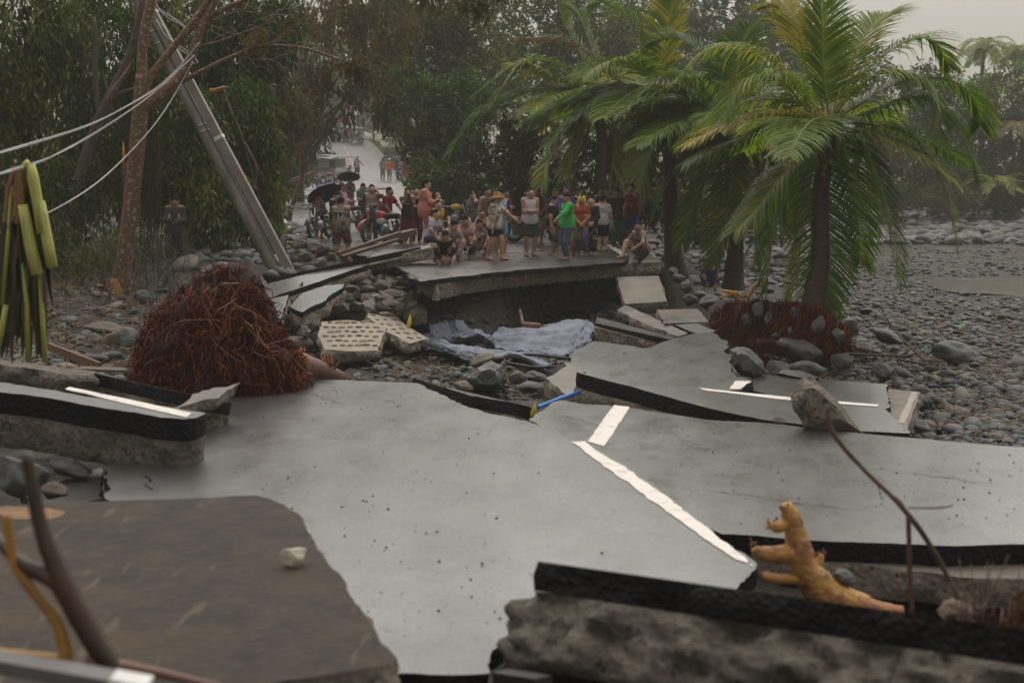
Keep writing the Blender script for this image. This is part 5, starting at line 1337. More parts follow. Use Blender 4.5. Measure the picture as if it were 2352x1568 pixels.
# ------------------------------------------------------------------ people
def surfnets(F, org, h):
    ins = F < 0
    c = [F[i:F.shape[0] - 1 + i, j:F.shape[1] - 1 + j, k:F.shape[2] - 1 + k] for i in (0, 1) for j in (0, 1) for k in (0, 1)]
    s = sum((q < 0).astype(np.int8) for q in c)
    act = (s > 0) & (s < 8)
    idx = -np.ones(act.shape, np.int64); idx[act] = np.arange(act.sum())
    pos = np.argwhere(act).astype(float)
    cv = [q[act] for q in c]
    acc = np.zeros_like(pos); cnt = np.zeros(len(pos))
    off = [np.array((i, j, k), float) for i in (0, 1) for j in (0, 1) for k in (0, 1)]
    for a in range(8):
        for bit in (4, 2, 1):
            if a & bit: continue
            b = a | bit
            m = (cv[a] < 0) != (cv[b] < 0)
            t = np.where(m, cv[a] / np.where(m, cv[a] - cv[b], 1), 0)
            acc += np.where(m[:, None], off[a] + (off[b] - off[a]) * t[:, None], 0); cnt += m
    V = org + h * (pos + acc / cnt[:, None])
    Q = []
    for ax in range(3):
        sl0 = [slice(None)] * 3; sl1 = [slice(None)] * 3
        sl0[ax] = slice(0, -1); sl1[ax] = slice(1, None)
        u, v = (ax + 1) % 3, (ax + 2) % 3
        A, B = ins[tuple(sl0)], ins[tuple(sl1)]
        e = np.argwhere(A != B)
        e = e[(e[:, u] > 0) & (e[:, v] > 0) & (e[:, u] < F.shape[u] - 1) & (e[:, v] < F.shape[v] - 1)]
        fl = A[tuple(e.T)]
        du, dv = np.zeros(3, int), np.zeros(3, int); du[u] = 1; dv[v] = 1
        q = np.stack([idx[tuple((e - du - dv).T)], idx[tuple((e - dv).T)], idx[tuple(e.T)], idx[tuple((e - du).T)]], -1)
        q[~fl] = q[~fl][:, ::-1]
        Q.append(q)
    return V, np.concatenate(Q)
def sd_cone(p, a, b, ra, rb, fl=None):
    """round cone from a to b; fl = (axis, factor) squashes it along an axis"""
    a, b = np.asarray(a, float), np.asarray(b, float)
    ab = b - a; t = np.clip((p - a) @ ab / (ab @ ab + 1e-9), 0, 1)
    q = p - a - t[..., None] * ab
    r = ra + (rb - ra) * t
    if fl is not None:
        ax, k = fl
        s = q @ ax
        q = q + ax * (s * (1 / k - 1))[..., None]
        return (np.sqrt((q * q).sum(-1)) - r) * min(1, k * 1.2)
    return np.sqrt((q * q).sum(-1)) - r
def sd_ell(p, c, r, M=None):
    q = p - np.asarray(c)
    if M is not None: q = q @ M
    r = np.asarray(r, float)
    k0 = np.sqrt(((q / r) ** 2).sum(-1)); k1 = np.sqrt(((q / r ** 2) ** 2).sum(-1))
    return k0 * (k0 - 1) / np.maximum(k1, 1e-6)
def smin(ds, k=.025):
    m = np.min(ds, axis=0)
    return m - k * np.log(sum(np.exp(-np.clip((d - m) / k, 0, 30)) for d in ds))
def field(prims, h, pad=.06, cut=None, k=.022):
    pts = np.array([q for p in prims for q in p['bb']])
    lo, hi = pts.min(0) - pad, pts.max(0) + pad
    n = np.ceil((hi - lo) / h).astype(int) + 1
    ax = [lo[i] + h * np.arange(n[i]) for i in range(3)]
    p = np.stack(np.meshgrid(*ax, indexing='ij'), -1)
    ds = []
    for q in prims:
        d = q['f'](p)
        for (pt, nn) in q.get('clip', ()): d = np.maximum(d, (p - pt) @ nn)
        ds.append(d)
    F = smin(ds, k)
    if cut is not None:
        for (pt, nn) in cut: F = np.maximum(F, (p - np.asarray(pt)) @ np.asarray(nn))
    return surfnets(F, lo, h)
def C_(a, b, ra, rb, fl=None, clip=()):
    a, b = np.asarray(a, float), np.asarray(b, float); r = max(ra, rb)
    if fl is not None: r = max(r, r * fl[1])
    return dict(f=lambda p: sd_cone(p, a, b, ra, rb, fl), bb=[a - r, a + r, b - r, b + r], clip=clip)
def E_(c, r, M=None, clip=()):
    c = np.asarray(c, float); m = max(r)
    return dict(f=lambda p: sd_ell(p, c, r, M), bb=[c - m, c + m], clip=clip)
def rotz(v, a):
    c, s = math.cos(a), math.sin(a); return np.array((v[0] * c - v[1] * s, v[0] * s + v[1] * c, v[2]))
def ik(a, t, l1, l2, pole):
    d = t - a; L = np.linalg.norm(d)
    if L > (l1 + l2) * .995: t = a + d / L * (l1 + l2) * .995; d = t - a; L = np.linalg.norm(d)
    L = max(L, abs(l1 - l2) + .02)
    u = d / (np.linalg.norm(d) + 1e-9)
    x = (l1 * l1 - l2 * l2 + L * L) / (2 * L); y = math.sqrt(max(l1 * l1 - x * x, 0))
    p = pole - u * (pole @ u); p = p / (np.linalg.norm(p) + 1e-9)
    return a + u * x + p * y, t
ARM = {  # hand targets (forward, out to the side, up) from the shoulder, in body heights; elbow pole
 'down': ((.03, .07, -.33), (-.6, .5, -.4)), 'phone': ((.20, -.07, -.15), (-.1, .35, -1)), 'phone_high': ((.24, -.07, .02), (0, .4, -1)), 'ear': ((.07, -.02, .085), (.4, .6, -1)),
 'cross': ((.13, -.13, -.155), (-.1, .45, -1)), 'hip': ((.03, .10, -.24), (-.9, .9, 0)), 'reach': ((.24, .10, -.20), (-.3, .6, -1)), 'point': ((.16, .22, -.16), (-.2, .3, -1)), 'knee': ((.20, .05, -.20), (0, .8, -.6)),
 'back': ((-.06, .08, -.30), (-1, .5, 0)), 'front': ((.12, -.04, -.26), (-.3, .8, -.6)), 'hold': ((.17, -.03, -.07), (0, .4, -1)), 'face': ((.12, -.06, .05), (.3, .4, -1)), 'prop': ((.02, .12, -.30), (-.5, 1, 0)), 'behind': ((-.10, -.02, -.27), (-1, .6, 0)), 'lap': ((.22, -.02, -.17), (0, .9, -.4))}
SKIN = [plain('skin_tan', (.42, .25, .17), .5), plain('skin_brown', (.31, .18, .12), .5), plain('skin_light', (.50, .32, .23), .5), plain('skin_deep', (.19, .105, .07), .5)]
HAIR = plain('black_hair', (.008, .007, .007), .75)
HAIR.node_tree.nodes['Principled BSDF'].inputs['Specular IOR Level'].default_value = .15
HAIRG = plain('grey_brown_hair', (.20, .15, .10), .55)
EYEM = plain('dark_eye', (.012, .009, .008), .3)
LIP = plain('lip', (.20, .07, .055), .5)
def cloth(name, a, b=None, kind=None, c=None):
    """plain or printed cloth; kind: stripes, bands, dots, floral, check, tie"""
    if name in _MC: return _MC[name]
    t = NT(name); b = b or mul(a, .7)
    wr = t.noise(7, 4, .6)
    if kind is None: col = t.mix(t.ramp(wr, .35, .65), c4(a), c4(mul(a, .76)))
    elif kind == 'bands':
        w = t.n('TexWave', _wave_type='BANDS', _bands_direction='Z', Vector=t.co, Scale=2.6, Distortion=.6).outputs['Fac']; col = t.mix(t.ramp(w, .72, .78), c4(a), c4(b))
    elif kind == 'dots':
        v = t.n('TexVoronoi', Vector=t.co, Scale=17, Randomness=.5).outputs['Distance']; col = t.mix(t.ramp(v, .26, .30), c4(b), c4(a))
    elif kind == 'check':
        q = t.n('TexChecker', Vector=t.co, Scale=26, Color1=c4(a), Color2=c4(b)); col = q.outputs[0]
    elif kind == 'tie':
        col = t.mix(t.ramp(t.noise(9, 5, .7), .42, .55), c4(a), c4(b)); 
        if c: col = t.mix(t.ramp(t.noise(5, 3), .58, .62), col, c4(c))
    else:
        v = t.n('TexVoronoi', Vector=t.co, Scale=16)
        r = t.n('ValToRGB', Fac=t.n('SeparateColor', Color=v.outputs['Color']).outputs[0]); e = r.color_ramp; e.interpolation = 'CONSTANT'
        pal = [a, b, c or (.5, .35, .05), mul(a, .6), (.05, .12, .25)]
        e.elements[0].color = c4(pal[0]); e.elements[1].position = .3; e.elements[1].color = c4(pal[1])
        for k, ps in ((2, .55), (3, .72), (4, .88)): x = e.elements.new(ps); x.color = c4(pal[k])
        col = r.outputs[0]
    t.set(Base__Color=col, Roughness=.82)
    t.b.inputs['Specular IOR Level'].default_value = .2
    t.bump(t.noise(14, 3, .6), .5, .03)
    _MC[name] = t.m
    return t.m
_EYE = None
PEOPLE = {}
def person(label, at, H=1.62, face=0., pose='stand', top=None, bottom=None, skin=0, hair='short', head=(0, 0), arms=('down', 'down'), feet=None, lean=0., twist=0., wide=1.0, fat=1.0,
           shoes=None, h=.0205, hat=None, group='people gathered at the broken road end', extra=None, pelvis=None, side_lean=0., name=None, faceparts=True, female=False):
    """at: point under the body on the ground. face: 0 looks at the camera, 90 to the right of the picture"""
    at = np.array(tuple(at), float)
    a = RD(face)
    Fw = np.array((math.sin(a), -math.cos(a), 0)); Rt = np.array((-math.cos(a), -math.sin(a), 0)); Up = np.array((0, 0, 1.))
    def L(f, s, u): return at + (Fw * f + Rt * s + Up * u) * H
    root = thing('person', label, 'person', at, group)
    hipz = {'stand': .515, 'squat': .145, 'sit': .09, 'perch': .30}[pose]
    pel = L(*(pelvis if pelvis else ((0, 0, hipz) if pose != 'squat' else (-.10, 0, hipz))))
    ln, sl = RD(lean), RD(side_lean)
    tu = Up * math.cos(ln) + Fw * math.sin(ln); tu = tu + Rt * math.sin(sl); tu /= np.linalg.norm(tu)
    tw = RD(twist); tr = Rt * math.cos(tw) + Fw * math.sin(tw); tr = tr - tu * (tr @ tu); tr /= np.linalg.norm(tr); tf = np.cross(tu, tr)
    if tf @ Fw < 0: tf = -tf
    sw = (.082 if female else .093) * wide
    chest = pel + tu * .21 * H; neck = pel + tu * .305 * H
    sh = [neck - tu * .022 * H + tr * sw * H * s for s in (1, -1)]      # right, left
    hy, hp = RD(head[0]), RD(head[1])
    hf = Fw * math.cos(hy) + Rt * math.sin(hy); hr = np.cross(hf, Up); hup = Up * math.cos(hp) + hf * math.sin(hp); hfw = hf * math.cos(hp) - Up * math.sin(hp)
    # hfw: where the nose points; positive pitch looks down
    hc = neck + (tu * .3 + Up * .7) * .075 * H + hfw * .018 * H + hup * .008 * H
    M = np.stack([hr, hfw, hup], 1)
    hw, hl, hh = .046 * H, .058 * H, .069 * H
    ftd = {'stand': ((.0, .055), (.0, .055)), 'squat': ((.06, .085), (.06, .085)), 'sit': ((.30, .07), (.26, .07)), 'perch': ((.2, .07), (.18, .07))}[pose]
    ft = feet or ftd
    body, hips, knees, ankles, wrists = [], [], [], [], []
    body.append(E_(chest + tu * .015 * H, (.088 * H * wide * fat, .062 * H * fat, .098 * H), np.stack([tr, tf, tu], 1)))
    body.append(E_(pel + tu * .105 * H + tf * .006 * H * fat, (.076 * H * wide * fat, .058 * H * fat ** 1.5, .10 * H), np.stack([tr, tf, tu], 1)))
    body.append(E_(pel + tu * .01 * H, ((.092 if female else .086) * H * wide * fat, .064 * H * fat, .075 * H), np.stack([tr, tf, tu], 1)))
    body.append(C_(sh[0] - tr * .02 * H, sh[1] + tr * .02 * H, .034 * H, .034 * H))
    if female: body += [E_(chest + tu * .01 * H + tf * .055 * H + tr * s * .04 * H, (.036 * H,) * 3) for s in (1, -1)]
    body.append(C_(neck - tu * .03 * H, hc - hup * .03 * H, .030 * H, .028 * H))
    body.append(E_(hc, (hw, hl, hh), M))
    body.append(E_(hc + hfw * .018 * H - hup * .034 * H, (.034 * H, .036 * H, .036 * H), M))
    body.append(E_(hc + hfw * .060 * H - hup * .012 * H, (.0085 * H, .012 * H, .015 * H), M))
    for s in (1, -1): body.append(E_(hc + hr * s * .047 * H - hup * .008 * H - hfw * .006 * H, (.006 * H, .012 * H, .018 * H), M))
    parts = G()
    for i, s in enumerate((1, -1)):
        hj = pel + Rt * s * .050 * H * wide - tu * .01 * H
        f = ft[i]
        an = L(f[0], s * f[1], .042 + (f[2] if len(f) > 2 else 0))
        pole = Fw * 1.0 + Rt * s * (.15 if pose == 'stand' else .35) + Up * .2
        kn, an = ik(hj, an, .245 * H, .235 * H, pole)
        hips.append(hj); knees.append(kn); ankles.append(an)
        fa = RD(f[3]) if len(f) > 3 else RD(-12 * s)
        fd = Fw * math.cos(fa) - Rt * math.sin(fa) if True else Fw
        body.append(C_(hj, kn, .056 * H * fat, .037 * H)); body.append(C_(kn, an, .036 * H, .024 * H)); body.append(E_(kn * .62 + an * .38 - Fw * .010 * H, (.034 * H,) * 3))
        body.append(C_(an - Up * .018 * H - fd * .015 * H, an - Up * .024 * H + fd * .09 * H, .024 * H, .019 * H))
        if shoes:
            sg = G(); M3 = np.stack([np.cross(fd, Up), fd, Up], 1)
            v, fc = sphere(10, 6); v = v * np.array((.034, .082, .012)) * H; v[:, 2] = np.clip(v[:, 2], -.009 * H, .007 * H)
            sg.add(v @ M3.T + an + fd * .040 * H - Up * .041 * H, fc)
            sg.tube([an + fd * .07 * H - Up * .03 * H + np.cross(fd, Up) * .03 * H, an + fd * .055 * H - Up * .005 * H, an + fd * .07 * H - Up * .03 * H - np.cross(fd, Up) * .03 * H], .007 * H, 5)
            sg.build('slipper', shoes, root)
        # arm
        am = arms[i]; hd, po = ARM[am] if isinstance(am, str) else am
        tgt = sh[i] + (tf * hd[0] + tr * s * hd[1] + (tu if pose != 'stand' else Up) * hd[2]) * H
        pv = tf * po[0] + tr * s * po[1] + Up * po[2]
        el, wr = ik(sh[i], tgt, .172 * H, .150 * H, pv)
        wrists.append(wr)
        body.append(C_(sh[i], el, .034 * H, .026 * H)); body.append(C_(el, wr, .0265 * H, .0175 * H))
        d = (wr - el) / np.linalg.norm(wr - el)
        pc = wr + d * .028 * H; pn = np.cross(d, Up); pn = pn / (np.linalg.norm(pn) + 1e-9) if np.linalg.norm(pn) > .2 else tf
        Mh = np.stack([pn, np.cross(d, pn), d], 1)
        body.append(E_(pc, (.013 * H, .024 * H, .034 * H), Mh))
        cv = -tf if False else Mh[:, 0] * s
        for q in range(4):
            o = pc + d * .026 * H + Mh[:, 1] * (q - 1.5) * .0115 * H; ln_ = (.040, .045, .043, .033)[q] * H
            parts.tube([o, o + d * ln_ * .5 + cv * .003 * H, o + d * ln_ * .85 + cv * .014 * H], [.0056 * H, .0052 * H, .0042 * H], 5)
        o = pc - d * .006 * H + Mh[:, 1] * .020 * H
        parts.tube([o, o + d * .020 * H + Mh[:, 1] * .014 * H, o + d * .038 * H + Mh[:, 1] * .012 * H + cv * .010 * H], [.0075 * H, .0065 * H, .005 * H], 5)
    V, Q = field(body, h, .03)
    parts.add(V, Q); parts.build('body', SKIN[skin], root)
    # ---- clothes
    T3 = np.stack([tr, tf, tu], 1)
    if top:
        m, style = top[0], top[1]; hem = top[2] if len(top) > 2 else -.045; e = .017 * H
        loose = 1.10
        pr = [E_(chest + tu * .012 * H, (.088 * H * wide * fat * loose + e * .6, .062 * H * fat * loose + e * .6, .098 * H), T3), E_(pel + tu * .10 * H + tf * .006 * H, (.080 * H * wide * fat * loose + e * .5, .060 * H * fat ** 1.5 * loose + e * .5, .12 * H), T3),
              E_(pel + tu * .01 * H, (.090 * H * wide * fat * loose + e * .8, .066 * H * fat * loose + e + .014 * H, .17 * H), T3)]
        cut = [(pel + tu * hem * H, -tu), (neck + tu * .004 * H, tu)]
        if female: pr += [E_(chest + tu * .01 * H + tf * .057 * H + tr * s * .04 * H, (.038 * H,) * 3) for s in (1, -1)]
        if style in ('tank', 'strap'):
            pr.append(C_(sh[0] - tr * .03 * H, sh[1] + tr * .03 * H, .034 * H, .034 * H))
            lim = .90 if style == 'tank' else .80
            q = .012 if style == 'tank' else .040
            pr[-1]['clip'] = [(sh[0] - tr * q * H, tr), (sh[1] + tr * q * H, -tr)]
            cut[1] = (neck - tu * (.008 if style == 'tank' else .04) * H, tu) if style == 'strap' else (neck - tu * .004 * H, tu)
        else:
            pr.append(C_(sh[0], sh[1], .038 * H, .038 * H))
            for i, s in enumerate((1, -1)):
                # follow the arm of the body
                A0, B0 = sh[i], wrists[i]
                el = ik(sh[i], wrists[i], .172 * H, .150 * H, (lambda po: tf * po[0] + tr * s * po[1] + Up * po[2])((ARM[arms[i]] if isinstance(arms[i], str) else arms[i])[1]))[0]
                if style in ('tee', 'polo'):
                    u = (el - A0) / np.linalg.norm(el - A0); en = A0 + (el - A0) * (.74 if style == 'tee' else .6)
                    pr.append(C_(A0, en + u * .03 * H, .042 * H, .043 * H, clip=[(en, u)]))
                else:
                    u = (B0 - el) / np.linalg.norm(B0 - el); en = el + (B0 - el) * .96
                    pr.append(C_(A0, el, .043 * H, .036 * H)); pr.append(C_(el, en + u * .02 * H, .035 * H, .027 * H, clip=[(en, u)]))
        if style == 'hood': pr.append(E_(neck - tf * .045 * H + tu * .0 * H, (.055 * H, .03 * H, .042 * H), T3))
        V, Q = field(pr, h * 1.05, .03, cut, .02)
        tm = m if isinstance(m, (list, tuple)) else [m]
        g = G(); g.add(V, Q)
        o = g.build({'tank': 'tank_top', 'strap': 'strap_top', 'tee': 'shirt', 'polo': 'shirt', 'long': 'long_sleeved_shirt', 'hood': 'hoodie', 'jacket': 'jacket'}[style], tm[0], root)
        if len(tm) > 1:   # second colour for the sleeves or the shoulder panels
            o.data.materials.append(tm[1])
            for p in o.data.polygons:
                q = np.array(p.center) - chest
                if abs(q @ tr) > .098 * H * wide or (q @ tu) > .093 * H: p.material_index = 1
    if bottom:
        m, style = bottom[0], bottom[1]; e = .012 * H
        if style == 'skirt':
            hz = bottom[2] if len(bottom) > 2 else .10
            mid = (ankles[0] + ankles[1]) / 2; kmid = (knees[0] + knees[1]) / 2
            hemp = kmid + (mid - kmid) * max(0, min(1, hz))
            sp = np.linalg.norm(knees[0] - knees[1]) / 2
            pr = [E_(pel, (.094 * H * wide * fat + e, .068 * H * fat + e, .09 * H), T3), C_(pel - tu * .02 * H, kmid, .075 * H + e, .06 * H + sp * .8), C_(kmid, hemp, .06 * H + sp * .8, .065 * H + sp * .7)]
            u = (hemp - kmid) if hz > 0 else (kmid - pel); u = u / (np.linalg.norm(u) + 1e-9)
            cut = [(hemp if hz > 0 else kmid, u), (pel + tu * .075 * H, tu)]
            if pose != 'stand': cut = [(pel + tu * .075 * H, tu), (at + Up * .03 * H, -Up)]; pr += [C_(hips[i], knees[i], .06 * H, .055 * H) for i in (0, 1)] + [C_(knees[i], ankles[i], .055 * H, .05 * H) for i in (0, 1)]
        else:
            pr = [E_(pel, (.092 * H * wide * fat + e, .066 * H * fat + e, .085 * H), T3)]; cut = [(pel + tu * .065 * H, tu)]
            for i in (0, 1):
                hj, kn, an = hips[i], knees[i], ankles[i]
                if style == 'pants':
                    u = (an - kn) / np.linalg.norm(an - kn); en = kn + (an - kn) * .95; lo = 1.25 if len(bottom) > 2 and bottom[2] == 'wide' else 1.0
                    pr += [C_(hj, kn, .062 * H * fat, .045 * H * lo), C_(kn, en + u * .03 * H, .045 * H * lo, .036 * H * lo, clip=[(en, u)])]
                else:
                    fr = {'shorts': .62, 'long': .98, 'brief': .40}[style]
                    u = (kn - hj) / np.linalg.norm(kn - hj); en = hj + (kn - hj) * fr
                    pr += [C_(hj, en + u * .04 * H, .064 * H * fat, .060 * H, clip=[(en, u)])]
        V, Q = field(pr, h * 1.05, .03, cut, .018)
        g = G(); g.add(V, Q)
        g.build('skirt' if style == 'skirt' else ('trousers' if style == 'pants' else 'shorts'), m, root)
    # ---- hair and hats
    hm = HAIRG if hair == 'grey' else HAIR
    if hair not in (None, 'none'):
        fc = hc + hfw * .040 * H - hup * .038 * H
        pr = [E_(hc + hup * .006 * H - hfw * .006 * H, (hw + .010 * H, hl + .009 * H, hh + .011 * H), M)]
        cut = [(hc + hfw * .034 * H + hup * .026 * H, (hfw * .80 - hup * .60)), (hc - hup * (.040 if hair in ('short', 'grey') else .05) * H, -hup)]
        V, Q = field(pr, h * .9, .03, cut, .02)
        g = G(); g.add(V, Q)
        if hair in ('long', 'tied', 'bun'):
            if hair == 'long': ex = [C_(hc - hfw * .030 * H + hup * .01 * H, neck - tf * .040 * H - tu * .10 * H, .045 * H, .03 * H, (hfw, .5))] + [C_(hc + hr * s * .036 * H - hfw * .01 * H, neck + tr * s * .045 * H - tf * .012 * H - tu * .03 * H, .020 * H, .014 * H) for s in (1, -1)]
            elif hair == 'tied': ex = [E_(hc - hfw * .062 * H - hup * .0 * H, (.020 * H, .022 * H, .024 * H), M), C_(hc - hfw * .06 * H, neck - tf * .05 * H - tu * .05 * H, .020 * H, .010 * H)]
            else: ex = [E_(hc - hfw * .045 * H + hup * .055 * H, (.028 * H, .028 * H, .024 * H), M)]
            V, Q = field(ex, h * .8, .03, None, .015); g.add(V, Q)
        g.build('hair', hm, root)
    if hat:
        kind, m = hat
        g = G()
        if kind in ('cap', 'cap_back'):
            V, Q = field([E_(hc + hup * .016 * H, (hw + .012 * H, hl + .010 * H, hh * .92), M)], h * .8, .03, [(hc + hup * .022 * H, -hup)], .02); g.add(V, Q)
            s = 1 if kind == 'cap' else -1; v, fcs = sphere(12, 6)
            v = v * np.array((.040, .055, .007)) * H; g.add(v @ M.T + hc + hfw * s * .068 * H + hup * .026 * H, fcs)
            g.build('cap', m, root)
        elif kind == 'straw':
            g.lathe([(.0, .085 * H), (.035 * H, .083 * H), (.052 * H, .06 * H), (.058 * H, .02 * H), (.105 * H, .004 * H), (.125 * H, -.012 * H), (.122 * H, -.014 * H), (.06 * H, .012 * H)], hc + hup * .010 * H, hup - hfw * .1, 22); g.build('straw_hat', m, root)
        elif kind == 'helmet':
            V, Q = field([E_(hc + hup * .016 * H, (hw + .02 * H, hl + .018 * H, hh * 1.0), M)], h * .9, .03, [(hc + hup * .012 * H, -hup)], .02); g.add(V, Q); g.build('helmet', m, root)
        elif kind in ('hoodup', 'towel'):
            pr = [E_(hc - hfw * .010 * H, (hw + .018 * H, hl + .016 * H, hh + .016 * H), M)]
            cut = [(hc + hfw * .030 * H, hfw * .93 - hup * .36)]
            if kind == 'hoodup': pr.append(C_(hc - hup * .04 * H, neck - tu * .03 * H, .05 * H, .07 * H))
            else: pr += [C_(hc + hr * s * .052 * H, neck + tr * s * .060 * H + tf * .06 * H - tu * (.07 if s > 0 else .17) * H, .018 * H, .026 * H, (tf, .6)) for s in (1, -1)]
            V, Q = field(pr, h * .85, .04, cut if kind == 'hoodup' else None, .015)
            if kind == 'towel':
                keep = [(hc + hfw * .034 * H - hup * .012 * H)]
                V2, Q2 = V, Q
                ctr = V2[Q2].mean(1); d = ctr - keep[0]
                inface = (np.abs(d @ hr) < .034 * H) & ((d @ hfw) > 0) & (np.abs(d @ hup) < .052 * H)
                Q = Q2[~inface]
            g.add(V, Q); g.build('hood' if kind == 'hoodup' else 'towel', m, root)
    # ---- face
    if faceparts and h < .03:
        for nm, mm, lst in (('eye', EYEM, [(s * .019, .0535, .006, .0075, .004, .0035) for s in (1, -1)]), ('eyebrow', HAIR, [(s * .020, .0545, .019, .0115, .004, .0028) for s in (1, -1)]), ('mouth', LIP, [(0, .0535, -.037, .014, .005, .0042)])):
            for (x, y, z, a1, b1, c1) in lst:
                g = G(); g.ell(hc + (hr * x + hfw * y + hup * z) * H, (a1 * H, b1 * H, c1 * H), 8, 5, M); g.build(nm, mm, root)
    info = dict(root=root, wr=wrists, hc=hc, neck=neck, chest=chest, pel=pel, tf=tf, tr=tr, tu=tu, H=H, sh=sh, Fw=Fw, Rt=Rt, M=M, hfw=hfw, hup=hup, hr=hr, knees=knees, ankles=ankles)
    return info
PHM = plain('phone_case_black', (.015, .015, .018), .3)
PHG = plain('phone_screen', (.05, .06, .08), .12)
def phone(pi, label, hand=None, tall=True):
    d = pi['hfw']; w = pi['wr']
    c = (w[0] + w[1]) / 2 if hand is None else w[hand]
    c = c + pi['tf'] * .06 * pi['H'] + np.array((0, 0, .025))
    nrm = (c - pi['hc']); nrm /= np.linalg.norm(nrm); r = np.cross(nrm, (0, 0, 1)); r /= np.linalg.norm(r); u = np.cross(r, nrm)
    M = np.stack([r, nrm, u], 1)
    t = thing('phone', label, 'phone', c, 'phones held by the crowd')
    s = (.078, .009, .155) if tall else (.155, .009, .078)
    g = G(); g.box(c, s, M); g.build('case', PHM, t, False)
    g = G(); g.box(c - nrm * .0052, (s[0] * .92, .002, s[2] * .94), M); g.build('screen', PHG, t, False)
def text(s, size, org, right, up, m, parent, name='lettering', squash=1.0, align='CENTER'):
    cu = bpy.data.curves.new(name, 'FONT'); cu.body = s; cu.size = size; cu.align_x = align; cu.align_y = 'CENTER'; cu.resolution_u = 2; cu.extrude = .0015
    tmp = bpy.data.objects.new(name, cu); COL.objects.link(tmp)
    dg = bpy.context.evaluated_depsgraph_get()
    me = bpy.data.meshes.new_from_object(tmp.evaluated_get(dg)); bpy.data.objects.remove(tmp)
    r, u = Vector(tuple(right)).normalized(), Vector(tuple(up)).normalized(); n = r.cross(u)
    Mx = Matrix(((r.x * squash, u.x, n.x, org[0]), (r.y * squash, u.y, n.y, org[1]), (r.z * squash, u.z, n.z, org[2]), (0, 0, 0, 1)))
    me.transform(Mx); me.materials.clear(); me.materials.append(m)
    o = bpy.data.objects.new(name, me); COL.objects.link(o); adopt(o, parent); return o
def on_ground(x, y, z=0.):
    return PZ(x, y, z)
def tall(x, y0, y1, z=0.):
    """standing height from head top y0 and feet y1"""
    p = PZ(x, y1, z); q = P(x, y0, p.y); return p, (q.z - p.z)
W = plain('white_paint', (.75, .75, .72), .5)
def crowd():
    K = cloth
    blackc, whitec, greyc = K('black_cotton', (.016, .016, .018)), K('white_cotton', (.55, .54, .52)), K('charcoal_cotton', (.045, .047, .05))
    denim, navy, maroon = K('blue_denim', (.075, .105, .16)), K('navy_cotton', (.02, .028, .06)), K('maroon_cotton', (.14, .013, .022))
    sl = plain('slipper_black', (.02, .02, .02), .6); slw = plain('slipper_beige', (.45, .36, .28), .6); slp = plain('slipper_pink', (.45, .14, .12), .6)
    def S(lab, x, y0, y1, z=0., dH=0, **kw):
        p, H = tall(x, y0, y1, z); return person(lab, p, H * .985 + dH, **kw)
    # ---- right half of the crowd
    i = S('person in white basketball vest with red side stripes, arms crossed, grey shorts', 1217, 425, 588, face=12, top=(K('jersey_white', (.56, .54, .53)), 'tank', -.06), bottom=(greyc, 'long'), skin=0, arms=('cross', 'cross'), shoes=sl, head=(-8, -2), wide=1.08, fat=1.05)
    for s in (1, -1):
        for dx in (0, .022):
            g = G(); pts = [i['chest'] + (i['tr'] * s * (.088 + dx * .3) + i['tf'] * (.062 - dx) - i['tu'] * q) * i['H'] for q in (-.05, .03, .10, .17, .25)]; g.tube(pts, .007, 4); g.build('stripe', K('stripe_red', (.33, .02, .03)), i['root'])
    S('person in dark red cap and brown sleeveless shirt, hand at chin, brown shorts', 1236, 426, 561, face=0, top=(K('rust_brown', (.10, .052, .036)), 'tank', -.05), bottom=(K('tan_khaki', (.20, .155, .11)), 'long'), skin=3, arms=('face', 'front'), hat=('cap', K('cap_red', (.20, .012, .018))), shoes=sl)
    i = S('person in black polo and checked skirt with long black hair tied back', 1268, 444, 588, face=75, top=(blackc, 'polo', -.02), bottom=(K('check_dark', (.035, .036, .038), (.06, .06, .062), 'check'), 'skirt', .12), skin=1, hair='long', arms=('down', 'reach'), shoes=slw, female=True, head=(0, 18), wide=1.1, fat=1.1)
    S('person with light brown hair peering from behind the black polo', 1276, 428, 562, face=-5, top=(K('brown_top', (.12, .09, .07)), 'tee'), bottom=(blackc, 'pants'), skin=2, hair='grey', female=True)
    i = S('person in bright green long sleeved shirt, blue jeans and black cap, arm held out', 1303, 436, 597, face=-62, top=(K('bright_green', (.045, .42, .085)), 'long', -.05), bottom=(denim, 'pants'), skin=1, arms=('hip', 'reach'), hat=('cap_back', K('cap_black', (.015, .015, .017))), shoes=sl, fat=1.12, wide=1.05, twist=-8, feet=((-.03, .07), (.03, .07)))
    dk = K('print_green', (.012, .07, .02))
    bk = np.array((0, -1, 0)); o = i['chest']
    for k, s in enumerate(('Tulong', 'Panghanapbuhay', 'sa Ating', 'Disadvantaged/', 'Displaced Workers')):
        text(s, .052, o + np.array((.02, -.202 + .004 * k, .085 - k * .062)), (1, 0, 0), (0, 0, 1), dk, i['root'], squash=.62)
    S('person hooded in a purple jacket standing behind the green shirt', 1301, 423, 572, face=0, top=(K('purple_jacket', (.10, .085, .30)), 'jacket'), bottom=(navy, 'pants'), skin=1, arms=('phone', 'phone'), hat=('hoodup', K('purple_jacket', (.1, .085, .3))))
    i = S('person with a bright yellow towel over the head, orange top and olive skirt', 1336, 444, 586, face=-6, top=(K('burnt_orange', (.33, .062, .025)), 'tee', -.04), bottom=(K('olive_skirt', (.085, .085, .045)), 'skirt', .75), skin=1, hair='short', arms=('front', 'front'), hat=('towel', K('towel_yellow', (.72, .50, .015))), shoes=slw, female=True)
    u0 = P(1340, 530, 0); Yv = i['pel'][1] - .30
    t = thing('folded_umbrella', 'closed blue patterned umbrella held like a cane by the person with the yellow towel', 'umbrella', P(1346, 585, Yv))
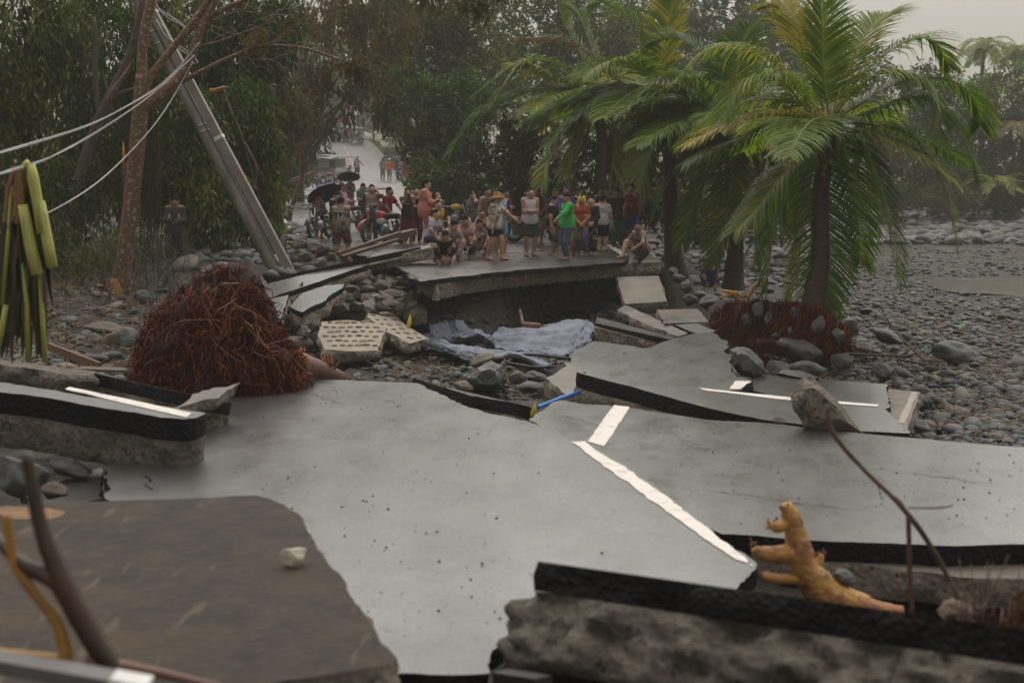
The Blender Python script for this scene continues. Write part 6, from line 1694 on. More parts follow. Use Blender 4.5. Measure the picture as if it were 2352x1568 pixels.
    g = G(); g.tube([P(1343, 526, Yv), P(1345, 550, Yv), P(1348, 585, Yv)], [.035, .045, .012], 8); g.build('canopy', K('umbrella_print', (.03, .06, .30), (.35, .05, .12), 'floral', (.05, .2, .35)), t)
    g = G(); g.tube([P(1343, 528, Yv), P(1341, 518, Yv), P(1334, 515, Yv), P(1331, 522, Yv)], .013, 6); g.build('handle', K('handle_tan', (.45, .30, .10)), t)
    S('person with long dark hair, black shawl and bow printed trousers', 1358, 446, 584, face=-12, top=(K('dark_shawl', (.03, .022, .02)), 'long', -.08), bottom=(K('bow_print', (.02, .021, .024), (.42, .42, .42), 'dots'), 'pants', 'wide'), skin=2, hair='long', arms=('front', 'front'), shoes=slw, female=True)
    S('child in lime shirt and pink shorts half hidden between green shirt and yellow towel', 1317, 512, 585, face=10, top=(K('lime_cotton', (.33, .42, .11)), 'tee', -.1), bottom=(K('pink_shorts', (.42, .17, .18)), 'long'), skin=1, arms=('down', 'down'), shoes=slw)
    S('person in white t-shirt and black shorts with their back to the camera', 1383, 444, 577, face=172, top=(K('white_shirt', (.47, .45, .45)), 'tee', -.05), bottom=(blackc, 'long'), skin=0, arms=('down', 'down'), shoes=sl, head=(15, 10), wide=1.1)
    i = S('person with moustache in black vest with small white stars', 1382, 424, 560, face=0, top=(K('star_vest', (.014, .014, .016), (.5, .5, .5), 'dots'), 'tank', -.04), bottom=(blackc, 'long'), skin=1, arms=('down', 'behind'), fat=1.1, wide=1.1)
    g = G(); g.ell(i['hc'] + (i['hfw'] * .056 - i['hup'] * .028) * i['H'], (.022, .008, .006), 8, 5, i['M']); g.build('moustache', HAIR, i['root'])
    S('person in maroon t-shirt, black backward cap and baggy green trousers', 1416, 427, 568, face=18, top=(K('dark_maroon', (.065, .024, .024)), 'tee', -.06), bottom=(K('green_pants', (.022, .105, .03)), 'pants', 'wide'), skin=3, arms=('down', 'behind'), hat=('cap_back', K('cap_black', (.015, .015, .017))), head=(20, 0), feet=((0, .06), (0, .08)))
    i = S('person in black and red basketball vest with blue shorts, hands behind the back', 1449, 416, 566, face=-40, top=(K('vest_blackred', (.025, .012, .016), (.24, .02, .025), 'tie', (.2, .02, .03)), 'tank', -.06), bottom=(K('royal_shorts', (.025, .05, .21)), 'long'), skin=1, arms=('behind', 'behind'), head=(-25, 6))
    # seated man on the right corner
    p = PZ(1474, 594, 0.0)
    i = person('person in floral sleeveless shirt and black shorts sitting on the road corner, one leg hanging', (p.x, p.y, .02), 1.62, face=-48, pose='sit', top=(K('floral_shirt', (.03, .035, .05), (.32, .07, .03), 'floral', (.14, .15, .05)), 'tank', -.05), bottom=(blackc, 'long'), skin=1, arms=('knee', 'lap'), feet=((.30, .10, .0), (.13, -.02, -.30)), head=(-35, 8), lean=14, fat=1.05, h=.02)
    # ---- middle
    i = S('person in straw hat and white printed blouse with black shorts, walking to the right', 1136, 437, 598, face=62, top=(K('white_blouse', (.56, .54, .50), (.16, .13, .06), 'tie', (.55, .53, .49)), 'tee', -.06), bottom=(blackc, 'shorts'), skin=0, hair='long', arms=('down', 'reach'), hat=('straw', K('straw_hat', (.36, .22, .08), (.22, .13, .05), 'check')), shoes=sl, female=True, fat=1.22, wide=1.08, feet=((-.10, .05), (.10, .05)), lean=4)
    i = S('person in white shirt with navy sleeves and short black hair, looking at a phone', 1149, 428, 590, face=0, top=([K('white_raglan', (.5, .5, .52), (.12, .2, .4), 'tie', (.5, .5, .52)), navy], 'tee', -.06), bottom=(K('sky_shorts', (.3, .42, .5), (.04, .07, .12), 'tie'), 'long'), skin=0, arms=('down', 'phone'), head=(0, 14), shoes=slw)
    phone(i, 'dark phone in the hand of the person with navy sleeves', 1)
    S('person in red shirt with a grey shoulder bag behind the red wheel', 1160, 433, 552, face=40, top=(K('red_shirt', (.34, .016, .025)), 'tee', -.04), bottom=(navy, 'pants'), skin=1, hair='long', arms=('phone', 'down'), female=True)
    S('person in orange trimmed vest standing behind the straw hat', 1121, 425, 575, face=20, top=(K('vest_orange', (.30, .12, .07), (.05, .05, .06), 'tie'), 'tank', -.04), bottom=(navy, 'long'), skin=1, arms=('down', 'down'), fat=1.12, wide=1.1)
    i = S('person with a yellow flower in the hair, grey t-shirt and blue shorts', 1087, 436, 562, face=-25, top=(K('grey_tee', (.13, .115, .11)), 'tee', -.04), bottom=(K('blue_shorts', (.03, .05, .19)), 'shorts'), skin=1, hair='bun', arms=('phone', 'ear'), female=True, fat=1.1, head=(0, 20))
    g = G()
    fc = i['hc'] + (i['hup'] * .055 + i['hfw'] * .0 - i['tr'] * .02) * i['H'] + np.array((0, -.06, .03))
    for k in range(5): g.ell(fc + np.array((.022 * math.cos(k * 1.257), -.01, .022 * math.sin(k * 1.257))), (.016, .008, .016), 6, 4)
    g.build('flower', K('flower_yellow', (.75, .55, .03)), i['root'])
    phone(i, 'pale phone in the lowered hand of the person with the flower', 0)
    # ---- sitting cluster
    def Q_(lab, x, y, H=1.55, **kw):
        p = PZ(x, y, 0); return person(lab, (p.x, p.y, 0), H, **kw)
    Q_('person squatting at the very edge in black jacket and red patterned skirt', 1016, 606, 1.48, face=22, pose='squat', top=(K('black_puffer', (.014, .015, .017)), 'jacket'), bottom=(K('red_batik', (.42, .035, .02), (.35, .30, .24), 'tie', (.05, .012, .012)), 'skirt', .8), skin=1, hair='tied', arms=('lap', 'lap'), lean=40, head=(0, 42), female=True, shoes=slw)
    i = Q_('person in grey hooded jacket and pale trousers squatting over a phone', 1036, 600, 1.62, face=30, pose='squat', top=(K('grey_hoodie', (.24, .24, .23)), 'hood'), bottom=(K('pale_pants', (.27, .27, .28)), 'pants', 'wide'), skin=0, arms=('lap', 'lap'), lean=36, head=(5, 30), pelvis=(-.12, 0, .20), shoes=slw)
    phone(i, 'phone in the hands of the squatting person in grey')
    Q_('person in lavender shirt with tied black hair sitting at the left of the cluster', 1000, 590, 1.55, face=62, pose='squat', top=(K('lavender', (.38, .36, .46)), 'tee'), bottom=(navy, 'pants'), skin=0, hair='tied', arms=('knee', 'knee'), pelvis=(-.1, 0, .30), lean=18, female=True)
    i = Q_('person in pink t-shirt and black trousers squatting with a phone', 1064, 592, 1.58, face=28, pose='squat', top=(K('dusty_pink', (.46, .24, .27)), 'tee'), bottom=(blackc, 'pants', 'wide'), skin=1, hair='tied', arms=('lap', 'lap'), lean=28, head=(5, 18), pelvis=(-.10, 0, .22), female=True, shoes=slw)
    phone(i, 'phone held low by the person in pink t-shirt')
    i = Q_('person in black and white checked dress squatting with a phone at the mouth', 1100, 590, 1.5, face=18, pose='squat', top=(K('chequer_dress', (.5, .5, .5), (.015, .015, .017), 'check'), 'strap'), bottom=(K('chequer_dress', (.5, .5, .5)), 'shorts'), skin=1, hair='tied', arms=('hold', 'lap'), lean=22, head=(5, 14), pelvis=(-.10, 0, .17), female=True, shoes=slw)
    phone(i, 'phone held up by the person in the checked dress', 0)
    Q_('child in dark flowered top sitting behind the checked dress', 1108, 578, 1.35, face=8, pose='squat', top=(K('dark_floral', (.03, .03, .05), (.35, .16, .05), 'floral'), 'strap'), bottom=(blackc, 'shorts'), skin=1, hair='tied', arms=('knee', 'knee'), pelvis=(-.1, 0, .34), lean=8, female=True)
    Q_('child in pale pink top with a hand against the forehead', 1075, 582, 1.35, face=28, pose='squat', top=(K('pale_pink', (.45, .33, .34)), 'tee'), bottom=(blackc, 'pants'), skin=2, hair='tied', arms=('face', 'knee'), pelvis=(-.1, 0, .26), lean=14, female=True)
    Q_('person in yellow and black shirt sitting behind the lavender shirt', 1010, 568, 1.6, face=25, pose='squat', top=([K('yellow_black', (.5, .33, .02)), blackc], 'tee'), bottom=(blackc, 'pants'), skin=2, hair='tied', arms=('knee', 'knee'), pelvis=(-.1, 0, .34), lean=6, female=True)
    Q_('toddler in white vest held up behind the pink hoodie', 1008, 540, 1.02, face=-70, top=(whitec, 'tank'), bottom=(whitec, 'shorts'), skin=0, arms=('down', 'reach'), pelvis=(0, 0, .9), feet=((0, .05, .35), (0, .05, .35)))
    # ---- left half
    i = S('person in salmon pink hoodie and dotted pink trousers, long hair, holding a phone', 977, 405, 566, face=88, top=(K('salmon_hoodie', (.62, .235, .17)), 'hood', -.09), bottom=(K('dotted_pink', (.46, .19, .18), (.20, .06, .07), 'dots'), 'pants'), skin=2, hair='long', arms=('phone', 'phone'), female=True, fat=1.15, wide=1.1, head=(0, 8))
    phone(i, 'phone held in front by the person in salmon hoodie')
    S('person in black strap top and maroon trousers partly behind the salmon hoodie', 956, 424, 560, face=15, top=(blackc, 'strap', -.05), bottom=(maroon, 'pants'), skin=2, hair='bun', arms=('phone', 'front'), female=True, fat=1.1)
    i = S('person in black t-shirt and maroon shorts filming with a raised phone', 937, 426, 564, face=8, top=(K('black_tee_grey', (.032, .033, .035)), 'tee', -.10), bottom=(maroon, 'long'), skin=1, arms=('phone_high', 'phone_high'), head=(0, 0))
    phone(i, 'raised phone in front of the face of the person filming')
    text('URC', .06, i['chest'] + i['tf'] * .148 + np.array((.0, 0, -.03)), -i['tr'], (0, 0, 1), W, i['root']); text('CCC', .05, i['chest'] + i['tf'] * .148 + np.array((.0, 0, -.11)), -i['tr'], (0, 0, 1), plain('print_red', (.35, .05, .06)), i['root'])
    p = PZ(893, 560, 0.)
    H = 1.60
    i = person('person in maroon t-shirt and blue striped shorts with one foot up on the timber', (p.x, p.y, .08), H, face=50, top=(K('crimson_tee', (.22, .012, .028)), 'tee', -.04), bottom=(K('stripe_shorts', (.10, .36, .48), (.62, .62, .58), 'bands'), 'long'), skin=1, arms=('front', 'knee'), head=(-28, 0), lean=12, feet=((-.10, .05), (.16, .05, .16)), shoes=slw, pelvis=(-.06, 0, .50))
    S('person in dark jacket over a beige shirt talking on a phone beside the red motorcycle', 855, 419, 556, face=8, top=([K('beige_shirt', (.36, .27, .21)), K('dark_jacket', (.045, .05, .055))], 'jacket', -.06), bottom=(greyc, 'pants'), skin=2, arms=('down', 'ear'), wide=1.12, fat=1.1)
    S('person in green t-shirt looking down behind the motorcycle', 835, 416, 530, face=4, top=(K('mid_green', (.03, .16, .05)), 'tee'), bottom=(greyc, 'pants'), skin=1, arms=('phone', 'phone'), head=(0, 22))
    i = S('person in black sweatshirt with white letters reading a phone', 775, 433, 566, face=15, top=(K('black_sweat', (.016, .016, .018)), 'long', -.03), bottom=(K('grey_legs', (.05, .05, .05)), 'shorts'), skin=2, hair='tied', arms=('phone', 'phone'), head=(0, 32), female=True, fat=1.15, wide=1.1, shoes=slw)
    text('GAP', .12, i['chest'] + i['tf'] * .165 + np.array((.02, 0, .0)), (math.cos(RD(15)), math.sin(RD(15)), 0), (0, 0, 1), W, i['root'])
    phone(i, 'phone in the hands of the person in lettered sweatshirt')
    S('person in olive cap and pink patterned shirt with a blue cape behind the sweatshirt', 786, 416, 545, face=75, top=([K('pink_pattern', (.40, .05, .14), (.5, .4, .45), 'tie'), K('blue_cape', (.03, .08, .36))], 'long'), bottom=(greyc, 'pants'), skin=1, arms=('down', 'phone'), hat=('cap', K('cap_olive', (.07, .075, .05))), wide=1.1)
    p = PZ(784, 600, -.12)
    i = person('person seen from behind in numbered basketball jersey and patterned shorts standing on the rubble', (p.x, p.y, p.z), 1.62, face=176, top=(K('jersey_print', (.035, .036, .04), (.23, .17, .10), 'tie', (.16, .20, .30)), 'tank', -.08), bottom=(K('jersey_shorts', (.025, .025, .03), (.12, .12, .13), 'tie', (.23, .02, .035)), 'long'), skin=1, arms=('phone', 'phone'), head=(0, 25), wide=1.18, fat=1.15, feet=((0.02, .115), (-.04, .085)), shoes=slp)
    text('16', .24, i['chest'] + np.array((.01, -.168, -.10)), (1, 0, 0), (0, 0, 1), plain('print_lilac', (.55, .52, .62)), i['root']); text('SERDEÑA', .085, i['chest'] + np.array((.01, -.166, .05)), (1, 0, 0), (0, 0, 1), plain('print_lilac', (.5, .5, .6)), i['root'], squash=.9)
    i = S('person in flowered strap top and dark shorts under the purple umbrella', 733, 441, 548, face=35, top=(K('bright_floral', (.40, .05, .08), (.45, .42, .38), 'floral', (.10, .25, .12)), 'strap', -.03), bottom=(blackc, 'long'), skin=1, hair='tied', arms=('phone', 'hold'), head=(0, 26), female=True, shoes=slp, fat=1.05)
    def umbrella(lab, apex, Y, rw, tilt, m, under, c_end):
        A = P(*apex, Y); d = Vector(tilt).normalized()
        t = thing('umbrella', lab, 'umbrella', A)
        u, v, n = basis(tuple(d)); u, v, n = Vector(u), Vector(v), Vector(n)
        for nm, mm, off in (('canopy', m, 0), ('lining', under, -.012)):
            g = G(); V = [A + n * off]; F = []
            for r in range(1, 5):
                for k in range(16):
                    a = 2 * PI * k / 16; f = r / 4; sc_ = (1 if k % 2 == 0 else .955)
                    V.append(A + n * (off - rw * .46 * f ** 1.8) + (u * math.cos(a) + v * math.sin(a)) * rw * f * sc_)
            for k in range(16): F.append((0, 1 + k, 1 + (k + 1) % 16))
            for r in range(3):
                for k in range(16): a0, b0 = 1 + r * 16 + k, 1 + r * 16 + (k + 1) % 16; F.append((a0, a0 + 16, b0 + 16, b0))
            g.add([tuple(q) for q in V], F); g.build(nm, mm, t, False)
        for k in range(8):
            a = 2 * PI * k / 8; dd = u * math.cos(a) + v * math.sin(a)
            g = G(); g.tube([A - n * .03, A + dd * rw * .5 - n * (rw * .14 + .02), A + dd * rw * .97 - n * rw * .45], .006, 4); g.build('rib', DARKM, t)
        g = G(); g.tube([A + n * .05, A - n * .3, c_end], .010, 6); g.build('shaft', DARKM, t)
    pu = K('umbrella_purple', (.24, .19, .46)); bk = K('umbrella_black', (.012, .012, .014))
    umbrella('purple umbrella with black lining over the flowered strap top', (737, 430), i['pel'][1] - .02, .56, (-.50, .55, 1), pu, bk, Vector(tuple(i['wr'][1])))
    p = PZ(805, 492, .0); p2 = P(805, 492, 66)
    i = person('person in flowered dress standing under the black umbrella further up the road', (p2.x, p2.y, road_z(66)), 1.6, face=5, top=(K('dress_floral', (.12, .075, .05), (.25, .16, .08), 'floral', (.2, .2, .2)), 'tee'), bottom=(K('dress_floral', (.12, .075, .05)), 'skirt', .4), skin=1, hair='tied', arms=('down', 'hold'), female=True, h=.026)
    umbrella('black umbrella over the flowered dress further up the road', (801, 395), 65.8, .50, (-.05, .45, 1), bk, bk, Vector(tuple(i['wr'][1])))
    # ---- apart from the crowd
    p, H = tall(405, 441, 618, -.16)
    i = person('person in black raincoat and trousers standing on timber among the trees, reading a phone', p, H * .985, face=10, top=(K('rain_jacket', (.045, .052, .062)), 'jacket', -.10), bottom=(K('rain_pants', (.055, .06, .07)), 'pants', 'wide'), skin=1, arms=('phone', 'phone'), head=(0, 25), wide=1.1, fat=1.0, feet=((0, .085), (0, .085)), group='people away from the crowd')
    phone(i, 'phone in the hands of the person in black raincoat', None, False)
    for s in (0, 1):
        for k in range(3):
            g = G(); c = i['wr'][s] - i['tf'] * .08 + np.array(((-.05 if s == 0 else .05) * (1 if True else 0), -.05, .07 + k * .035)); g.box(c, (.05, .02, .014)); g.build('sleeve_stripe', W, i['root'])
    p = PZ(1628, 668, -1.45)
    i = person('person crouching on the stones in blue long sleeved shirt and black cap, reading a phone', p, 1.62, face=6, pose='squat', top=(K('royal_blue', (.02, .05, .25)), 'long'), bottom=(greyc, 'shorts'), skin=0, arms=('lap', 'lap'), lean=30, head=(0, 30), hat=('cap', K('cap_black', (.015, .015, .017))), feet=((.10, .10), (.10, .10)), pelvis=(-.06, 0, .15), group='people away from the crowd', wide=1.1)
    phone(i, 'phone in the hands of the crouching person in blue', None, False)
    # ---- up the road
    def far(lab, x, Y, H, **kw):
        X = P(x, 400, Y).x; return person(lab, (X, Y, road_z(Y)), H, h=.034, group='people up the road', **kw)
    far('person in pale t-shirt and dark blue shorts walking on the distant road', 821, 118, 1.68, face=-15, top=(K('pale_tee', (.42, .39, .42)), 'tee'), bottom=(K('slate_shorts', (.07, .08, .11)), 'long'), skin=3, arms=('down', 'point'), feet=((.04, .06), (-.04, .06)))
    far('person in grey jacket and blue cap beside the orange vest', 879, 114, 1.66, face=10, top=(K('grey_jacket', (.25, .25, .24)), 'jacket'), bottom=(K('tan_pants', (.26, .23, .19)), 'pants'), skin=1, arms=('front', 'front'), hat=('cap', K('cap_blue', (.06, .10, .32))))
    far('person in orange safety vest and white helmet seen from behind on the distant road', 894, 113, 1.66, face=165, top=(K('hi_vis_orange', (.85, .13, .02)), 'tank', -.03), bottom=(K('pale_grey_pants', (.38, .37, .36)), 'pants'), skin=1, arms=('front', 'front'), hat=('helmet', W))
    far('person in a brown brimmed hat among the parked tricycles', 768, 127, 1.6, face=30, top=(K('drab_top', (.16, .13, .10)), 'tee'), bottom=(greyc, 'pants'), skin=1, arms=('down', 'down'), hat=('straw', K('felt_hat', (.12, .07, .05))))
crowd()
# ------------------------------------------------------------------ leaning poles, cables
def poles():
    cm = mat('pole_concrete', (.22, .20, .17), (.13, .115, .10), 3, .6, .3, 30, .006, stretch=(1, 1, .3))
    Y = 35.2
    r = thing('utility_pole', 'round stained concrete pole leaning hard to the left', 'pole', P(640, 628, Y))
    g = G(); a, b = P(641, 640, Y), P(296, -34, Y + .6)
    q = [a + (b - a) * t for t in np.linspace(0, 1, 24)]
    g.tube(q, np.linspace(.155, .105, 24), 16); g.build('shaft', cm, r)
    for t in (.50, .52, .80, .84):
        p = a + (b - a) * t; d = (b - a).normalized(); rr = .155 - .05 * t
        g = G(); g.tube([p - d * .022, p + d * .022], rr + .008, 16); g.build('band', CHROME, r)
    for k in range(9):
        t = .1 + k * .09; p = a + (b - a) * t; g = G(); g.ell(p + Vector((-.02, -(.152 - .05 * t), 0)), .016, 6, 4); g.build('hole', BLACK, r)
    r = thing('utility_pole', 'square grey concrete pole leaning alongside the round one', 'pole', P(676, 622, Y - .1))
    g = G(); a2, b2 = P(672, 632, Y - .05), P(318, -34, Y + .5); g.beam(a2, b2, .15, .19); o = g.build('shaft', mat('square_pole_concrete', (.27, .245, .21), (.19, .17, .145), 3, .6, .25, 30, .005), r, False)
    p = a2 + (b2 - a2) * .47; g = G(); g.beam(p, p + (b2 - a2) * .012, .165, .205); g.build('band', W, r, False)
    p = a2 + (b2 - a2) * .90; g = G(); g.beam(p, p + (b2 - a2) * .008, .165, .205); g.build('band', CHROME, r, False)
    cabm = mat('aluminium_cable', (.34, .33, .33), (.22, .21, .21), 8, .4)
    def cable(lab, L, rad, n=1, spread=.02):
        q = np.array([tuple(P(x, y, Yy)) for x, y, Yy in L]); t = np.linspace(0, 1, len(q)); u = np.linspace(0, 1, 40)
        q = np.stack([np.interp(u, t, q[:, k]) for k in range(3)], -1)
        for _ in range(10): q[1:-1] = .25 * q[:-2] + .5 * q[1:-1] + .25 * q[2:]
        r = thing('cable', lab, 'cable', q[0])
        for k in range(n):
            o = np.stack([np.sin(u * 9 + k * 2.1), np.cos(u * 7 + k * 1.3), np.sin(u * 8 + k)], -1) * spread
            g = G(); g.tube(q + o, rad, 6); g.build('strand', cabm, r)
    cable('upper loose cable sagging from the split trunk to the left edge', [(458, 99, 30.2), (412, 157, 30), (355, 208, 29), (206, 291, 22), (0, 353, 15), (-80, 372, 13)], .007, 3, .012)
    cable('twisted cable running behind the hanging banana stems', [(447, 128, 30.2), (338, 231, 29), (206, 313, 22), (120, 360, 17), (60, 382, 14), (0, 401, 12.5), (-90, 425, 11)], .0065, 3, .010)
    cable('lower single cable crossing in front of the peeling trunk', [(443, 142, 30.2), (400, 222, 30), (350, 298, 29), (231, 420, 25), (107, 493, 20), (0, 536, 16), (-80, 566, 14)], .010, 2, .006)
    cable('thin cables high between the pole top and the trunk', [(330, -20, 33), (360, 15, 33), (400, 45, 32.5), (445, 82, 32)], .008, 3, .04)
    cable('thin slack cable beside the square pole', [(355, 48, 34.5), (385, 80, 34), (430, 120, 33), (452, 150, 32)], .008, 2, .04)
poles()

def banana():
    Y = 14.0; k = Y / FD
    r = thing('banana_stems', 'cut yellow green banana stems and wilted leaves hung over the cable at the left', 'plant', P(60, 640, Y))
    ym = mat('banana_stem', (.34, .40, .045), (.54, .48, .17), 3, .5, .5, 20, .01, stretch=(7, 7, 1.2)); dm = mat('wilted_leaf', (.035, .032, .012), (.075, .06, .02), 3, .6, stretch=(5, 5, 1))
    gm = mat('banana_midrib', (.24, .33, .04), (.40, .36, .06), 2, .45)
    for L, w in (([(70, 378), (76, 410), (86, 470), (98, 536)], 13), ([(52, 470), (60, 510), (72, 570), (86, 630)], 13.5), ([(92, 462), (98, 500), (108, 560), (119, 614)], 13), ([(66, 372), (60, 376), (52, 390)], 9)):
        g = G(); g.tube([P(x, y, Y - .06) for x, y in L], np.array((.75, .95, 1.05, 1)[:len(L)]) * w * k, 9, nz=.22, nf=12); g.build('stem', ym, r)
    for L, w in (([(75, 560), (92, 640), (98, 740), (104, 832)], 6), ([(50, 600), (62, 700), (64, 830)], 6), ([(14, 700), (4, 760), (-14, 830)], 7), ([(28, 430), (18, 560), (6, 700)], 5)):
        g = G(); g.tube([P(x, y, Y) for x, y in L], w * k, 6); g.build('midrib', gm, r)
    rr = random.Random(4)
    g = G()
    for j in range(95):
        x0 = rr.uniform(22, 72); x1 = 20 + (x0 - 46) * rr.uniform(1.6, 2.6) + rr.gauss(0, 8) + 26; y1 = rr.uniform(620, 840); d = rr.uniform(0, .28)
        n = 9; q = np.array(limb(P(x0, 385 + rr.uniform(0, 60), Y + d), P(x1, y1, Y + d), n, 0, .05, j)); w = rr.uniform(4, 13) * k
        a = rr.uniform(-.9, .9); u = np.array((math.cos(a), math.sin(a), 0)); ws = w * np.interp(np.linspace(0, 1, n), [0, .3, .8, 1], [.3, 1, 1, .2])[:, None]
        V = np.stack([q - u * ws, q + u * ws], 1).reshape(-1, 3); i = np.arange(n - 1)[:, None] * 2
        g.add(V, i + np.array([[0, 1, 3, 2]]))
    g.build('wilted_leaf', dm, r)
    g = G()
    for j in range(14):
        x0 = rr.uniform(22, 56); q = np.array(limb(P(x0, 380, Y - .02), P(x0 + rr.uniform(-26, 8), rr.uniform(440, 520), Y - .05), 6, 0, .06, j)); u = np.array((1, 0, 0)); ws = rr.uniform(2, 5) * k
        V = np.stack([q - u * ws, q + u * ws], 1).reshape(-1, 3); i = np.arange(5)[:, None] * 2; g.add(V, i + np.array([[0, 1, 3, 2]]))
    g.build('dry_sheath', mat('dry_sheath', (.30, .16, .04), (.16, .09, .03), 4, .6), r)
banana()

# ------------------------------------------------------------------ rubble things
def cloth_sheet(name, label, rows, m, seed, amp=.05, f=5.):
    """rows: lists of (x, y, height) across the sheet; folds run along it"""
    R_ = [np.array([tuple(PZ(x, y, -1.36 + z)) for x, y, z in r]) for r in rows]
    nu, nv = 90, 34
    R2 = []
    for r in R_:
        t = np.linspace(0, 1, len(r)); u = np.linspace(0, 1, nu); R2.append(np.stack([np.interp(u, t, r[:, k]) for k in range(3)], -1))
    R2 = np.array(R2); t = np.linspace(0, 1, len(R2)); v = np.linspace(0, 1, nv)
    S = np.stack([[np.interp(v, t, R2[:, i, k]) for k in range(3)] for i in range(nu)], 0).transpose(2, 0, 1)
    uu, vv = np.meshgrid(np.linspace(0, 1, nu), v)
    fold = np.abs(np.sin((vv * f + .5 * fbm(uu * 3, vv * 2, 0, seed)) * PI)) * amp + amp * .8 * fbm(uu * 9, vv * 14, 0, seed + 1) + amp * .35 * fbm(uu * 30, vv * 30, 0, seed + 2)
    S[..., 2] = np.maximum(S[..., 2], np.minimum(ground(S[..., 0], S[..., 1]) + .05, S[..., 2] + .22)) + fold + .03
    S[..., 1] += .04 * fbm(uu * 14, vv * 5, 0, seed + 4); S[..., 0] += .05 * fbm(uu * 6, vv * 9, 0, seed + 5)
    a = (np.arange(nv - 1)[:, None] * nu + np.arange(nu - 1)[None, :])
    r = thing(name, label, 'cloth', S[nv // 2, nu // 2])
    g = G(); g.add(S.reshape(-1, 3), np.stack([a, a + 1, a + nu + 1, a + nu], -1).reshape(-1, 4)); o = g.build('sheet', m, r)
    o.modifiers.new('thick', 'SOLIDIFY').thickness = .012
def rubble():
    cm = mat('blue_grey_cloth', (.23, .255, .34), (.15, .16, .205), 2.2, .75, .4, 22, .02)
    cloth_sheet('cloth_sheet', 'wide crumpled blue grey cloth on the right of the pit', [[(1150, 768, .1), (1250, 752, .2), (1340, 742, .3), (1362, 752, .3)], [(1120, 788, .1), (1230, 772, .25), (1330, 760, .38), (1364, 775, .3)], [(1125, 800, .02), (1230, 800, .12), (1300, 798, .15), (1350, 800, .12)], [(1150, 812, .0), (1220, 822, .0), (1290, 828, .0), (1320, 818, 0)]], cm, 3, .05, 7)
    cloth_sheet('cloth_sheet', 'twisted strip of blue grey cloth trailing to the left over the stones', [[(880, 795, .06), (990, 785, .06), (1060, 800, .12), (1130, 815, .1), (1260, 845, .04)], [(868, 806, .10), (985, 796, .10), (1060, 815, .16), (1140, 830, .16), (1264, 850, .1)], [(872, 816, .0), (985, 806, .04), (1055, 828, .06), (1130, 845, .05), (1250, 866, 0)]], cm, 8, .05, 4)
    cloth_sheet('cloth_sheet', 'small hump of blue grey cloth between the strip and the wide cloth', [[(990, 772, .1), (1040, 768, .12), (1090, 765, .2), (1120, 778, .12)], [(985, 784, .08), (1050, 780, .14), (1100, 775, .3), (1130, 790, .12)], [(1000, 796, 0), (1060, 790, .04), (1110, 790, .08), (1140, 802, .0)]], cm, 12, .04, 3)
    # panels with sockets where river stones were set
    for lab, pts, anc, sd in (('tilted concrete panel set with rows of river stones and empty sockets', [(738, 738), (800, 735), (860, 742), (886, 752), (880, 778), (872, 806), (800, 806), (745, 802), (733, 770)], [(738, 738, 28.8), (884, 752, 28.2), (800, 806, 26.4)], 3),
                              ('second socketed concrete panel lying behind the first one', [(846, 716), (868, 708), (905, 722), (940, 752), (985, 778), (940, 788), (885, 760), (842, 726)], [(846, 716, 30.4), (940, 750, 29.6), (980, 780, 28.2)], 5)):
        r, pl = slab('wall_fragment', lab, pts, anc, tar=0, conc=.2, jag=.03, rough=.05, seed=90 + sd, cat='wall piece', ctop=mat('panel_mortar', (.33, .285, .215), (.25, .215, .165), 3, .75, .5, 40, .006), step=.07)
        n = pl[1]; e1 = (onplane(pts[2][0], pts[2][1], pl) - onplane(pts[0][0], pts[0][1], pl)).normalized(); e2 = n.cross(e1)
        M = Matrix((e1, e2, n)).transposed()
        import itertools
        xs = [p[0] for p in pts]; ys = [p[1] for p in pts]
        def inside(x, y):
            c = False; m = len(pts)
            for i in range(m):
                (x1, y1), (x2, y2) = pts[i], pts[(i + 1) % m]
                if (y1 > y) != (y2 > y) and x < (x2 - x1) * (y - y1) / (y2 - y1) + x1: c = not c
            return c
        rr = random.Random(sd)
        for row, y in enumerate(np.arange(min(ys) + 6, max(ys) - 3, 10.5)):
            for x in np.arange(min(xs) + 6 + (row % 2) * 9, max(xs) - 4, 19):
                x2, y2 = x + rr.uniform(-2, 2), y + rr.uniform(-1, 1)
                if not (inside(x2, y2) and inside(x2 - 8, y2) and inside(x2 + 8, y2)): continue
                p = onplane(x2, y2, pl); g = G()
                if rr.random() < .5:
                    f_ = rr.uniform(.7, 1.2); g.lathe([(.062 * f_, .004), (.058 * f_, .010), (.052 * f_, -.002), (.045 * f_, -.022), (.0, -.030)], p + n * .004, n, 10); g.build('socket', mat('socket_mortar', (.17, .14, .10), (.10, .083, .06), 6, .8), r)
                else:
                    f_ = rr.uniform(.75, 1.25); g.ell(p, (.066 * f_, .05 * f_, .030), 8, 5, M); g.build('set_stone', STONES[3 if rr.random() < .6 else 0], r)
    # heap of broken concrete between the strips and the eroded bank
    ang = []
    for s_ in range(6):
        bm = bmesh.new(); r_ = random.Random(s_ + 60)
        for _ in range(15): bm.verts.new([max(-1, min(1, r_.gauss(0, .9))) for _ in range(3)])
        bmesh.ops.convex_hull(bm, input=bm.verts[:]); bmesh.ops.delete(bm, geom=[v for v in bm.verts if not v.link_faces], context='VERTS')
        bmesh.ops.subdivide_edges(bm, edges=bm.edges[:], cuts=2, use_grid_fill=True)
        for v in bm.verts: v.co += Vector((r_.gauss(0, .035), r_.gauss(0, .035), r_.gauss(0, .035)))
        me = bpy.data.meshes.new('fractured_lump'); bm.to_mesh(me); bm.free(); ang.append(me)
    rr = random.Random(6)
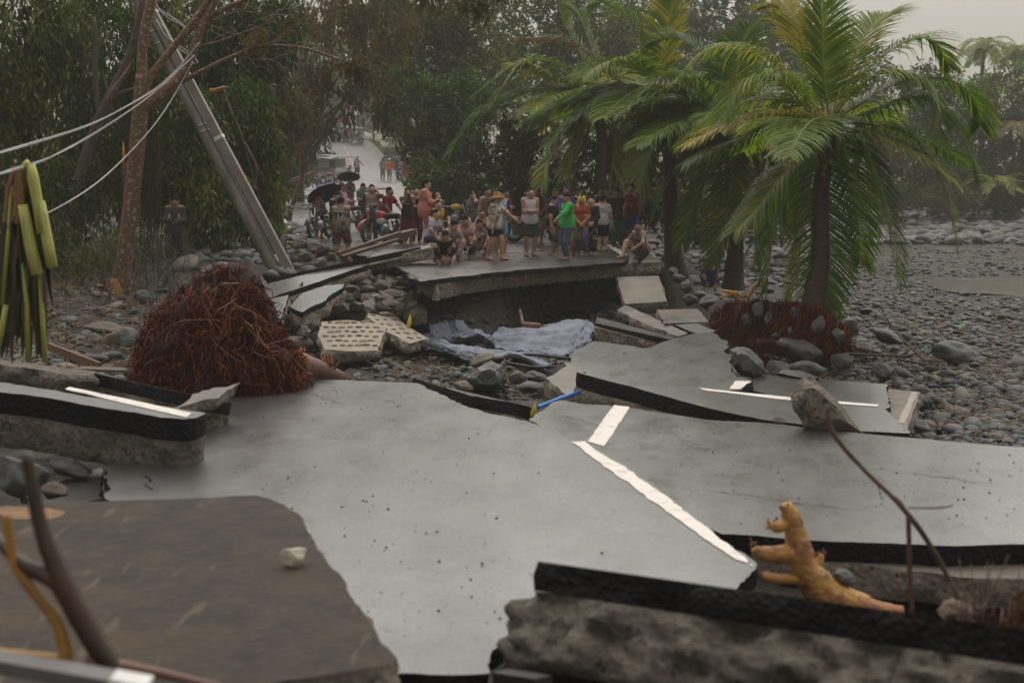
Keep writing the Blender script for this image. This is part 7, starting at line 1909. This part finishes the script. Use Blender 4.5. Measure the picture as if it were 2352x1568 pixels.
    for k in range(64):
        x, y = rr.uniform(690, 950), rr.uniform(640, 800)
        if y < 640 + (870 - x) * .45 or (y > 712 and x > 715): continue
        p = P(x, y, 33.5 - (y - 640) * .045)
        rock('rubble_block', 'broken buff concrete lump in the rubble heap below the crowd', p, (rr.uniform(.08, .26), rr.uniform(.08, .2), rr.uniform(.06, .16)), (rr.uniform(-.5, .5), rr.uniform(-.5, .5), rr.uniform(0, 6)), CONC if k % 3 else ROCKB, k, 'rubble', 'lumps of the rubble heap', ang)
    for k, (x, y, w) in enumerate(((690, 560, 34), (716, 574, 36), (740, 582, 40), (700, 590, 34), (735, 602, 34), (726, 560, 26), (660, 548, 28), (640, 560, 30), (760, 592, 26))):
        p = P(x, y, 37.5 - (y - 550) * .05)
        rock('rubble_block', 'broken stone block on the crumbled verge left of the numbered jersey', p, (w / 190, w / 230, w / 330), (0, .2, k), CONC if k % 2 else ROCKB, k, 'rubble', 'blocks of the crumbled verge', ang)
    # verge of the bank: stratified soil wedge right of the pole foot
    for lab, pts, w in (('weathered plank lying against the foot of the crowd', ((600 + 268, 618 - 20), (1104, 545)), 0),):
        pass
    def plank(lab, a, b, Ya, Yb, w, h, roll=0., m=WOOD, nm='plank', z=0):
        A, B = P(*a, Ya), P(*b, Yb); r = G(); r.beam(A, B, w, h, 0, roll); o = r.build(nm, m, None, False); tag(o, lab, 'timber', None); return o
    plank('long brown timber sloping up under the raised foot', (776, 583), (918, 535), 36.6, 38.0, .11, .07)
    plank('second brown timber lying below the long sloping one', (785, 590), (915, 550), 36.4, 37.8, .10, .07, .2)
    plank('thick dark timber behind the filming person', (885, 550), (950, 533), 38.3, 39.3, .2, .16)
    plank('squared timber the man in the raincoat stands on', (326, 632), (560, 644), 33.9, 33.4, .3, .32, 0, mat('grey_timber', (.12, .09, .065), (.065, .05, .038), 3, .7, .5, 22, .008, stretch=(1, 9, 9)))
    plank('thin pale timber leaning on the left bank stones', (112, 796), (230, 842), 23, 21.5, .05, .12, 0, mat('orange_timber', (.20, .095, .035), (.08, .045, .025), 3, .6, stretch=(2, 8, 8)))
    plank('flat board lying beside the red root ball', (180, 846), (318, 851), 19.5, 19.3, .25, .03, 0, mat('grey_board', (.13, .10, .07), (.08, .06, .045), 3, .7, stretch=(1, 9, 9)))
    plank('rusty red board on the far verge by the grass', (664, 418), (720, 398), 74, 76, .12, .2, 0, mat('rust_board', (.16, .05, .03)))
    plank('pale pole lying on the far verge', (640, 470), (705, 480), 60, 58, .08, .08, 0, mat('pale_pole', (.3, .25, .2)))
    plank('short rusty steel strip stuck in the crack of the uplifted strips', (668, 692), (695, 650), 31, 31.4, .03, .08, .4, mat('rust_steel', (.14, .045, .02), (.06, .025, .015), 8, .7))
    plank('dark plank pushed into the shadow under the tilted front slab', (1150, 1552), (1250, 1568), 7.6, 7.3, .1, .06, 0, DARKM)
    def hose(lab, nm, L, rad, m, cat):
        q = np.array([tuple(P(x, y, Y)) for x, y, Y in L]); t = np.linspace(0, 1, len(q)); u = np.linspace(0, 1, 40)
        q = np.stack([np.interp(u, t, q[:, k]) for k in range(3)], -1)
        for _ in range(5): q[1:-1] = .25 * q[:-2] + .5 * q[1:-1] + .25 * q[2:]
        g = G(); g.tube(q, rad, 8); tag(g.build(nm, m), lab, cat)
    hose('bright blue plastic pipe slanting out from under the plate', 'blue_pipe', [(1235, 935, 19.9), (1285, 915, 20.3), (1330, 900, 20.8)], .028, plain('pipe_blue', (.02, .20, .62), .35), 'pipe')
    hose('black hose loop lying on the stones by the blue cloth', 'hose', [(1310, 824, 26.6), (1240, 815, 27), (1180, 814, 27), (1152, 820, 26.8), (1165, 834, 26.2), (1230, 845, 25.8), (1262, 842, 26)], .03, BLACK, 'hose')
    hose('yellow hose curling beside the leaning poles', 'hose', [(668, 545, 40), (652, 566, 38.5), (630, 590, 37), (614, 615, 36), (612, 634, 35.5)], .025, plain('hose_yellow', (.62, .42, .02), .45), 'hose')
    hose('bent orange brown root stump standing in the pit', 'root_stump', [(1194, 712, 31.4), (1198, 728, 31.3), (1200, 745, 31.1), (1240, 748, 31), (1270, 752, 30.9)], np.array([.035] * 20 + [.06] * 10 + [.02] * 10), mat('stump_bark', (.22, .115, .06), (.12, .06, .035), 6, .6), 'root')
    hose('thin curved wire hanging from the concrete end', 'wire', [(1290, 612, 34.6), (1320, 628, 34.4), (1338, 640, 34.2), (1348, 650, 34.2)], .008, DARKM, 'wire')
    # banana leaf scraps, bottle
    for lab, x, y, Y, c in (('yellow leaf scrap between the slabs of the pit', 938, 742, 28.5, (.6, .48, .02)), ('yellow green scrap beside the great plate tip', 1222, 952, 19.2, (.42, .38, .02))):
        g = G(); p = P(x, y, Y); g.tube([p + Vector((0, 0, -.1)), p + Vector((.02, 0, .02)), p + Vector((.04, 0, .16))], [.03, .045, .005], 5); tag(g.build('leaf_scrap', plain('scrap_%d' % x, c)), lab, 'leaf')
    g = G(); p = PZ(1648, 822, -1.0); g.beam(p, p + Vector((.2, -.06, .02)), .03, .03); tag(g.build('metal_piece', BLACK, None, False), 'small black iron piece lying on the sunken plate', 'scrap')
    r = thing('driftwood', 'bare brown branches stranded on the stones right of the palm roots', 'driftwood', PZ(2060, 820, -1.5))
    for L, w in (([(1950, 812), (2010, 815), (2080, 818), (2120, 806)], .025), ([(2125, 830), (2095, 800), (2070, 775), (2040, 735), (2012, 706)], .02), ([(2100, 800), (2108, 770), (2096, 745)], .015), ([(2075, 815), (2090, 800), (2130, 790)], .025), ([(2060, 825), (2120, 835), (2150, 838)], .02), ([(1990, 822), (2005, 800), (2030, 795)], .015)):
        g = G(); g.tube(np.array([tuple(P(x, y, 28.0 - (y - 800) * .02)) for x, y in L]), [w * 1.3, w, w * .4], 6, nz=.2); g.build('limb', WOOD, r)
    # bamboo fence at the roadside
    r = thing('bamboo_fence', 'low bamboo fence at the roadside behind the sitting children', 'fence', P(1050, 492, 66))
    a, b = P(1018, 490, 66), P(1086, 497, 62)
    for k in range(26):
        p = a + (b - a) * (k / 25); g = G(); g.tube([p, p + Vector((.01 * math.sin(k * 3), 0, .62 + .05 * math.sin(k * 1.7)))], .035, 6); g.build('bamboo_stake', mat('bamboo', (.24, .17, .09), (.14, .10, .055), 6, .6, orand=.3), r)
    g = G(); g.tube([a + Vector((0, -.05, .4)), b + Vector((0, -.05, .4))], .03, 6); g.build('rail', mat('bamboo', (.24, .17, .09)), r)
rubble()

# ------------------------------------------------------------------ foreground branches
def foreground():
    om = mat('orange_stripped_wood', (.50, .26, .065), (.20, .085, .026), 8, .5, 1., 22, .03, .44, .64)
    def tubes(label, name, cat, items, sub='limb'):
        r = thing(name, label, cat, P(items[0][0][0][0], items[0][0][0][1], items[0][0][0][2]))
        for L, rad, m, nm in items:
            q = np.array([tuple(P(*p)) for p in L]); t = np.linspace(0, 1, len(q)); u = np.linspace(0, 1, max(12, len(q) * 4))
            q = np.stack([np.interp(u, t, q[:, k]) for k in range(3)], -1)
            for _ in range(3): q[1:-1] = .25 * q[:-2] + .5 * q[1:-1] + .25 * q[2:]
            g = G(); g.tube(q, np.array(rad), 12, nz=.16 if max(rad) > .03 else .12, nf=14. if max(rad) < .06 else 9.); g.build(nm, m, r)
        return r
    Y = 10.6; k = Y / FD
    tubes('orange stripped root branch with stubs poking up in front of the dark plate', 'stripped_branch', 'branch', [
        ([(1990, 1400, Y), (1930, 1385, Y), (1880, 1350, Y), (1845, 1300, Y), (1830, 1240, Y), (1818, 1190, Y), (1806, 1155, Y)], [34 * k, 40 * k, 42 * k, 38 * k, 32 * k, 27 * k, 22 * k, 12 * k], om, 'limb'),
        ([(1840, 1265, Y), (1790, 1272, Y - .05), (1742, 1270, Y - .1), (1734, 1258, Y - .1)], [24 * k, 21 * k, 17 * k, 10 * k], om, 'stub'),
        ([(1818, 1200, Y), (1785, 1212, Y - .05), (1772, 1205, Y - .05), (1766, 1196, Y - .05)], [15 * k, 13 * k, 10 * k, 4 * k], om, 'stub'),
        ([(1870, 1320, Y), (1882, 1290, Y + .02), (1886, 1272, Y + .02)], [14 * k, 11 * k, 7 * k], om, 'stub'),
        ([(1815, 1180, Y), (1800, 1170, Y - .03), (1790, 1160, Y - .04)], [10 * k, 8 * k, 3 * k], om, 'stub'),
        ([(1850, 1330, Y), (1790, 1330, Y - .1), (1755, 1322, Y - .12)], [14 * k, 12 * k, 10 * k], PEEL, 'stub'),
        ([(1925, 1372, Y - .03), (1990, 1398, Y - .03), (2070, 1412, Y - .03)], [24 * k, 26 * k, 22 * k], mat('rough_red_bark', (.24, .075, .035), (.40, .19, .07), 14, .6, .8, 30, .02), 'bark')])
    r = bpy.data.objects['stripped_branch']; rr = random.Random(9); g = G()
    for (x, y, n_, s_) in ((1806, 1164, 9, .6), (1738, 1262, 14, .9), (1768, 1198, 12, .8), (1758, 1322, 10, .8), (1884, 1274, 7, .7), (1950, 1385, 14, .8)):
        for k_ in range(n_):
            a = P(x + rr.gauss(0, 8) * s_, y + rr.gauss(0, 7) * s_, Y - .03 + rr.gauss(0, .02)); b = a + Vector((rr.gauss(-.02, .03), rr.gauss(0, .02), rr.gauss(.01, .03))) * s_
            g.tube([a, (a + b) / 2 + Vector((rr.gauss(0, .006), 0, rr.gauss(0, .006))), b], [.010 * s_, .007 * s_, .001], 5)
    g.build('splinter', mat('splinter_wood', (.30, .13, .04), (.10, .05, .025), 12, .6), r)['kind'] = 'stuff'
    dm = mat('wet_brown_twig', (.06, .03, .018), (.11, .055, .025), 6, .45)
    Y = 8.6; k = Y / FD
    tubes('thin dark branch arching across the dark plate', 'thin_branch', 'branch', [
        ([(1900, 930, Y), (1902, 975, Y), (1930, 1020, Y), (1990, 1085, Y), (2050, 1140, Y), (2090, 1185, Y), (2120, 1225, Y), (2160, 1290, Y), (2200, 1370, Y), (2235, 1440, Y)], [4 * k, 6 * k, 6 * k, 5 * k, 6 * k, 7 * k, 6 * k, 6 * k, 7 * k], dm, 'limb'),
        ([(2086, 1182, Y), (2088, 1250, Y), (2090, 1330, Y), (2096, 1410, Y)], [6 * k, 6 * k, 5 * k], dm, 'limb'),
        ([(2086, 1165, Y), (2120, 1166, Y), (2160, 1166, Y), (2190, 1160, Y)], [2 * k, 2 * k, 3 * k, 1.5 * k], dm, 'twig'),
        ([(2010, 1100, Y), (2020, 1125, Y), (2026, 1150, Y)], [1.6 * k, 1 * k], dm, 'twig'), ([(2035, 1125, Y), (2070, 1150, Y), (2082, 1170, Y)], [1.6 * k, 1 * k], dm, 'twig')])
    rr = random.Random(12)
    it = []
    for j in range(26):
        x = rr.uniform(2190, 2400); it.append(([(x, 1500, 7.4), (x + rr.gauss(8, 14), 1430, 7.4), (x + rr.gauss(20, 34), rr.uniform(1270, 1400), 7.5)], [.006, .005, .002], dm, 'stem'))
    r = tubes('tuft of dark red stems at the right edge behind the tilted slab', 'dry_shrub', 'shrub', it)
    g = G(); leaves(g, [(P(2290, 1440, 7.4), (.24, .1, .13)), (P(2370, 1400, 7.4), (.14, .1, .18))], 420, .05, 'droop', seed=7, spread=.1, thr=-.3); g.build('leaf', leafmat('rust_leaf', (.05, .022, .010), (.11, .045, .02)), r, smooth=False)
    Y = 5.6; k = Y / FD
    bm = mat('dark_wet_branch', (.042, .026, .018), (.075, .04, .022), 4, .4); yb = mat('ochre_branch', (.42, .22, .035), (.26, .13, .03), 4, .45)
    tubes('dark forked branch out of focus in the lower left corner', 'forked_branch', 'branch', [
        ([(60, 1040, Y), (80, 1140, Y), (98, 1230, Y), (150, 1350, Y), (205, 1460, Y), (260, 1530, Y), (300, 1590, Y)], [14 * k, 16 * k, 20 * k, 30 * k, 30 * k, 24 * k, 20 * k], bm, 'limb'),
        ([(-30, 1210, Y + .1), (40, 1290, Y), (100, 1320, Y), (130, 1330, Y)], [12 * k, 18 * k, 24 * k], bm, 'limb'),
        ([(14, 1180, Y), (22, 1240, Y), (30, 1290, Y), (70, 1350, Y), (130, 1420, Y), (152, 1490, Y), (150, 1530, Y)], [10 * k, 12 * k, 13 * k, 14 * k, 17 * k, 18 * k], yb, 'limb'),
        ([(-30, 1498, Y), (60, 1506, Y), (150, 1515, Y)], [14 * k, 13 * k, 12 * k], yb, 'limb'),
        ([(200, 1515, Y), (280, 1528, Y), (380, 1548, Y), (520, 1580, Y)], [16 * k, 14 * k, 12 * k, 8 * k], mat('pink_brown_branch', (.20, .10, .07), (.12, .06, .045), 4, .5), 'limb')])
    A, B = P(-60, 1510, 5.2), P(330, 1578, 4.9)
    g = G(); g.beam(A, B, .10, .05); r = tag(g.build('grey_board', mat('grey_painted_board', (.16, .15, .145), (.11, .10, .10), 3, .5), None, False), 'grey board across the bottom left corner with a white end', 'board')
    g = G(); p = P(300, 1571, 4.86); g.beam(p + Vector((-.06, 0, .008)), p + Vector((.06, 0, -.014)), .10, .055); g.build('white_end', W, r, False)
foreground()

# ------------------------------------------------------------------ vehicles
RED, YEL = plain('paint_red', (.34, .015, .015), .3), plain('fork_gold', (.42, .24, .03), .35)
SILV, GREY = plain('paint_silver', (.38, .38, .39), .4, .2), plain('plastic_grey', (.12, .12, .125), .45)
WHT, BLUE = plain('paint_white', (.55, .55, .54), .4), plain('paint_blue', (.03, .10, .32), .35)
def wheel(root, c, ax, R_, w=.05, spokes=12, name='wheel'):
    g = G(); g.torus(c, ax, R_ - w, w, 22, 6); o = g.build(name, BLACK, root)
    u, v, d = basis(ax)
    g = G(); g.torus(c, ax, R_ - w * 2.1, w * .30, 20, 5); g.tube([np.asarray(tuple(c)) - d * .06, np.asarray(tuple(c)) + d * .06], .045, 8)
    for k in range(spokes):
        a = 2 * PI * k / spokes; e = np.asarray(tuple(c)) + (u * math.cos(a) + v * math.sin(a)) * (R_ - w * 2.1); g.tube([np.asarray(tuple(c)), e], .006, 3)
    g.build('rim', CHROME, o); return o
def motorbike(label, at, face, body=RED, big=1.0, dirt=False, extra=None, group='parked motorcycles', lean=6, cover=None, root=None):
    """face: heading, 0 toward the camera, 90 to the right"""
    a = RD(face); Fw = np.array((math.sin(a), -math.cos(a), 0)); Rt = np.array((-math.cos(a), -math.sin(a), 0)); b = RD(lean)
    Up = np.array((0, 0, 1.)) * math.cos(b) + Rt * math.sin(b); Rt = np.cross(Fw, Up)
    at = np.array(tuple(at), float)
    def L(f, s, u): return at + (Fw * f + Rt * s + Up * u) * big
    r = root or thing('motorcycle', label, 'motorcycle', at, group)
    R_ = .30 * big; B = np.stack([Rt, Fw, Up], 1)
    wheel(r, L(.62, 0, .30), Rt, R_, .055 * big); wheel(r, L(-.62, 0, .30), Rt, R_, .06 * big)
    for s in (-1, 1):
        g = G(); g.tube([L(.62, s * .075, .30), L(.50, s * .075, .62), L(.40, s * .075, .92)], .026 * big, 7); g.build('fork', YEL if dirt else CHROME, r)
        g = G(); g.tube([L(-.62, s * .09, .30), L(-.10, s * .09, .36)], .022 * big, 6); g.build('swingarm', DARKM, r)
        g = G(); g.tube([L(-.55, s * .12, .33), L(-.45, s * .12, .66)], .03 * big, 7); g.build('shock', CHROME, r)
        g = G(); g.tube([L(.36, s * .05, .98), L(.34, s * .22, 1.04), L(.24, s * .38, 1.02)], [.014 * big, .014 * big, .02 * big], 6); g.build('handlebar', DARKM, r)
        g = G(); g.tube([L(.34, s * .25, 1.04), L(.36, s * .34, 1.2)], .006 * big, 4); g.ell(L(.36, s * .36, 1.23), (.055 * big, .015, .04 * big), 8, 5, B); g.build('mirror', BLACK, r)
    g = G(); g.ell(L(.10, 0, .80), (.12 * big, .26 * big, .12 * big), 12, 8, B); g.build('tank', body, r)
    g = G(); g.ell(L(-.34, 0, .79), (.12 * big, .36 * big, .065 * big), 12, 7, B); g.build('seat', BLACK, r)
    g = G(); g.ell(L(.02, 0, .43), (.14 * big, .20 * big, .16 * big), 10, 7, B); g.tube([L(.02, 0, .45), L(.12, 0, .66)], .08 * big, 8); g.build('engine', CHROME, r)
    g = G(); g.tube([L(.30, .0, .85), L(.20, 0, .40), L(-.2, 0, .34)], .03 * big, 6); g.tube([L(.32, 0, .92), L(-.1, 0, .70), L(-.6, 0, .72)], .03 * big, 6); g.build('frame', DARKM, r)
    g = G(); g.tube([L(.15, .13, .40), L(.0, .16, .28), L(-.4, .17, .34), L(-.78, .18, .44)], [.02 * big, .02 * big, .04 * big, .035 * big], 7); g.build('exhaust', CHROME, r)
    hu = .62 if dirt else .36
    def fender(nm, fc, uc, f0, f1, m):
        g = G(); V = []; n = 9
        for k in range(n):
            t = RD(f0 + (f1 - f0) * k / (n - 1)); rr = (.36 if not dirt or nm == 'rear_fender' else .40)
            for s in (-.075, .075): V.append(L(fc + math.cos(t) * rr, s, uc + math.sin(t) * rr))
            V.append(L(fc + math.cos(t) * (rr + .02), 0, uc + math.sin(t) * (rr + .02)))
        F = []
        for k in range(n - 1): q = k * 3; F += [(q, q + 2, q + 5, q + 3), (q + 2, q + 1, q + 4, q + 5)]
        g.add([tuple(q) for q in V], F); g.build(nm, m, r)
    fender('front_fender', .62, .30, 20, 130, body); fender('rear_fender', -.62, .30, 50, 160, BLACK)
    g = G(); g.ell(L(.48, 0, .95), (.10 * big, .07 * big, .11 * big), 10, 7, B); g.build('headlight_shell', body if dirt else DARKM, r)
    g = G(); g.ell(L(.535, 0, .94), (.07 * big, .03 * big, .065 * big), 10, 6, B); g.build('headlight', plain('lamp_glass', (.5, .5, .48), .12), r)
    g = G(); g.ell(L(-.80, 0, .72), (.05 * big, .03 * big, .035 * big), 8, 5, B); g.build('tail_light', RED, r)
    if dirt:
        for s in (-1, 1): g = G(); g.ell(L(.30, s * .13, .76), (.03 * big, .20 * big, .15 * big), 9, 6, B); g.build('shroud', body, r)
    return r, L, B
def tricycle(label, at, face, roofc=SILV, bodyc=SILV, side=1, sheet=None, group='tricycles up the road', kw=1.0):
    r = thing('tricycle', label, 'tricycle', at, group)
    _, L, B = motorbike(None, at, face, RED, 1.0 if kw == 1 else .8, root=r, lean=0)
    s = side * kw
    fm = plain('sheet_steel', (.30, .30, .31), .35, .4)
    g = G(); g.box(L(-.05, s * .85, .62), (.95 * kw, 1.15, .62), B); g.build('sidecar', bodyc, r, False)
    g = G(); g.ell(L(.58, s * .85, .55), (.46, .24, .30), 10, 7, B); g.build('nose', bodyc, r)
    for f in (-.6, .5):
        for q in (.40, 1.32): g = G(); g.tube([L(f, s * q, .9), L(f * .92, s * q, 1.62)], .022, 5); g.build('post', DARKM, r)
    for f in (.55,): g = G(); g.tube([L(f, -s * .32, .95), L(f - .1, -s * .32, 1.62)], .02, 5); g.build('post', DARKM, r)
    g = G(); V = []
    for i in range(7):
        for j in range(5):
            q = i / 6; V.append(L(-.85 + 1.75 * j / 4, s * (-.42 + 1.9 * q), 1.64 + .07 * math.sin(PI * q) + (.02 if j in (1, 2, 3) else 0)))
    n = len(V); V += [tuple(np.array(v) - np.array((0, 0, .05))) for v in V]
    F = [(i * 5 + j, i * 5 + j + 1, i * 5 + j + 6, i * 5 + j + 5) for i in range(6) for j in range(4)]
    F += [tuple(q + n for q in f[::-1]) for f in F]
    rim = [j for j in range(5)] + [i * 5 + 4 for i in range(1, 7)] + [30 + j for j in (3, 2, 1, 0)] + [i * 5 for i in (5, 4, 3, 2, 1)]
    F += [(rim[k], rim[k] + n, rim[(k + 1) % len(rim)] + n, rim[(k + 1) % len(rim)]) for k in range(len(rim))]
    g.add([tuple(v) for v in V], F); g.build('roof', roofc, r, False)
    g = G(); g.box(L(.44, s * .86, 1.24), (.86 * kw, .015, .55), B); g.build('windscreen', plain('plastic_pane', (.26, .27, .27), .15), r, False)
    g = G(); g.box(L(-.58, s * .86, 1.22), (.86 * kw, .02, .6), B); g.build('back_panel', bodyc, r, False)
    g = G(); g.box(L(-.2, s * .85, .98), (.8 * kw, .5, .12), B); g.build('seat', BLACK, r, False)
    wheel(r, L(-.1, s * 1.50, .28), B[:, 0], .28, .05)
    g = G(); g.ell(L(-.1, s * 1.50, .60), (.07, .30, .05), 8, 5, B); g.build('fender', WHT, r)
    if sheet: g = G(); g.box(L(.0, s * 1.36, .85), (.02, 1.0, .5), B); g.build('side_panel', sheet, r, False)
    return r
def gp(x, y, z=0.0): return PZ(x, y, z)
def at_road(x, Y): p = P(x, 400, Y); return Vector((p.x, Y, road_z(Y) + .0))
def vehicles():
    p = gp(858, 566); r, L, B = motorbike('red and silver dirt motorcycle with gold fork and a grey jacket over its lamp', (p.x + .30, p.y + .75, .0), -38, RED, 1.06, True, lean=10)
    g = G(); g.ell(L(.50, -.12, .80), (.13, .06, .30), 10, 8, B); g.ell(L(.44, -.1, 1.02), (.18, .10, .08), 8, 6, B); g.build('hung_jacket', plain('cloth_charcoal', (.06, .062, .065), .7), r)
    for s in (-1, 1): g = G(); g.ell(L(.25, s * .14, .62), (.03, .22, .10), 8, 6, B); g.build('side_cover', SILV, r)
    p = gp(1172, 556); motorbike('red fendered motorcycle whose front wheel shows beside the straw hat', (p.x - .55, p.y + .1, 0), 88, RED, 1.06, True, lean=2)
    p = gp(728, 552); motorbike('dark motorcycle parked behind the person under the purple umbrella', (p.x + .05, p.y + .6, 0), -15, plain('paint_black', (.02, .02, .022), .3), 1.05)
    p = gp(1398, 548); motorbike('dark motorcycle seen end on between the white shirt and green trousers', (p.x, p.y + .5, 0), 150, GREY, 1.0)
    p = gp(1045, 530); motorbike('yellow motorcycle half hidden behind the sitting cluster', (p.x, p.y + .5, 0), 60, plain('paint_yellow', (.55, .33, .02), .35), 1.0)
    p = gp(800, 536); motorbike('motorcycle with a grey cover behind the lettered sweatshirt', (p.x, p.y + .6, 0), -30, plain('paint_darkred', (.20, .012, .018), .3), 1.05)
    motorbike('blue black motorcycle parked on the left verge up the road', at_road(722, 100), -60, BLUE, 1.0)
    motorbike('black motorcycle with bright spokes beside the blue one up the road', at_road(742, 99), -20, BLACK, 1.0)
    motorbike('red tanked motorcycle at the right of the parked row up the road', at_road(756, 103), 70, RED, 1.0)
    tricycle('nearest left tricycle with dark cab and silver roof up the road', at_road(724, 112), -15, SILV, GREY, -1)
    tricycle('left tricycle with a raised silver roof behind the dark cab', at_road(735, 120), -20, SILV, SILV, -1)
    tricycle('left tricycle with white curved nose at the back of the row', at_road(722, 128), -10, SILV, plain('paint_orange', (.35, .12, .03), .4), -1)
    tricycle('white roofed tricycle with blue and pale side panel beside the walking man', at_road(802, 116), 18, WHT, WHT, 1, BLUE)
    tricycle('tricycle crossing the far bend seen from its side', at_road(818, 168), 80, SILV, SILV, -1)
    tricycle('second tricycle on the far bend, half behind the first', at_road(784, 171), 88, SILV, GREY, -1)
    tricycle('third tricycle on the far bend whose roof rises behind', at_road(800, 177), 80, WHT, SILV, -1)
    tricycle('right tricycle with an open black cab beside the orange vest', at_road(888, 134), 160, SILV, GREY, 1)
    tricycle('right tricycle with silver windscreen behind the orange vest', at_road(915, 128), 165, SILV, SILV, 1)
    tricycle('right tricycle with a small cream roof at the back', at_road(892, 150), 165, WHT, plain('paint_cream', (.42, .36, .26), .4), 1)
    tricycle('right tricycle half hidden by leaves beside the orange vest', at_road(918, 116), 170, SILV, RED, 1)
    tricycle('nearest tricycle whose wet silver roof shows above the crimson shirt', (P(874, 470, 60).x, 60, road_z(60) - .02), 170, SILV, GREY, -1, kw=.6)
    # curve warning signs
    sm = plain('sign_white', (.62, .60, .58), .4); rm = plain('sign_red', (.50, .045, .04), .4)
    for lab, x, y, w, Y, ang in (('red chevron sign straight above the far tricycles', 803, 258, 20, 180, 0), ('red chevron sign half hidden by the dark leaves', 857, 262, 18, 172, 25), ('red chevron sign at the right nearly covered by foliage', 928, 278, 18, 160, 40)):
        c = P(x, y, Y); s = w * Y / FD; t = thing('chevron_sign', lab, 'road sign', (c.x, Y, gz(c.x, Y)), 'curve chevron signs')
        ca, sa = math.cos(RD(ang)), math.sin(RD(ang)); ux = Vector((ca, sa, 0)); n = Vector((sa, -ca, 0))
        M = np.stack([tuple(ux), tuple(-n), (0, 0, 1)], 1)
        g = G(); g.box(c, (s, .03, s * 1.3), M); g.build('plate', sm, t, False)
        g = G(); h = s * 1.3; V = [(.32, .42), (.05, .42), (-.38, 0), (.05, -.42), (.32, -.42), (-.08, 0)]
        g.add([tuple(c + ux * a * s + Vector((0, 0, b * h)) + n * .022) for a, b in V], [(0, 1, 2, 5), (2, 3, 4, 5)]); g.build('chevron', rm, t, False)
        g = G(); z0 = gz(c.x, Y); g.tube([(c.x, Y + .05, z0 - .2), (c.x, Y + .05, c.z - h * .5 + .1)], .12, 8); g.build('post', plain('post_orange', (.45, .09, .05), .5), t)
vehicles()
# ------------------------------------------------------------------ rain haze, one closed box round everything
def haze():
    g = G(); x, y0, y1, z0, z1 = 1500, -60, 2560, -4.0, 46.0
    g.box((0, (y0 + y1) / 2, (z0 + z1) / 2), (2 * x + 800, y1 - y0, z1 - z0))
    o = g.build('haze', [], smooth=False)
    m = bpy.data.materials.new('rain_haze'); m.use_nodes = True
    n = m.node_tree; n.nodes.remove(n.nodes['Principled BSDF'])
    v = n.nodes.new('ShaderNodeVolumePrincipled')
    v.inputs['Color'].default_value = (.74, .725, .685, 1); v.inputs['Density'].default_value = .0012
    v.inputs['Anisotropy'].default_value = 0.0
    n.links.new(v.outputs[0], n.nodes['Material Output'].inputs['Volume'])
    o.data.materials.append(m); o['kind'] = 'stuff'
haze()
